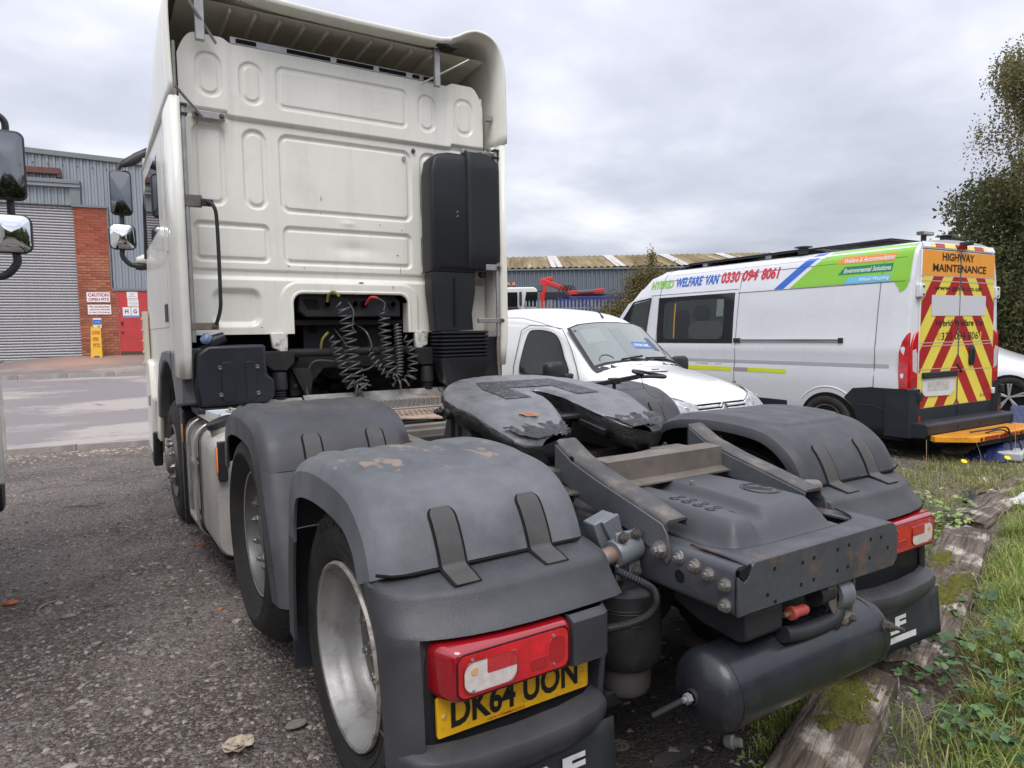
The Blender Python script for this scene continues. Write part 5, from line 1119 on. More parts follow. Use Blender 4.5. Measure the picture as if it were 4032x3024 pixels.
ss = np.linspace(-10.9, -4.0, 24); es = np.linspace(-40, 26, 60)
mb = MB(); mb.grid(lambda u, v: F(-10.9+6.9*v, -40+66*u, .012), 60, 20); structure(mb.build('road', rm, smooth=60))
pm = bpy.data.materials.new('pavement_tarmac'); pm.use_nodes = True; t = pm.node_tree; N = t.nodes; L = t.links; b = N['Principled BSDF']; _tc = N.new('ShaderNodeTexCoord')
c = _mix(_mr(_n(50), .3, .7), (.14, .12, .115), (.22, .19, .18)); c = _mix(_mr(_n(.9, w=3), .50, .62, 0, .7), c, (.34, .29, .26))
vd = N.new('ShaderNodeVectorMath'); vd.operation = 'DISTANCE'; L.new(_tc.outputs['Object'], vd.inputs[0]); vd.inputs[1].default_value = (-1.9, 19.6, 1.0)
c = _mix(_mr(_math('ADD', vd.outputs['Value'], _math('MULTIPLY', _n(1.6, w=5), 2.2)), 1.2, 3.2, .8, 0), c, (.42, .24, .17)); L.new(c, b.inputs['Base Color']); b.inputs['Roughness'].default_value = .85
mb = MB(); mb.grid(lambda u, v: F(-3.88+3.9*v, -30+52*u, .10*min(1, max(0, (-30+52*u+1.8)/.8))+.002), 60, 8); structure(mb.build('pavement', pm, smooth=60))
kst = pbr('kerb_concrete', (.33, .30, .28), .8, var=.15, vs=6, bump=.002, bs=60, dirt=((.15, .13, .12), .35, 4, .3))
kme = MB().box(-.455, .455, -.06, .06, -.12, .055).mesh('kerb_stone'); kme.materials.append(kst)
kl = thing('near_kerb', 'low edging kerb of stones between the gravel yard and road', 'kerb', F(-10.96, -2, 0))
ang = math.atan2(FE.y, FE.x); kl.rotation_euler = (0, 0, ang)
for i in range(12): inst(kme, 'kerb_stone', (-5.5+i*.92, 0, .015), rot=(random.uniform(-.02, .02), random.uniform(-.01, .01), random.uniform(-.01, .01)), parent=kl)
kf = thing('far_kerb', 'raised kerb along the pavement in front of the workshop', 'kerb', F(-3.94, 0, 0)); kf.rotation_euler = (0, 0, ang)
for i in range(9): inst(kme, 'kerb_stone', (-1.3+i*.92, 0, .055), parent=kf)
# =================================================================== WORKSHOP BUILDING (local: x along the front, y inwards, z up)
WB = thing('workshop_building', 'grey clad workshop with roller shutter, brick pier and red door', 'building', (FP.x, FP.y, 0), ang)
def corrugated(x0, x1, z0, z1, y, pitch, dep, name, m, parent, ztop=None):
    n = int((x1-x0)/pitch); V = []; Fc = []
    for i in range(n):
        a = x0+i*pitch
        for k, (t_, d) in enumerate(((0, 0), (.42, 0), (.55, -dep), (.87, -dep))):
            x = a+t_*pitch; zt = z1 if ztop is None else ztop(x)
            V += [(x, y+d, z0), (x, y+d, zt)]
    zt = z1 if ztop is None else ztop(x1); V += [(x1, y, z0), (x1, y, zt)]
    m_ = len(V)//2
    Fc = [(2*i, 2*i+2, 2*i+3, 2*i+1) for i in range(m_-1)]
    mb = MB(); mb.add(V, Fc); return mb.build(name, m, parent, smooth=0)
clad = pbr('grey_cladding', (.30, .33, .36), .45, .3, var=.06, vs=.8, dirt=((.20, .21, .22), .3, 1.2, .35), streak=.25)
def eave(x): return 6.44-.046*x if x > -8 else 6.80+.05*(x+8)
corrugated(-30, 7, 0, 1, .06, .157, .035, 'cladding_upper', clad, WB, ztop=eave).data
up_ = bpy.data.objects['cladding_upper']
for v in up_.data.vertices:
    if v.co.z == 0: v.co.z = 5.18 if v.co.x < .66 else 2.93
corrugated(-30, -5.6, .9, 5.18, .07, .157, .035, 'cladding_lower', clad, WB)
MB().prism([(-30, 5.5), (-8, 6.80), (-8, 6.98), (-30, 5.7)], 'y', -.02, .25).build('roof_fascia', clad, WB)
fc = pbr('fascia_grey', (.20, .22, .225), .5, .2, var=.08, vs=1)
MB().prism([(-8, eave(-8)), (7, eave(7)), (7, eave(7)+.14), (-8, eave(-8)+.14)], 'y', -.04, .25).build('roof_fascia', fc, WB, bevel=.01)
MB().prism([(-30, .8), (7, .8), (7, 5.8), (-8, 6.9), (-30, 5.6)], 'y', .30, .5).build('wall_core', black_d, WB)
MB().box(-30, 7, .5, 20, .8, 5.6).build('building_body', clad, WB)
rb = pbr('brown_painted_steel', (.13, .055, .05), .5, var=.2, vs=8)
MB().box(-4.5, -.38, -.12, .02, 5.96, 6.12).build('brown_beam', rb, WB, bevel=.005); MB().box(-.46, -.36, -.10, .02, 5.88, 6.0).build('beam_bracket', rb, WB)
MB().box(-5.8, .05, -.14, .05, 5.73, 5.83).build('shutter_header', fc, WB, bevel=.006); MB().box(-5.8, .05, -.10, .05, 5.64, 5.73).build('shutter_header_lower', clad, WB, bevel=.004)
MB().box(-.19, .04, -.05, .04, 5.2, 5.64).build('jamb_panel', fc, WB, bevel=.004); MB().box(-.19, .66, -.05, .03, 5.13, 5.20).build('sill_flashing', fc, WB, bevel=.004); MB().box(.64, .67, -.02, .05, 2.93, 5.13).build('corner_flashing', fc, WB)
MB().box(.66, 6, -.04, .05, 2.88, 2.94).build('sill_flashing', fc, WB)
for i in range(7): MB().cyl((-1.0+i*.34, -.005+.0, 6.25-.012*i), (-1.0+i*.34, -.02, 6.25-.012*i), .018, 8).build('fixing', black_p, WB)
# shutter
sh = MB().box(-5.7, -.17, .16, .19, .98, 5.66).build('roller_shutter', black_d, WB)
P = [(0, 0), (-.018, .004), (-.030, .016), (-.034, .034), (-.030, .052), (-.018, .066), (0, .070)]
slat = MB().prism([(a+.15, b) for a, b in P], 'x', -5.7, -.17).mesh('shutter_slat')
sm_ = pbr('galvanised_slat', (.36, .355, .37), .42, .5, var=.08, vs=3, dirt=((.28, .26, .25), .3, 3, .3), rvar=.08); slat.materials.append(sm_)
for i in range(63): inst(slat, 'shutter_slat', (0, 0, .985+i*.0745), parent=sh)
MB().box(-5.72, -.165, .05, .16, .93, .985).build('bottom_rail', fc, sh)
# brick pier, every brick an object
mort = pbr('mortar', (.50, .30, .24), .9, bump=.002, bs=60)
mort2 = pbr('tight_mortar', (.30, .15, .10), .9, bump=.002, bs=60)
pier = MB().box(-.155, .635, .012, .3, 3.80, 5.13).build('pier_core', mort, WB); MB().box(-.155, .635, .012, .3, .93, 3.80).build('pier_core', mort2, WB)
MB().box(.635, .78, .012, .3, .9, 2.9).build('pier_core', mort2, WB)
bm = [pbr('brick_red_%s' % n_, c_, .85, var=.15, vs=9, bump=.002, bs=50) for n_, c_ in (('a', (.33, .085, .045)), ('b', (.28, .07, .04)), ('c', (.37, .10, .055)))]
bo_ = [pbr('brick_orange_%s' % n_, c_, .85, var=.18, vs=9, bump=.002, bs=50) for n_, c_ in (('a', (.36, .13, .075)), ('b', (.29, .10, .06)), ('c', (.40, .155, .09)))]
bmes = {}
def brickmesh(L_, m):
    k = (round(L_, 3), m.name)
    if k not in bmes:
        me = MB().box(0, L_, 0, .05, 0, .062).mesh('brick'); me.materials.append(m); bmes[k] = me
    return bmes[k]
for c_ in range(56):
    z = .955+c_*.0745; red = z > 3.80; ms = bm if red else bo_; gap = .012 if red else .005
    xe = .635 if z > 2.9 else .76; x = -.155; off = .1125 if c_ % 2 else 0; first = True
    while x < xe-.03:
        L_ = (.1125 if (first and off) else .225)-gap; L_ = min(L_, xe-x); first = False
        o = inst(brickmesh(L_, random.choice(ms)), 'brick', (x, random.uniform(-.003, .002), z), parent=WB); x += L_+gap
# door
dm = pbr('red_door_paint', (.50, .055, .055), .45, var=.12, vs=3, dirt=((.30, .05, .045), .25, 3, .3))
dr = MB().box(.79, 1.68, -.01, .05, 1.17, 2.88).build('red_door', dm, WB, bevel=.004)
MB().box(.80, 1.67, -.02, -.008, .97, 1.18).build('kick_plate', pbr('brown_kick', (.10, .05, .035), .5, dirt=((.2, .12, .08), .3, 9, .3)), dr)
MB().box(.755, .79, -.02, .06, .96, 2.90).build('door_frame', pbr('pale_red_frame', (.42, .10, .09), .6), dr)
for z in (1.95, 1.72, 2.0): MB().cyl((.86, -.01, z), (.86, -.05, z), .025, 10).build('door_lock', black_p, dr)
MB().box(.81, .835, -.04, -.01, 2.25, 2.38).build('pull_handle', galv, dr)
# things fixed on the wall
def wpt(x, y, z): p = FP+FE*x+FN*y; return (p.x, p.y, z)
signw = pbr('sign_white', (.80, .78, .78), .5, var=.04, vs=8); sred = pbr('sign_red', (.36, .03, .04), .5); sblu = pbr('sign_blue', (.02, .17, .50), .5); sgry = pbr('print_grey', (.3, .3, .33), .6); dkb = pbr('print_dark', (.05, .06, .09), .6)
def wallsign(nm, label, cat, x0, x1, z0, z1, lines, y=-.02, rim=None, parts=()):
    o = MB().box(x0, x1, y-.006, y, z0, z1).build(nm, signw, bevel=.001); o.location = (FP.x, FP.y, 0); o.rotation_euler = (0, 0, ang); tag(o, label, cat)
    for s_, a0, a1, b0, b1, m in lines: lettering(s_, m, lambda u, v: (u, y-.0075, v), x0+(x1-x0)*a0, x0+(x1-x0)*a1, z0+(z1-z0)*b0, z0+(z1-z0)*b1, o, bold=.03)
    for a0, a1, b0, b1, m in parts: MB().box(x0+(x1-x0)*a0, x0+(x1-x0)*a1, y-.0072, y-.006, z0+(z1-z0)*b0, z0+(z1-z0)*b1).build('printed_band', m, o)
    return o
wallsign('caution_sign', 'white sign reading CAUTION OPEN PITS in red on the brick pier', 'sign', .04, .60, 2.56, 2.83, [('CAUTION', .06, .94, .56, .90, sred), ('OPEN PITS', .08, .95, .14, .42, sred)])
wallsign('notice_sign', 'white notice about unauthorised persons below the caution sign', 'sign', .05, .61, 2.22, 2.49, [('No unauthorised', .08, .93, .70, .90, sred), ('persons allowed', .10, .95, .40, .60, sred), ('in this Workshop', .06, .96, .12, .30, sred)])
wallsign('small_notice', 'small white and blue notice low on the brick pier', 'notice', .155, .355, 1.84, 2.12, [('working', .15, .85, .56, .66, signw), ('open 7 to 5', .15, .85, .22, .30, sgry)], parts=[(.02, .98, .36, .84, sblu)])
wallsign('door_notice', 'landscape paper taped at the top of the red door', 'paper', 1.01, 1.28, 2.66, 2.85, [('PARTS', .3, .7, .58, .72, sgry), ('RECEPTION', .2, .8, .28, .42, sgry)], y=-.0125)
wallsign('door_notice', 'paper with small print above the lettered sheets on the red door', 'paper', 1.02, 1.29, 2.44, 2.645, [('opening times', .2, .8, .78, .88, sgry), ('all visitors must report', .1, .9, .55, .65, sgry), ('to the main office', .1, .9, .36, .46, sgry), ('at all times', .2, .8, .16, .26, sgry)], y=-.0125)
wallsign('letter_sheet', 'sheet with large letter H and blue base line on red door', 'paper', .89, 1.085, 2.14, 2.42, [('H', .28, .72, .38, .80, dkb)], y=-.0125, parts=[(.02, .98, .04, .16, sblu)])
wallsign('letter_sheet', 'sheet with large letter G and blue base line on red door', 'paper', 1.10, 1.29, 2.14, 2.42, [('G', .26, .74, .38, .80, dkb)], y=-.0125, parts=[(.02, .98, .04, .16, sblu)])
# yellow folding board
yb = thing('folding_floor_sign', 'yellow folding floor sign with faded red lettering against the pier', 'floor sign', F(-.35, .25, .095)); yb.rotation_euler = (0, 0, ang)
ym = pbr('yellow_board_plastic', (.70, .43, .03), .5, var=.1, vs=6, dirt=((.45, .3, .05), .3, 8, .2))
def tilt(x, z, s): return (x, s*(.16-.16*z/.86), z)
for s in (1,):
    P = [(-.13, .0), (-.08, 0), (-.07, .04), (.07, .04), (.08, 0), (.13, 0), (.115, .82), (.09, .86), (.05, .86), (.05, .81), (-.05, .81), (-.05, .86), (-.09, .86), (-.115, .82)]
    n_ = len(P); V = [tilt(a, b, -1) for a, b in P]+[(a, -(.16-.16*b/.86)+.02, b) for a, b in P]
    mb = MB(); mb.add(V, [tuple(range(n_)), tuple(range(n_, 2*n_))[::-1]]+[(i, (i+1) % n_, n_+(i+1) % n_, n_+i) for i in range(n_)]); fb_ = mb.build('front_board', ym, yb, bevel=.003)
    V = [(a, .16-.16*b/.86, b) for a, b in P]+[(a, .14-.16*b/.86+.0, b) for a, b in P]
    mb = MB(); mb.add(V, [tuple(range(n_)), tuple(range(n_, 2*n_))[::-1]]+[(i, (i+1) % n_, n_+(i+1) % n_, n_+i) for i in range(n_)]); mb.build('back_board', ym, yb, bevel=.003)
for tx, a, b_, c_, d_ in (('CAUTION', -.09, .09, .62, .72), ('OPEN', -.085, .06, .44, .55), ('PITS', -.07, .09, .27, .38)):
    lettering(tx, pbr('faded_red_print', (.55, .10, .02), .6), lambda u, v: (u, -(.16-.16*v/.86)-.004, v), a, b_, c_, d_, fb_, bold=.05)
# dry leaves by the shutter
V, Fc = [], []
for i in range(260):
    p = F(random.uniform(-1.0, -.15), -1.9-abs(random.gauss(0, .9)), .02+random.uniform(0, .03)); a = random.uniform(0, 6.28); l = random.uniform(.03, .07); w = l*.45
    c_, s_ = math.cos(a), math.sin(a); k = len(V)
    V += [(p[0]-c_*l, p[1]-s_*l, p[2]), (p[0]+s_*w, p[1]-c_*w, p[2]+.03*random.random()), (p[0]+c_*l, p[1]+s_*l, p[2]+.03*random.random()), (p[0]-s_*w, p[1]+c_*w, p[2]+.02)]; Fc.append((k, k+1, k+2, k+3))
o = np_mesh('fallen_leaves', V, Fc, pbr('dry_leaf', (.33, .19, .11), .8, var=.4, vs=15)); o['kind'] = 'stuff'; o['label'] = 'brown fallen leaves drifted against the roller shutter'
# =================================================================== FAR WAREHOUSE
def perp(p, q):
    d = Vector((q[0]-p[0], q[1]-p[1], 0)); L_ = d.length; d.normalize(); return d, Vector((-d.y, d.x, 0)), L_
wa, wb_ = (33.5, 54.0), (50.0, 43.4)
wd, wn, wl = perp(wa, wb_)
WH = thing('warehouse', 'long blue grey warehouse with mossy ribbed roof beyond the fence', 'warehouse', (33.5-wd.x*12, 54.0-wd.y*12, 0), math.atan2(wd.y, wd.x))
bl = pbr('blue_grey_cladding', (.15, .175, .205), .5, .2, var=.06, vs=.3)
corrugated(0, 60, 0, 7.52, 0, .42, .10, 'cladding', bl, WH)
moss = bpy.data.materials.new('mossy_roof_sheet'); moss.use_nodes = True; t = moss.node_tree; N = t.nodes; L = t.links; b = N['Principled BSDF']; _tc = N.new('ShaderNodeTexCoord')
mp_ = N.new('ShaderNodeMapping'); mp_.inputs['Scale'].default_value = (1.7, .05, .05); L.new(_tc.outputs['Object'], mp_.inputs[0]); nq = N.new('ShaderNodeTexNoise'); nq.inputs['Scale'].default_value = 1.0; nq.inputs['Detail'].default_value = 5; nq.inputs['Roughness'].default_value = .75; L.new(mp_.outputs[0], nq.inputs['Vector'])
c = _mix(_mr(nq.outputs[0], .38, .58), (.13, .085, .03), (.30, .235, .12)); c = _mix(_mr(nq.outputs[0], .60, .68), c, (.45, .42, .36)); c = _mix(_mr(_n(.35, w=2), .45, .65, 0, .6), c, (.17, .12, .04)); L.new(c, b.inputs['Base Color']); b.inputs['Roughness'].default_value = .85
rs = bpy.data.meshes.new('x')
V, Fc = [], []
n_ = 200
for i in range(n_+1):
    x = 60*i/n_; d = .16 if i % 2 else 0
    V += [(x, -.25, 7.50+d), (x, 11, 9.75+d)]
Fc = [(2*i, 2*i+2, 2*i+3, 2*i+1) for i in range(n_)]
MB().add(V, Fc).build('roof', moss, WH, smooth=0)
MB().box(0, 60, -.30, -.05, 7.36, 7.50).build('gutter', fc, WH)
lg = pbr('pale_rooflight', (.50, .48, .45), .6, var=.15, vs=1)
for i in range(9):
    x = 3.2+i*6.1; MB().prism([(-.1, 7.62), (10.9, 9.87), (10.9, 9.90), (-.1, 7.65)], 'x', x, x+1.05).build('rooflight', lg, WH)
MB().box(0, 60, 11, 11.3, 0, 9.8).build('rear_wall', bl, WH)
# =================================================================== PALISADE FENCE
fa_, fb2 = (14.2, 23.15), (24.5, 16.6)
fd, fn_, fl_ = perp(fa_, fb2)
pg = pbr('galvanised_pale', (.27, .29, .31), .5, .5, var=.1, vs=4)
PF = thing('palisade_fence', 'grey steel palisade fence with pointed pales in front of crane lorry', 'fence', (fa_[0], fa_[1], .55), math.atan2(fd.y, fd.x))
pale = MB().prism([(-.034, 0), (.034, 0), (.034, 2.22), (0, 2.35), (-.034, 2.22)], 'y', -.012, .012).mesh('pale'); pale.materials.append(pg)
for i in range(78): inst(pale, 'pale', (i*.155, -.03, 0), parent=PF)
for z in (.35, 1.95): MB().box(0, 12.2, -.01, .04, z, z+.05).build('fence_rail', pg, PF)
for i in range(5): MB().box(i*2.8-.05, i*2.8+.05, .04, .12, 0, 2.3).build('fence_post', pg, PF)
# =================================================================== CRANE LORRY BEHIND THE FENCE
cyaw = math.atan2(-.50, .86)
CT = thing('crane_lorry', 'white cab lorry with red loader crane and blue body behind fence', 'lorry', (16.0, 26.6, .6), cyaw)
cabw = pbr('distant_cab_white', (.68, .68, .68), .4)
cb = MB().prism([(-1.3, .9), (.95, .9), (.95, 2.95), (.8, 3.08), (-1.0, 3.08), (-1.3, 2.9)], 'y', -.2, 1.9).build('cab', cabw, CT, bevel=.06)
MB().box(-1.1, .0, -.24, -.20, 2.15, 2.85).build('windscreen', glass_d, cb, bevel=.02); MB().box(-1.15, .05, -.25, -.2, 2.02, 2.13).build('wiper_panel', black_p, cb)
MB().prism([(.30, 2.15), (.95, 2.15), (.95, 2.85), (.42, 2.85)], 'y', -.23, -.20).build('side_window', glass_d, cb)
MB().box(.08, .20, -.40, -.25, 2.2, 2.85).build('mirror', black_p, cb)
MB().cyl((1.1, .5, 2.9), (1.1, .5, 3.2), .35, 14).build('crane_tank', pbr('dark_grey_tank', (.1, .1, .105), .5), CT)
for x in (-.42, -.15):
    bq = MB().cyl((x, .2, 3.08), (x, .2, 3.2), .05, 10).build('beacon_base', black_p, cb); MB().cyl((x, .2, 3.2), (x, .2, 3.34), .075, 12, .06).build('beacon', amber, bq)
cr = pbr('crane_red', (.60, .035, .03), .4)
MB().bar((1.25, .3, 2.0), (1.30, .3, 3.45), .22, .3).build('crane_column', cr, CT, bevel=.03)
MB().bar((1.2, .3, 3.42), (2.45, .2, 2.92), .20, .22).build('crane_boom', cr, CT, bevel=.03)
MB().bar((1.15, .3, 3.40), (1.75, .3, 3.50), .20, .20).build('crane_boom', cr, CT, bevel=.03)
MB().bar((2.4, .1, 2.78), (4.2, .1, 2.88), .20, .20).build('crane_boom', cr, CT, bevel=.03)
MB().bar((2.9, .0, 2.86), (3.7, .0, 2.90), .12, .12).build('crane_ram', pbr('crane_grey', (.25, .25, .26), .4, .5), CT)
MB().box(1.35, 2.5, .0, .5, 2.5, 2.85).build('valve_block', black_p, CT, bevel=.02)
for k in range(4): MB().tube(smoothpath([(1.9+k*.2, .1, 2.7), (2.2+k*.15, 0, 3.15), (2.6+k*.1, .1, 2.75)], 5), .025, 6).build('hydraulic_hose', black_p, CT)
MB().box(1.9, 6.5, .0, 2.2, 1.5, 2.62).build('blue_body', pbr('crane_body_blue', (.03, .04, .17), .5, var=.2, vs=2), CT, bevel=.02)
MB().box(2.0, 6.4, .3, 2.0, 2.62, 2.75).build('load', pbr('load_dark', (.05, .06, .08), .7, var=.4, vs=4), CT)
MB().box(-1.3, 6.5, .0, 2.0, .6, .95).build('chassis', black_d, CT)
for x in (-.6, 3.6, 5.0): MB().cyl((x, .0, .5), (x, .3, .5), .5, 24).build('wheel', rubber, CT)
# =================================================================== FOLIAGE
def leaf_cloud(n, fn, size, tilt_=1.0, seed=1, fold=False):
    g = np.random.default_rng(seed); C_ = fn(g, n); n = len(C_)
    a = g.normal(size=(n, 3)); a /= np.linalg.norm(a, axis=1, keepdims=True)
    b_ = g.normal(size=(n, 3)); b_ -= a*(a*b_).sum(1, keepdims=True); b_ /= np.linalg.norm(b_, axis=1, keepdims=True)
    s_ = size*g.uniform(.6, 1.3, (n, 1)); a = a*s_; b_ = b_*s_*.55
    V = np.stack([C_-a, C_+b_, C_+a, C_-b_], 1).reshape(-1, 3); Fq = np.arange(4*n).reshape(-1, 4); return V, Fq
def leafmat(nm, cols, tr=.25):
    m = bpy.data.materials.new(nm); m.use_nodes = True; t = m.node_tree; b = t.nodes['Principled BSDF']
    oi = t.nodes.new('ShaderNodeNewGeometry'); rp = t.nodes.new('ShaderNodeValToRGB'); t.links.new(oi.outputs['Random Per Island'], rp.inputs[0])
    el = rp.color_ramp.elements; el[0].color = (*cols[0], 1); el[1].color = (*cols[-1], 1)
    for i, c_ in enumerate(cols[1:-1]): e_ = el.new((i+1)/(len(cols)-1)); e_.color = (*c_, 1)
    t.links.new(rp.outputs[0], b.inputs['Base Color']); b.inputs['Roughness'].default_value = .55; b.inputs['Specular IOR Level'].default_value = .3
    b.inputs['Subsurface Weight'].default_value = 0
    tl = t.nodes.new('ShaderNodeBsdfTranslucent'); t.links.new(rp.outputs[0], tl.inputs[0]); mx = t.nodes.new('ShaderNodeMixShader'); mx.inputs[0].default_value = tr
    t.links.new(b.outputs[0], mx.inputs[1]); t.links.new(tl.outputs[0], mx.inputs[2]); t.links.new(mx.outputs[0], t.nodes['Material Output'].inputs[0]); return m
bark = pbr('bark', (.10, .08, .065), .85, var=.3, vs=6, bump=.01, bs=20)
def limbs(root, spec, g, maxr):
    """returns list of (points, radius) branches; spec: list of (base, dir, length)"""
    out_ = []
    for base, d, l, r in spec:
        p = Vector(base); d = Vector(d).normalized(); pts = [p.copy()]
        for k in range(8):
            d = (d+Vector(g.normal(size=3))*.12).normalized(); p = p+d*l/8; pts.append(p.copy())
        out_.append((pts, [r*(1-.85*i/8) for i in range(9)]))
    return out_
def tree(nm, label, cat, loc, H, crown_fn, n, size, m, spec, seed, group=None, tr=.16):
    o = thing(nm, label, cat, loc, 0, group); g = np.random.default_rng(seed)
    MB().tube(smoothpath([(0, 0, 0), (.1, .05, H*.3), (0, .1, H*.62), (.1, 0, H*.9)], 5), [tr*(1-.8*i/15) for i in range(16)], 10).build('trunk', bark, o)
    mb = MB()
    for pts, rs_ in limbs(o, spec, g, .1): mb.tube(pts, rs_, 6)
    lb = mb.build('branches', bark, o); lb['kind'] = 'stuff'
    V, Fq = leaf_cloud(n, crown_fn, size, seed=seed); np_mesh('crown', V, Fq, m, o)
    return o
def clumps(cs, hole=.0):
    """cs: list of (centre, radii, weight) – leaves gathered in twiggy sub-clumps near the shell"""
    def fn(g, n):
        w = np.array([c[2] for c in cs], float); w /= w.sum(); idx = g.choice(len(cs), size=n//22+1, p=w)
        P = []
        for i in idx:
            c, r, _ = cs[i]; d = g.normal(size=3); d /= np.linalg.norm(d); k = g.uniform(.35, 1.0)**.6
            q_ = np.array(c)+d*np.array(r)*k
            P.append(q_+g.normal(size=(22, 3))*(np.array([.16, .16, .18]) if hole == 0 else np.array([.11, .11, .13]))*min(1.3, (r[0]+.4)))
        return np.concatenate(P)[:n]
    return fn
dkg = leafmat('dark_green_leaves', [(.06, .08, .035), (.10, .13, .05), (.15, .17, .07), (.20, .19, .09)], .45)
birch = leafmat('birch_leaves', [(.12, .135, .06), (.19, .20, .085), (.25, .21, .10), (.30, .22, .12)], .5)
olive = leafmat('olive_brown_leaves', [(.09, .085, .03), (.15, .13, .045), (.22, .16, .07), (.11, .12, .04)])
# rounded bushy tree (goat willow) behind the van and birch with hanging twigs
cs = [((0, 0, 2.4), (1.6, 1.5, 1.5), 3), ((-1.1, .3, 3.0), (1.2, 1.1, 1.1), 2), ((.6, .2, 4.0), (1.5, 1.4, 1.2), 3), ((-.6, 0, 4.7), (1.0, 1.0, .9), 1.5), ((1.6, 0, 3.0), (1.6, 1.4, 2.0), 3), ((-1.7, .4, 2.1), (.9, .9, .8), 1.3), ((.4, 0, 1.2), (1.9, 1.3, .9), 2), ((1.4, 0, 5.2), (1.3, 1.2, 1.0), 2)]
T1 = tree('bushy_tree', 'dark green bushy tree behind the welfare van, left of the birch', 'tree', (19.9, 7.9, 0), 3.0, clumps(cs, .10), 30000, .060, dkg, [((0, 0, 1.2+i*.35), (math.cos(i*2.1), math.sin(i*2.1)*.6, .8), 1.3, .04) for i in range(10)], 3)
cs = [((0, 0, 7.2), (1.2, 1.2, 1.5), 2.2), ((.4, 0, 5.2), (1.4, 1.3, 1.8), 3), ((-.5, 0, 6.3), (1.2, 1.1, 1.3), 2), ((-1.3, 0, 8.0), (.7, .5, .25), .9), ((-1.9, 0, 7.7), (.35, .3, .3), .35), ((-.6, 0, 7.6), (.7, .5, .5), .9), ((1.6, 0, 8.6), (1.1, 1.1, 1.5), 2), ((.8, 0, 3.0), (1.2, 1.2, 1.4), 2.5), ((.6, 0, 9.6), (.25, .25, .7), .3), ((2.2, 0, 5.5), (1.8, 1.5, 4), 5)]
def droop(g, n):
    base = clumps(cs)(g, n//8); k = 8; P = []
    t_ = np.arange(k)
    off = np.stack([g.normal(size=(len(base), 1))*.02*t_, g.normal(size=(len(base), 1))*.02*t_, -.075*t_*g.uniform(.6, 1.3, (len(base), 1))], -1)
    return (base[:, None, :]+off+g.normal(size=off.shape)*.02).reshape(-1, 3)
T2 = tree('birch_tree', 'tall birch with drooping brownish foliage at the right edge', 'tree', (19.7, 6.9, 0), 5.0, droop, 44000, .042, birch, [((0, 0, 2.5+i*.42), (math.cos(i*2.4), math.sin(i*2.4)*.6, .7), 1.2, .03) for i in range(10)], 5)
cs = [((0, 0, 1.6), (1.5, 1.2, 1.0), 3), ((.9, 0, 2.5), (1.1, 1.0, .9), 2.2), ((-1.0, 0, 1.1), (.9, .9, .8), 1.5), ((1.6, 0, 1.6), (1.1, .9, 1.1), 2), ((.4, 0, 3.0), (.7, .7, .5), .7), ((.75, 0, 3.9), (.10, .10, .55), .12)]
T3 = tree('scrub_bush', 'olive brown bush between the palisade fence and the welfare van', 'bush', (17.0, 19.3, .5), 2.4, clumps(cs), 42000, .045, olive, [((0, 0, .1), (math.cos(i*1.7)*.8, math.sin(i)*.4, 1), 2.8, .03) for i in range(16)]+[((.5, 0, 1.5), (.1, 0, 1), 2.8, .012)], 9, tr=.04)
# sparse twigs showing above the welfare van roof
for i, (x, y, z, sc) in enumerate(((15.6, 12.6, 2.9, .8), (17.0, 11.6, 2.9, .55), (14.3, 13.4, 2.8, .5))):
    cs = [((0, 0, z), (.5*sc, .4*sc, .35*sc), 2), ((.25, 0, z-.5), (.5, .4, .5), 1), ((-.3, 0, z-1.2), (.7, .6, .7), 1.2)]
    tree('sapling', ['tallest rust tipped sapling showing over the welfare van roof', 'sapling tip nearest the rear light over the van roof', 'small sapling tip beside the roof vent of the van'][i], 'sapling', (x, y, .2), z, clumps(cs), 900, .030, leafmat('rusty_leaves_%s' % 'abc'[i], [(.16, .08, .05), (.22, .11, .08), (.12, .12, .05)]), [((0, 0, z-.9), (math.cos(k*1.3), math.sin(k), 1.6), .9, .008) for k in range(7)], 20+i, 'saplings behind the welfare van', tr=.03)
# dark trees and hedge behind the camera side, seen only in mirrors and glass
for i, (x, y, w_) in enumerate(((-9, -16, 4), (-2, -19, 5), (6, -17, 4.5), (15, -15, 5), (22, -6, 5))):
    cs = [((0, 0, 2.6), (w_*1.2, 2.4, 2.6), 3), ((w_*.5, 0, 4.6), (w_*.7, 2, 1.8), 1.5), ((-w_*.5, 0, 4.4), (w_*.7, 2, 2.0), 1.5)]
    tree('boundary_tree', ['dark boundary tree furthest left behind the yard', 'broad dark boundary tree behind the yard centre', 'dark boundary tree right of the yard centre', 'dark boundary tree near the right yard corner', 'dark boundary tree off the right side of the yard'][i], 'tree', (x, y, 0), 5, clumps(cs), 34000, .12, dkg, [((0, 0, 2), (math.cos(k), math.sin(k), 1), 3, .08) for k in range(6)], 40+i, 'dark trees along the yard boundary')
# close boarded fence at the far right
WF = thing('board_fence', 'weathered brown close boarded fence behind the white car', 'fence', (18.6, 11.0, 0), math.atan2(-.62, .50))
wood = pbr('weathered_board', (.15, .115, .095), .8, var=.25, vs=5, bump=.002, bs=30, streak=.3)
bd = MB().box(0, .118, 0, .02, .15, 2.02).mesh('fence_board'); bd.materials.append(wood)
for i in range(60): inst(bd, 'fence_board', (i*.125, random.uniform(-.008, .008), random.uniform(-.01, .01)), parent=WF)
for z in (.5, 1.6): MB().box(0, 7.5, .03, .08, z, z+.08).build('fence_rail', wood, WF)
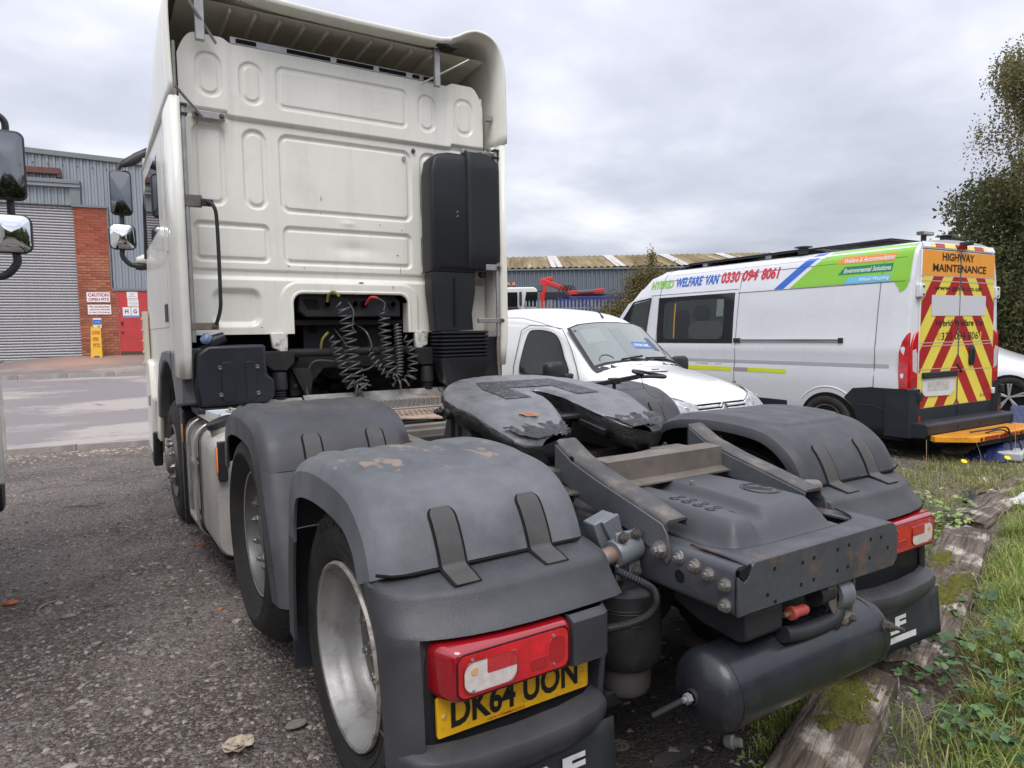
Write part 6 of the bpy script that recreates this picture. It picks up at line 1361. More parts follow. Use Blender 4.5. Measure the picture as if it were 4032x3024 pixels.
# =================================================================== WELFARE VAN (local x forward from the rear face, y left, z up)
VAN = thing('welfare_van', 'large white welfare van with green livery and red and yellow chevron rear doors', 'van', (7.041, 2.916, 0.0), rad(88.5))
vw = pbr('van_white_paint', (.72, .73, .76), .28, var=.03, vs=1.2, coat=.5, dirt=((.52, .52, .52), .16, 1.6, .35), rvar=.06, streak=.08)
vclad = pbr('van_black_cladding', (.018, .022, .030), .5, var=.15, vs=3, bump=.0006, bs=120, dirt=((.07, .065, .06), .3, 2.5, .35))
VS = [(.25, .93), (.32, .985), (.60, 1.005), (.80, 1.015), (.98, 1.022), (1.04, 1.010), (1.10, 1.008), (1.20, 1.018), (1.28, 1.022), (1.32, 1.012), (1.70, .99), (2.04, .955), (2.08, .950), (2.12, .94), (2.30, .90), (2.38, .875), (2.44, .83), (2.485, .74), (2.51, .60), (2.53, .3), (2.535, 0)]
def vy(z): return float(np.interp(z, [a for a, b in VS], [b for a, b in VS]))
def vsec(x, ztop=9, k=1.0, tuck=0):
    P = []
    for z, y in VS:
        zz = min(z, ztop-.0005*(9-0)) if z > ztop else z
        yy = y*k
        if z > ztop: yy = y*k*1.0 if y > .6 else y*k
        P.append((x+tuck*max(0, zz-1.0), yy, zz))
    return P+[(a, -b, c) for a, b, c in P[::-1][1:]]
st = [(.0, 9, .965), (.012, 9, .985), (.05, 9, 1.0), (.40, 9, 1.0), (2.5, 9, 1.0), (4.0, 9, 1.0)]
rings = [vsec(a, b_, c_) for a, b_, c_ in st]
for x, zt, k in ((4.15, 2.50, 1.0), (4.35, 2.40, .995), (4.6, 2.22, .985), (4.9, 2.0, .97), (5.15, 1.78, .955), (5.32, 1.38, .94), (5.7, 1.15, .90), (5.92, .98, .84), (5.98, .7, .80)):
    rings.append(vsec(x, zt, k))
vb = MB().loft(rings, close=False, cap=True).build('body', vw, VAN, smooth=35)
def vside(x, z, off=.003): return (x, vy(z)+off, z)
def vpatch(x0, x1, z0, z1, m, nm, off=.003, n=6, poly=None, par=vb):
    mb = MB(); mb.grid(lambda u, v: vside(x0+(x1-x0)*u, z0+(z1-z0)*v, off), 4, n); return mb.build(nm, m, par, smooth=40)
def vquad(P, m, nm, off=.003, n=8, par=vb):
    """bilinear patch on the side; P: 4 (x,z) corners: bl, br, tr, tl"""
    def f(u, v):
        a = (P[0][0]*(1-u)+P[1][0]*u, P[0][1]*(1-u)+P[1][1]*u); b = (P[3][0]*(1-u)+P[2][0]*u, P[3][1]*(1-u)+P[2][1]*u)
        x, z = a[0]*(1-v)+b[0]*v, a[1]*(1-v)+b[1]*v; return vside(x, z, off)
    mb = MB(); mb.grid(f, 4, n); return mb.build(nm, m, par, smooth=40)
wg = pbr('van_window_border', (.012, .012, .014), .06, coat=.6); wi = pbr('van_window_clear', (.035, .042, .042), .03, spec=.8, coat=.5)
w1 = vpatch(2.53, 4.11, 1.325, 2.055, wg, 'side_window', .004, 10); 
def vround(x0, x1, z0, z1, r, m, nm, off, par, cyc=0):
    P = rrect(x0, x1, z0, z1, r, 4); c = ((x0+x1)/2, (z0+z1)/2)
    mb = MB(); V = [vside(c[0], c[1], off)]+[vside(a, b, off) for a, b in P]; n = len(P)
    mb.add(V, [(0, 1+i, 1+(i+1) % n) for i in range(n)]); return mb.build(nm, m, par, smooth=60)
vround(2.70, 3.96, 1.385, 1.985, .09, wi, 'window_pane', .010, w1)
# shapes seen through the pane: seats and yellow pole just behind the glass
seat_m = pbr('seat_dark', (.025, .028, .031), .3)
for x in (3.15, 3.55): vround(x-.17, x+.17, 1.39, 1.90 if x < 3.4 else 1.84, .12, seat_m, 'seat_back', .0115, w1)
vround(2.70, 3.40, 1.386, 1.66, .13, pbr('light_seat', (.060, .064, .066), .3), 'seat_back', .0125, w1)
vpatch(3.70, 3.725, 1.40, 1.95, pbr('yellow_pole', (.50, .26, .03), .4), 'grab_pole', .013, 4, par=w1)
vpatch(2.72, 2.85, 1.72, 1.97, pbr('greenish_glass', (.16, .19, .17), .1), 'far_window', .0116, 4, par=w1)
# front door glass
fwp = [(4.37, 1.52), (4.82, 1.70), (4.72, 1.99), (4.33, 2.03)]
fwq = vquad([(4.40, 1.50), (4.80, 1.58), (4.70, 1.98), (4.31, 2.035)], pbr('front_glass', (.045, .055, .05), .04, coat=.6), 'door_window', .006, 6)
vquad([(4.84, 1.60), (5.04, 1.62), (4.80, 1.93), (4.74, 1.97)], glass_d, 'quarter_window', .006, 4)
for P in ([(4.385, 1.46), (4.30, 2.06)], [(4.30, 2.06), (4.72, 2.01)], [(4.72, 2.01), (5.08, 1.60)], [(4.83, 1.56), (4.72, 2.0)]):
    MB().tube([vside(P[0][0]+(P[1][0]-P[0][0])*t_, P[0][1]+(P[1][1]-P[0][1])*t_, .005) for t_ in np.linspace(0, 1, 5)], .012, 5).build('window_seal', black_p, vb)
gap_m = pbr('panel_gap', (.09, .09, .10), .7)
def vline(pts, r=.0045, m=gap_m): MB().tube([vside(x, z, .0008) for x, z in pts], r, 5).build('panel_gap', m, vb)
def seg(a, b, n=12): return [(a[0]+(b[0]-a[0])*i/n, a[1]+(b[1]-a[1])*i/n) for i in range(n+1)]
for a, b in (((2.50, .58), (2.44, 2.42)), ((.40, .81), (.36, 2.42)), ((4.19, .50), (4.08, 2.1)), ((4.0, 2.49), (4.10, 2.1)), ((.10, 2.32), (4.02, 2.32)), ((.08, 2.045), (2.48, 2.045)), ((2.48, 2.10), (4.30, 2.10)), ((4.12, .60), (4.0, .62))): vline(seg(a, b, 14))
vline(seg((.05, 2.405), (4.0, 2.405)), .004, vw)
# rail
MB().box(.85, 2.40, vy(1.37)-.005, vy(1.37)+.018, 1.345, 1.39).build('slide_rail', pbr('rail_aluminium', (.50, .50, .50), .3, .8), vb, bevel=.004)
MB().box(.86, 2.40, vy(1.37)+.0185, vy(1.37)+.020, 1.362, 1.372).build('rail_slot', pbr('rail_dirt', (.10, .07, .05), .6), vb)
for a, b in ((.80, .86), (2.38, 2.50)): MB().box(a, b, vy(1.37)-.002, vy(1.37)+.022, 1.335, 1.40).build('rail_end', black_p, vb, bevel=.004)
# grey rub strip, reflective tape
vpatch(.22, 4.2, 1.045, 1.09, pbr('grey_moulding', (.42, .42, .44), .5), 'rub_strip', .002, 2)
yt = pbr('fluorescent_yellow', (.72, .80, .02), .4, var=.06, vs=8)
vpatch(2.53, 4.10, .925, .985, yt, 'reflective_tape', .0035, 2); vpatch(1.61, 2.24, .93, .985, yt, 'reflective_tape', .0035, 2); vpatch(2.24, 2.50, .93, .985, pbr('grey_tape', (.36, .34, .35), .5), 'reflective_tape', .0035, 2)
# livery on the side
lgreen = pbr('livery_green', (.24, .55, .035), .35, var=.04, vs=2, coat=.3); lblue = pbr('livery_blue', (.02, .13, .56), .35, coat=.3); lred = pbr('livery_red', (.62, .03, .05), .4); lorg = pbr('livery_orange', (.85, .27, .05), .4); ldg = pbr('livery_dark_green', (.01, .23, .11), .4); llb = pbr('livery_sky_blue', (.15, .50, .74), .4); lwh = pbr('livery_white', (.82, .82, .84), .4)
def vtext(s, m, x0, x1, z0, z1, bold=.04, shear=.25, off=.0055): return lettering(s, m, lambda u, v: vside(x0+(x1-x0)*u, v, off), 0, 1, z0, z1, vb, bold=bold, shear=shear)
vtext('HYBRID', lgreen, 4.33, 3.82, 2.205, 2.335, .035, .18); vtext('WELFARE', lblue, 3.76, 3.20, 2.205, 2.35, .035, .18); vtext('VAN', lblue, 3.14, 2.88, 2.205, 2.35, .035, .18)
vtext('0330', lred, 2.83, 2.49, 2.205, 2.365, .035, .18); vtext('094', lred, 2.44, 2.17, 2.205, 2.365, .035, .18); vtext('8061', lred, 2.11, 1.81, 2.205, 2.365, .035, .18)
vquad([(1.87, 2.055), (1.72, 2.055), (1.17, 2.485), (1.33, 2.485)], lblue, 'blue_stripe', .003, 12)
vquad([(1.62, 2.055), (.42, 2.055), (.42, 2.485), (1.10, 2.485)], lgreen, 'green_panel', .003, 14)
vquad([(.42, 2.055), (.035, 2.055), (.035, 2.475), (.42, 2.485)], lgreen, 'green_panel', .0032, 14)
vquad([(.17, 1.98), (.06, 1.97), (.035, 2.055), (.22, 2.055)], lgreen, 'green_drip', .003, 4); vquad([(.14, 1.92), (.08, 1.94), (.07, 1.99), (.16, 1.98)], lgreen, 'green_drip', .0034, 4)
vquad([(.98, 2.31), (.24, 2.295), (.23, 2.385), (.90, 2.395)], lorg, 'orange_label', .005, 4); vquad([(.94, 2.175), (.26, 2.17), (.25, 2.265), (.86, 2.27)], ldg, 'green_label', .005, 4); vquad([(.86, 2.058), (.27, 2.052), (.26, 2.135), (.77, 2.14)], llb, 'blue_label', .005, 4)
vtext('Welfare & Accommodation', lwh, .875, .245, 2.312, 2.372, .015, .2, .008); vtext('Environmental Solutions', lwh, .86, .27, 2.190, 2.248, .015, .2, .008); vtext('Wheel Washing', lwh, .65, .275, 2.068, 2.122, .01, .2, .008)
gtx = pbr('small_green_print', (.14, .25, .08), .6)
for s_, a, b in (('HYBRID', 3.60, 3.46), ('SUSTAINABLE', 3.22, 2.98), ('SOLAR', 2.84, 2.72), ('LOW CARBON', 3.95, 3.76)): vtext(s_, gtx, a, b, 1.012, 1.032, .0, 0)
# lower black cladding, arch, skirts
def vpoly(P, m, nm, off=.004, thick=.02):
    V = [vside(a, b, off) for a, b in P]; n = len(P)
    V2 = [(x, y-thick, z) for x, y, z in V]; mb = MB(); mb.add(V+V2, [tuple(range(n)), tuple(range(n, 2*n))[::-1]]+[(i, (i+1) % n, n+(i+1) % n, n+i) for i in range(n)]); return mb.build(nm, m, vb, bevel=.003, clean=True)
arc_ = [(1.0+.43*math.cos(rad(a)), .345+.40*math.sin(rad(a))) for a in range(150, -16, -12)]
xm_ = lambda z: float(np.interp(z, [.25, .36, .45, .54, .61, .67, .80, .815], [.60, .598, .61, .65, .70, .77, .64, .40]))
rc_ = MB().grid(lambda u, v: vside(.003+(xm_(.25+.565*v)-.003)*u, .25+.565*v, .012), 6, 26).build('rear_cladding', vclad, vb, smooth=40, solid=.0)
MB().tube([vside(xm_(z), z, .006) for z in np.linspace(.25, .815, 20)], .006, 5).build('cladding_edge', vclad, vb)
MB().tube([vside(x, .60-.04*(x < .3), .0125) for x in (.62, .5, .42, .25, .1)], .004, 5).build('cladding_crease', vclad, vb)
vpoly([(1.0+.40*math.cos(rad(a)), .345+.375*math.sin(rad(a))) for a in range(180, -1, -10)], MATS['pitch_black'], 'wheel_arch', .004, .01)
vpoly([(1.60, .44), (2.23, .46), (2.23, .58), (1.60, .57)], vclad, 'black_skirt', .008, .03)
MB().tube([vside(1.0+.46*math.cos(rad(a)), .36+.43*math.sin(rad(a)), -.006) for a in range(172, 30, -8)], .014, 6).build('arch_bulge', vw, vb)
tyr = [(.215, .03), (.24, .005), (.28, 0), (.32, .01), (.340, .03), (.345, .06), (.345, .16), (.335, .19), (.28, .21), (.2, .2)]
vrim = pbr('van_steel_rim', (.34, .33, .32), .45, .5, var=.2, vs=14, dirt=((.12, .08, .06), .4, 20, .2))
def carwheel(parent, x, y, z, out, rimm, R=.345, kind='steel', wid=1.0):
    k = R/.345; w = MB().lathe([(a*k, b_*wid) for a, b_ in [(.218, .03), (.222, .012), (.210, .015), (.205, .05), (.16, .045), (.10, .03), (.09, .035), (0, .035)]], (x, y, z), (0, -out, 0), 36).build('wheel', rimm if kind == 'steel' else alu, parent, smooth=40)
    MB().lathe([(a*k, b_*wid) for a, b_ in tyr], (x, y, z), (0, -out, 0), 48).build('tyre', rubber, w, smooth=40)
    if kind == 'steel':
        for i in range(10): a = 2*math.pi*i/10; MB().cyl((x+.135*k*math.cos(a), y-out*.040, z+.135*k*math.sin(a)), (x+.135*k*math.cos(a), y-out*.034, z+.135*k*math.sin(a)), .018*k, 10).build('vent_hole', MATS['pitch_black'], w)
        MB().lathe([(0, -.02), (.04, -.02), (.052, -.01), (.055, .03)], (x, y, z), (0, -out, 0), 20).build('hub_cap', galv, w)
    return w
for y, o_ in ((1.028, 1), (-1.028, -1)):
    carwheel(VAN, 1.015, y, .345, o_, vrim); carwheel(VAN, 5.05, y*.97, .345, o_, vrim)
# rear doors
def rp(y, z, off): return (-off-.030*max(0, 1-(z-.6)/1.0)*0, y, z)
yel_ = pbr('chevron_yellow', (.82, .70, .10), .38, var=.05, vs=3, coat=.2, streak=.08); redc = pbr('chevron_red', (.40, .015, .018), .38, var=.05, vs=3, coat=.2)
def clip(P, a, b, c):   # keep a*y+b*z<=c
    O = []
    for i in range(len(P)):
        p, q = P[i], P[(i+1) % len(P)]; dp, dq = a*p[0]+b*p[1]-c, a*q[0]+b*q[1]-c
        if dp <= 0: O.append(p)
        if dp*dq < 0: t_ = dp/(dp-dq); O.append((p[0]+(q[0]-p[0])*t_, p[1]+(q[1]-p[1])*t_))
    return O
for s in (1, -1):
    door = MB().prism([(s*.004, .38), (s*.845, .38), (s*.84, 1.2), (s*.82, 2.40), (s*.004, 2.405)], 'x', -.022, .02).build('rear_door', vw, VAN, bevel=.008, clean=True)
    def rprism(P, m, nm, x0=-.0245, x1=-.0222):
        return MB().prism(P, 'x', x0, x1).build(nm, m, door, smooth=0)
    rprism([(s*.010, .585), (s*.835, .585), (s*.83, 1.2), (s*.812, 2.10), (s*.010, 2.10)], yel_, 'yellow_film')
    rprism([(s*.010, 2.115), (s*.812, 2.115), (s*.805, 2.395), (s*.010, 2.395)], pbr('orange_film', (.88, .36, .045), .38, var=.04, vs=3, coat=.2), 'orange_film')
    for k in range(-3, 12):
        y1, y0 = .63-.43*k, .42-.43*k                      # at z=2.03, grows by .8 per metre down
        P = [(.010, .585), (.835, .585), (.83, 1.2), (.812, 2.10), (.010, 2.10)]
        P = clip(P, 1, .8, y1+.8*2.03); P = clip(P, -1, -.8, -(y0+.8*2.03))
        if len(P) > 2: rprism([(s*a, b) for a, b in P], redc, 'red_chevron', -.0265, -.0246)
    rprism([(s*.012, .39), (s*.84, .39), (s*.838, .58), (s*.012, .58)], vclad, 'lower_black_panel', -.034, -.0222)
    for z in (2.108, 2.045, 1.335, 1.30, .995 if s < 0 else 1.03): MB().box(-.028, -.0268, s*.012, s*.832, z-.004, z+.004).build('door_crease', pbr('crease_edge', (.62, .50, .42), .5), door)
    # hinges
    for z in (1.93,): 
        hg = MB().box(-.06, .0, s*.80, s*.90, z-.075, z+.075).build('door_hinge', vw, door, bevel=.012)
        for dz_ in (-.045, .045): MB().cyl((-.061, s*.84, z+dz_), (-.063, s*.84, z+dz_), .016, 10).build('hinge_hole', black_p, hg)
    MB().box(-.05, .0, s*.83, s*.93, .66, .74).build('door_hinge', vw, door, bevel=.01)
    # tail lamp
    LPz = [(.81, .80), (.81, 1.0), (.83, 1.08), (1.30, 1.08)]
    P = [(.845, .82), (1.0, .82), (1.005, 1.20), (.985, 1.33), (.93, 1.44), (.85, 1.47)]
    lp = MB().prism([(s*a, b) for a, b in [(.848, .82), (.985, .82), (.99, 1.0), (.985, 1.22), (.965, 1.34), (.92, 1.43), (.85, 1.47)]], 'x', -.024, .05).build('tail_lamp', red_l, VAN, bevel=.006, clean=True)
    Q = [(-.004, .815), (.095, .812), (.105, 1.0), (.10, 1.24), (.07, 1.36), (.03, 1.43), (-.004, 1.46)]
    V = [(a, s*(vy(b)+.007), b) for a, b in Q]; V2 = [(a, s*(vy(b)-.03), b) for a, b in Q]; n = len(Q)
    mb = MB(); mb.add(V+V2, [tuple(range(n)), tuple(range(n, 2*n))[::-1]]+[(i, (i+1) % n, n+(i+1) % n, n+i) for i in range(n)]); mb.build('lamp_side', red_l, lp, bevel=.005, clean=True)
    MB().prism([(s*.872, .985), (s*.955, 1.02), (s*.965, 1.25), (s*.90, 1.27), (s*.868, 1.20)] if True else [], 'x', -.027, -.0222).build('clear_lamp', pbr('van_clear_lens', (.62, .62, .64), .12, coat=1, var=.15, vs=40), lp, bevel=.003)
    MB().box(-.026, -.0221, s*.87, s*.98, .84, .95).build('amber_lamp', MATS['deep_red_lens'], lp, bevel=.004)
    # corner bumper
    bp_ = [(-.05, .80), (-.09, .72), (-.10, .40), (-.06, .27), (.20, .25), (.20, .81)]
    MB().prism([(a, b) for a, b in [(-.05, .81), (-.10, .74), (-.11, .40), (-.06, .25), (.30, .25), (.30, .81)]], 'y', s*.86, s*1.02).build('bumper_corner', vclad, VAN, bevel=.03, clean=True) if False else None
    mb = MB(); mb.loft([[(-.02, s*.86, z), (-.075, s*.88, z), (-.08, s*.96, z), (-.03, s*1.025, z), (.25, s*1.03, z)] for z in (.26, .40, .70, .80, .812)], close=False, cap=False); bc_ = mb.build('bumper_corner', vclad, VAN, smooth=50)
    MB().box(-.085, -.076, s*.885, s*.925, .44, .51).build('fog_reflector', red_d, bc_); MB().box(-.12, -.06, s*.90, s*.96, .68, .78).build('buffer', vclad, bc_, bevel=.01)
MB().prism([(-.20, .34), (-.22, .40), (-.19, .435), (-.02, .445), (0, .40), (0, .30), (-.15, .27)], 'x', 0, 1)
mb = MB(); mb.loft([[(-.02, y, .44), (-.20, y*.985, .435), (-.225, y*.98, .41), (-.225, y*.98, .31), (-.19, y*.985, .27), (-.02, y, .26)] for y in (-1.0, -.9, 0, .9, 1.0)], cap=True); rbm = mb.build('rear_step_bumper', vclad, VAN, smooth=35, bevel=.01)
for y in (-.15, .35): MB().lathe([(0, 0), (.018, 0)], (-.2265, y, .36), (-1, 0, 0), 10).build('step_hole', MATS['pitch_black'], rbm, smooth=0)
MB().box(-.012, .012, -.004, .004, .4, 2.4)
# number plate recess, handle
MB().prism([(p[0], p[1]) for p in [(.76, .93), (.06, .93), (.07, .76), (.16, .70), (.70, .715), (.76, .75)]], 'x', -.036, -.0268).build('plate_recess', vw, VAN, bevel=.004, clean=True)
MB().box(-.06, -.0268, .05, .775, .925, .995).build('plate_handle_bar', vclad, VAN, bevel=.008)
sm = pbr('torn_plate_residue', (.56, .55, .54), .6, dirt=((.30, .29, .28), .5, 14, .2)); MB().box(-.038, -.0362, .20, .66, .775, .88).build('plate_residue', sm, VAN)
MB().loft([[(-.0268-d_, -.30+p[0]*k, 1.165+p[1]*k) for p in rrect(-.055, .055, -.125, .125, .05, 5)] for d_, k in ((0, 1), (.02, .97), (.028, .85))], cap=True).build('door_handle', black_p, VAN, smooth=40)
MB().prism([(p[0], p[1]) for p in rrect(-.325, -.280, 1.09, 1.24, .02, 4)], 'x', -.0562, -.055).build('handle_recess', MATS['pitch_black'], VAN)
MB().bar((-.03, .02, 1.07), (-.034, -.09, .97), .012, .02).build('black_tape_scrap', black_p, VAN)
# rear lettering
def rtext(s_, m, ya, yb_, z0, z1, bold=.02, x=-.0280): return lettering(s_, m, lambda u, v: (x, ya+(yb_-ya)*u, v), 0, 1, z0, z1, VAN, bold=bold)
blk2 = pbr('black_vinyl_print', (.022, .015, .014), .5)
rtext('HIGHWAY', blk2, .40, -.31, 2.285, 2.375, .02); rtext('MAINTENANCE', blk2, .60, -.60, 2.155, 2.245, .02)
rtext('www.garic.co.uk', blk2, .56, -.52, 1.925, 2.00, .015); rtext('Hybrid Welfare Van', blk2, .51, -.58, 1.50, 1.60, .02); rtext('330 094 806', blk2, .38, -.46, 1.36, 1.45, .0)
rtext('0', pbr('worn_print', (.60, .45, .05), .5), .47, .40, 1.36, 1.45, 0); rtext('1', MATS['worn_print'], -.50, -.53, 1.36, 1.45, 0)
rtext('EN 20723', pbr('small_blue_print', (.06, .08, .25), .5), -.55, -.73, .640, .675, .0)
MB().box(-.0295, -.0272, -.61, .61, 1.645, 1.885).build('blank_white_film', pbr('blank_film', (.62, .62, .66), .5), VAN)
MB().cyl((-.030, 0, .6), (-.030, 0, 2.40), .005, 6).build('door_gap', gap_m, VAN)
# roof edge strip with chevrons, camera lamp
hf = []
for s in (1, -1): MB().box(-.01, .0, 0, 0, 0, 0)
rs_ = MB().loft([[(-.026, y, 2.412), (-.03, y, 2.43), (-.004, y, 2.49), (.0, y, 2.412)] for y in (-.80, 0, .80)], cap=True).build('roof_rear_strip', vw, VAN)
for a, b, m in ((.66, .56, yel_), (.56, .36, redc), (.30, .12, yel_), (-.14, -.30, yel_), (-.30, -.52, redc), (-.52, -.60, yel_), (.36, .30, yel_)):
    MB().add([(-.032, a, 2.428), (-.032, b, 2.428), (-.010, b-.02, 2.478), (-.010, a-.02, 2.478)], [(0, 1, 2, 3)]).build('roof_chevron', m, rs_, smooth=0)
MB().loft([[(-.05, p[0]*1, p[1]) for p in rrect(-.09, .10, 2.425, 2.475, .02, 3)], [(.02, p[0], p[1]) for p in rrect(-.11, .12, 2.42, 2.49, .02, 3)]], cap=True).build('high_level_lamp', red_d, VAN)
MB().bar((.02, -.04, 2.49), (-.11, -.11, 2.505), .07, .05).build('rear_camera', black_p, VAN, bevel=.012)
# roof furniture
MB().box(.05, .12, .45, .70, 2.575, 2.615).build('work_light_bar', pbr('light_bar_grey', (.12, .12, .12), .5), VAN, bevel=.006); MB().box(.045, .05, .48, .67, 2.585, 2.605).build('light_lens', pbr('work_lens', (.55, .5, .35), .2), VAN); MB().cyl((.10, .58, 2.50), (.10, .58, 2.58), .03, 10).build('light_stalk', black_p, VAN)
for x, y in ((1.62, .68), (.15, .0)):
    vt = MB().lathe([(0, .11), (.11, .105), (.12, .095), (.065, .085), (.065, .0)], (x, y, 2.51), (0, 0, 1), 20).build('roof_vent', black_p, VAN)
sp = MB().box(1.75, 3.75, -.6, .62, 2.565, 2.60).build('solar_panel', pbr('solar_black', (.012, .013, .02), .15, coat=.5), VAN, bevel=.006)
MB().box(.5, 1.70, -.6, .55, 2.575, 2.60).build('solar_panel', MATS['solar_black'], VAN, bevel=.006)
MB().prism([(3.75, 2.60), (3.95, 2.53), (3.98, 2.50), (3.75, 2.55)], 'y', -.55, .62).build('panel_fairing', black_p, sp)
MB().box(2.2, 2.3, -.6, .6, 2.52, 2.57).build('panel_bracket', galv, sp); MB().box(3.4, 3.5, -.6, .6, 2.52, 2.57).build('panel_bracket', galv, sp)
# underside and orange towing step
MB().box(.1, 5.8, -.9, .9, .2, .32).build('underbody', black_d, VAN)
ost = MB().prism([(-.24, 1.0), (-.24, -1.0), (-.50, -1.0), (-.55, -.95), (-.62, .52), (-.56, .60), (-.30, 1.03)], 'z', .275, .285)
ST = MB().prism([(-.23, .94), (-.23, -.90), (-.52, -.98), (-.56, -.94), (-.58, .66), (-.54, .72), (-.30, .98)], 'z', .245, .305).build('orange_step', pbr('step_orange', (.80, .33, .02), .45, var=.1, vs=6, dirt=((.25, .12, .03), .3, 12, .2)), VAN, bevel=.004, clean=True)
for a, b in ((.50, .20), (.10, -.25), (-.35, -.75)): MB().box(-.586, -.575, a, b, .255, .295).build('red_reflector', red_d, ST)
for y in (.58, .15, -.30, -.85): MB().cyl((-.583, y, .275), (-.592, y, .275), .018, 10).build('step_bolt', black_p, ST)
V, Fc = [], []
for i in range(8):
    for j in range(44):
        x = -.27-i*.035; y = .80-j*.038
        if x < -.54: continue
        k = len(V); V += [(x-.010, y, .3065), (x, y-.010, .3065), (x+.010, y, .3065), (x, y+.010, .3065)]; Fc.append((k, k+1, k+2, k+3))
o = np_mesh('tread_pattern', V, Fc, pbr('tread_shadow', (.22, .10, .03), .7), ST); o['kind'] = 'stuff'
MB().box(-.55, -.1, -.7, .55, .19, .245).build('step_frame', black_d, VAN)
MB().tube(smoothpath([(-.40, .45, .32), (-.55, .30, .36), (-.60, .05, .36), (-.62, 0, .20), (-.66, .0, .02), (-.8, -.05, .02), (-.85, -.3, .02)], 8), .010, 7).build('trailing_cable', black_p, VAN)
MB().tube(smoothpath([(-.50, .30, .315), (-.56, .05, .33), (-.66, -.08, .20), (-.70, -.12, .02)], 8), .009, 7).build('trailing_cable', black_p, VAN)
# cab-side mirror
MB().loft([[(4.95+d_, 1.03+.12+p[0], 1.45+p[1]) for p in rrect(-.10*k, .10*k, -.19*k, .19*k, .04, 4)] for d_, k in ((0, .9), (.05, 1), (.10, .8))], cap=True).build('door_mirror', black_p, VAN)
# =================================================================== SMALL WHITE VAN (x forward, front at 0, y left)
BV = thing('small_white_van', 'small white panel van with unpainted grey bumper parked facing the camera', 'van', (3.639, 3.469, .106), -1.521)
BV.location.z = .106
bw = pbr('small_van_white', (.80, .81, .80), .25, coat=.6, var=.02, vs=1)
def bsec(x, zs):   # zs: list of (w,z)
    P = [(x, w, z) for w, z in zs]; return P+[(x, -w, z) for _, w, z in P[::-1][1:]]
LW = [(.74, .17), (.83, .26), (.855, .45), (.862, .62)]
SECS = [
 (.00, [(.45, .22), (.55, .26), (.60, .34), (.62, .42), (.60, .50), (.52, .545), (.40, .56), (.2, .57), (0, .575)]),
 (-.05, [(.62, .17), (.70, .24), (.74, .34), (.75, .42), (.73, .52), (.64, .575), (.45, .60), (.2, .615), (0, .62)]),
 (-.09, [(.66, .17), (.75, .24), (.79, .34), (.80, .44), (.76, .575), (.66, .66), (.45, .69), (.2, .70), (0, .705)]),
 (-.20, [(.70, .17), (.79, .25), (.83, .38), (.835, .50), (.80, .64), (.70, .735), (.48, .775), (.2, .795), (0, .80)]),
 (-.45, [(.74, .17), (.83, .25), (.855, .42), (.855, .58), (.82, .735), (.71, .82), (.48, .865), (.2, .885), (0, .89)]),
 (-.80, [(.74, .17), (.83, .25), (.86, .45), (.86, .62), (.825, .82), (.72, .90), (.48, .94), (.2, .955), (0, .96)]),
 (-1.18, [(.74, .17), (.83, .25), (.86, .45), (.862, .65), (.835, .88), (.74, .965), (.48, 1.0), (.2, 1.015), (0, 1.02)]),
 (-1.24, [(.74, .17), (.83, .25), (.86, .45), (.862, .65), (.838, .89), (.735, .985), (.48, 1.03), (.2, 1.045), (0, 1.05)]),
 (-1.50, [(.74, .17), (.83, .25), (.86, .45), (.862, .65), (.842, .90), (.705, 1.20), (.46, 1.26), (.2, 1.275), (0, 1.28)]),
 (-1.81, [(.74, .17), (.83, .25), (.86, .45), (.862, .65), (.845, .91), (.655, 1.46), (.45, 1.525), (.2, 1.545), (0, 1.55)]),
 (-2.05, [(.74, .17), (.83, .25), (.86, .45), (.862, .65), (.845, .92), (.65, 1.53), (.48, 1.625), (.22, 1.655), (0, 1.66)]),
 (-2.6, [(.74, .17), (.83, .25), (.86, .45), (.862, .65), (.848, .92), (.67, 1.60), (.50, 1.70), (.24, 1.735), (0, 1.74)]),
 (-3.4, [(.74, .17), (.83, .25), (.86, .45), (.862, .65), (.848, .92), (.68, 1.62), (.51, 1.72), (.25, 1.755), (0, 1.76)]),
 (-4.05, [(.74, .17), (.83, .25), (.85, .45), (.85, .65), (.83, .92), (.67, 1.60), (.50, 1.70), (.24, 1.73), (0, 1.735)])]
bb = MB().loft([bsec(a, b_) for a, b_ in SECS], close=False, cap=True).build('body', bw, BV, smooth=40)
sb = bb.modifiers.new('s', 'SUBSURF'); sb.levels = 1; sb.render_levels = 1
def binterp(x):
    xs_ = [a for a, _ in SECS]
    for (a, A_), (b, B_) in zip(SECS, SECS[1:]):
        if b <= x <= a:
            t_ = (a-x)/(a-b); return [(p[0]+(q_[0]-p[0])*t_, p[1]+(q_[1]-p[1])*t_) for p, q_ in zip(A_, B_)]
    return SECS[-1][1]
def bside(x, z, off=.004, s=-1):
    P = binterp(x); ws = [p[0] for p in P[:7]]; zs_ = [p[1] for p in P[:7]]
    return (x, s*(float(np.interp(z, zs_, ws))+off), z)
def btop(x, y, off=.004):
    P = binterp(x)[::-1]; z = float(np.interp(abs(y), [p[0] for p in P[:5]], [p[1] for p in P[:5]])); return (x, y, z+off)
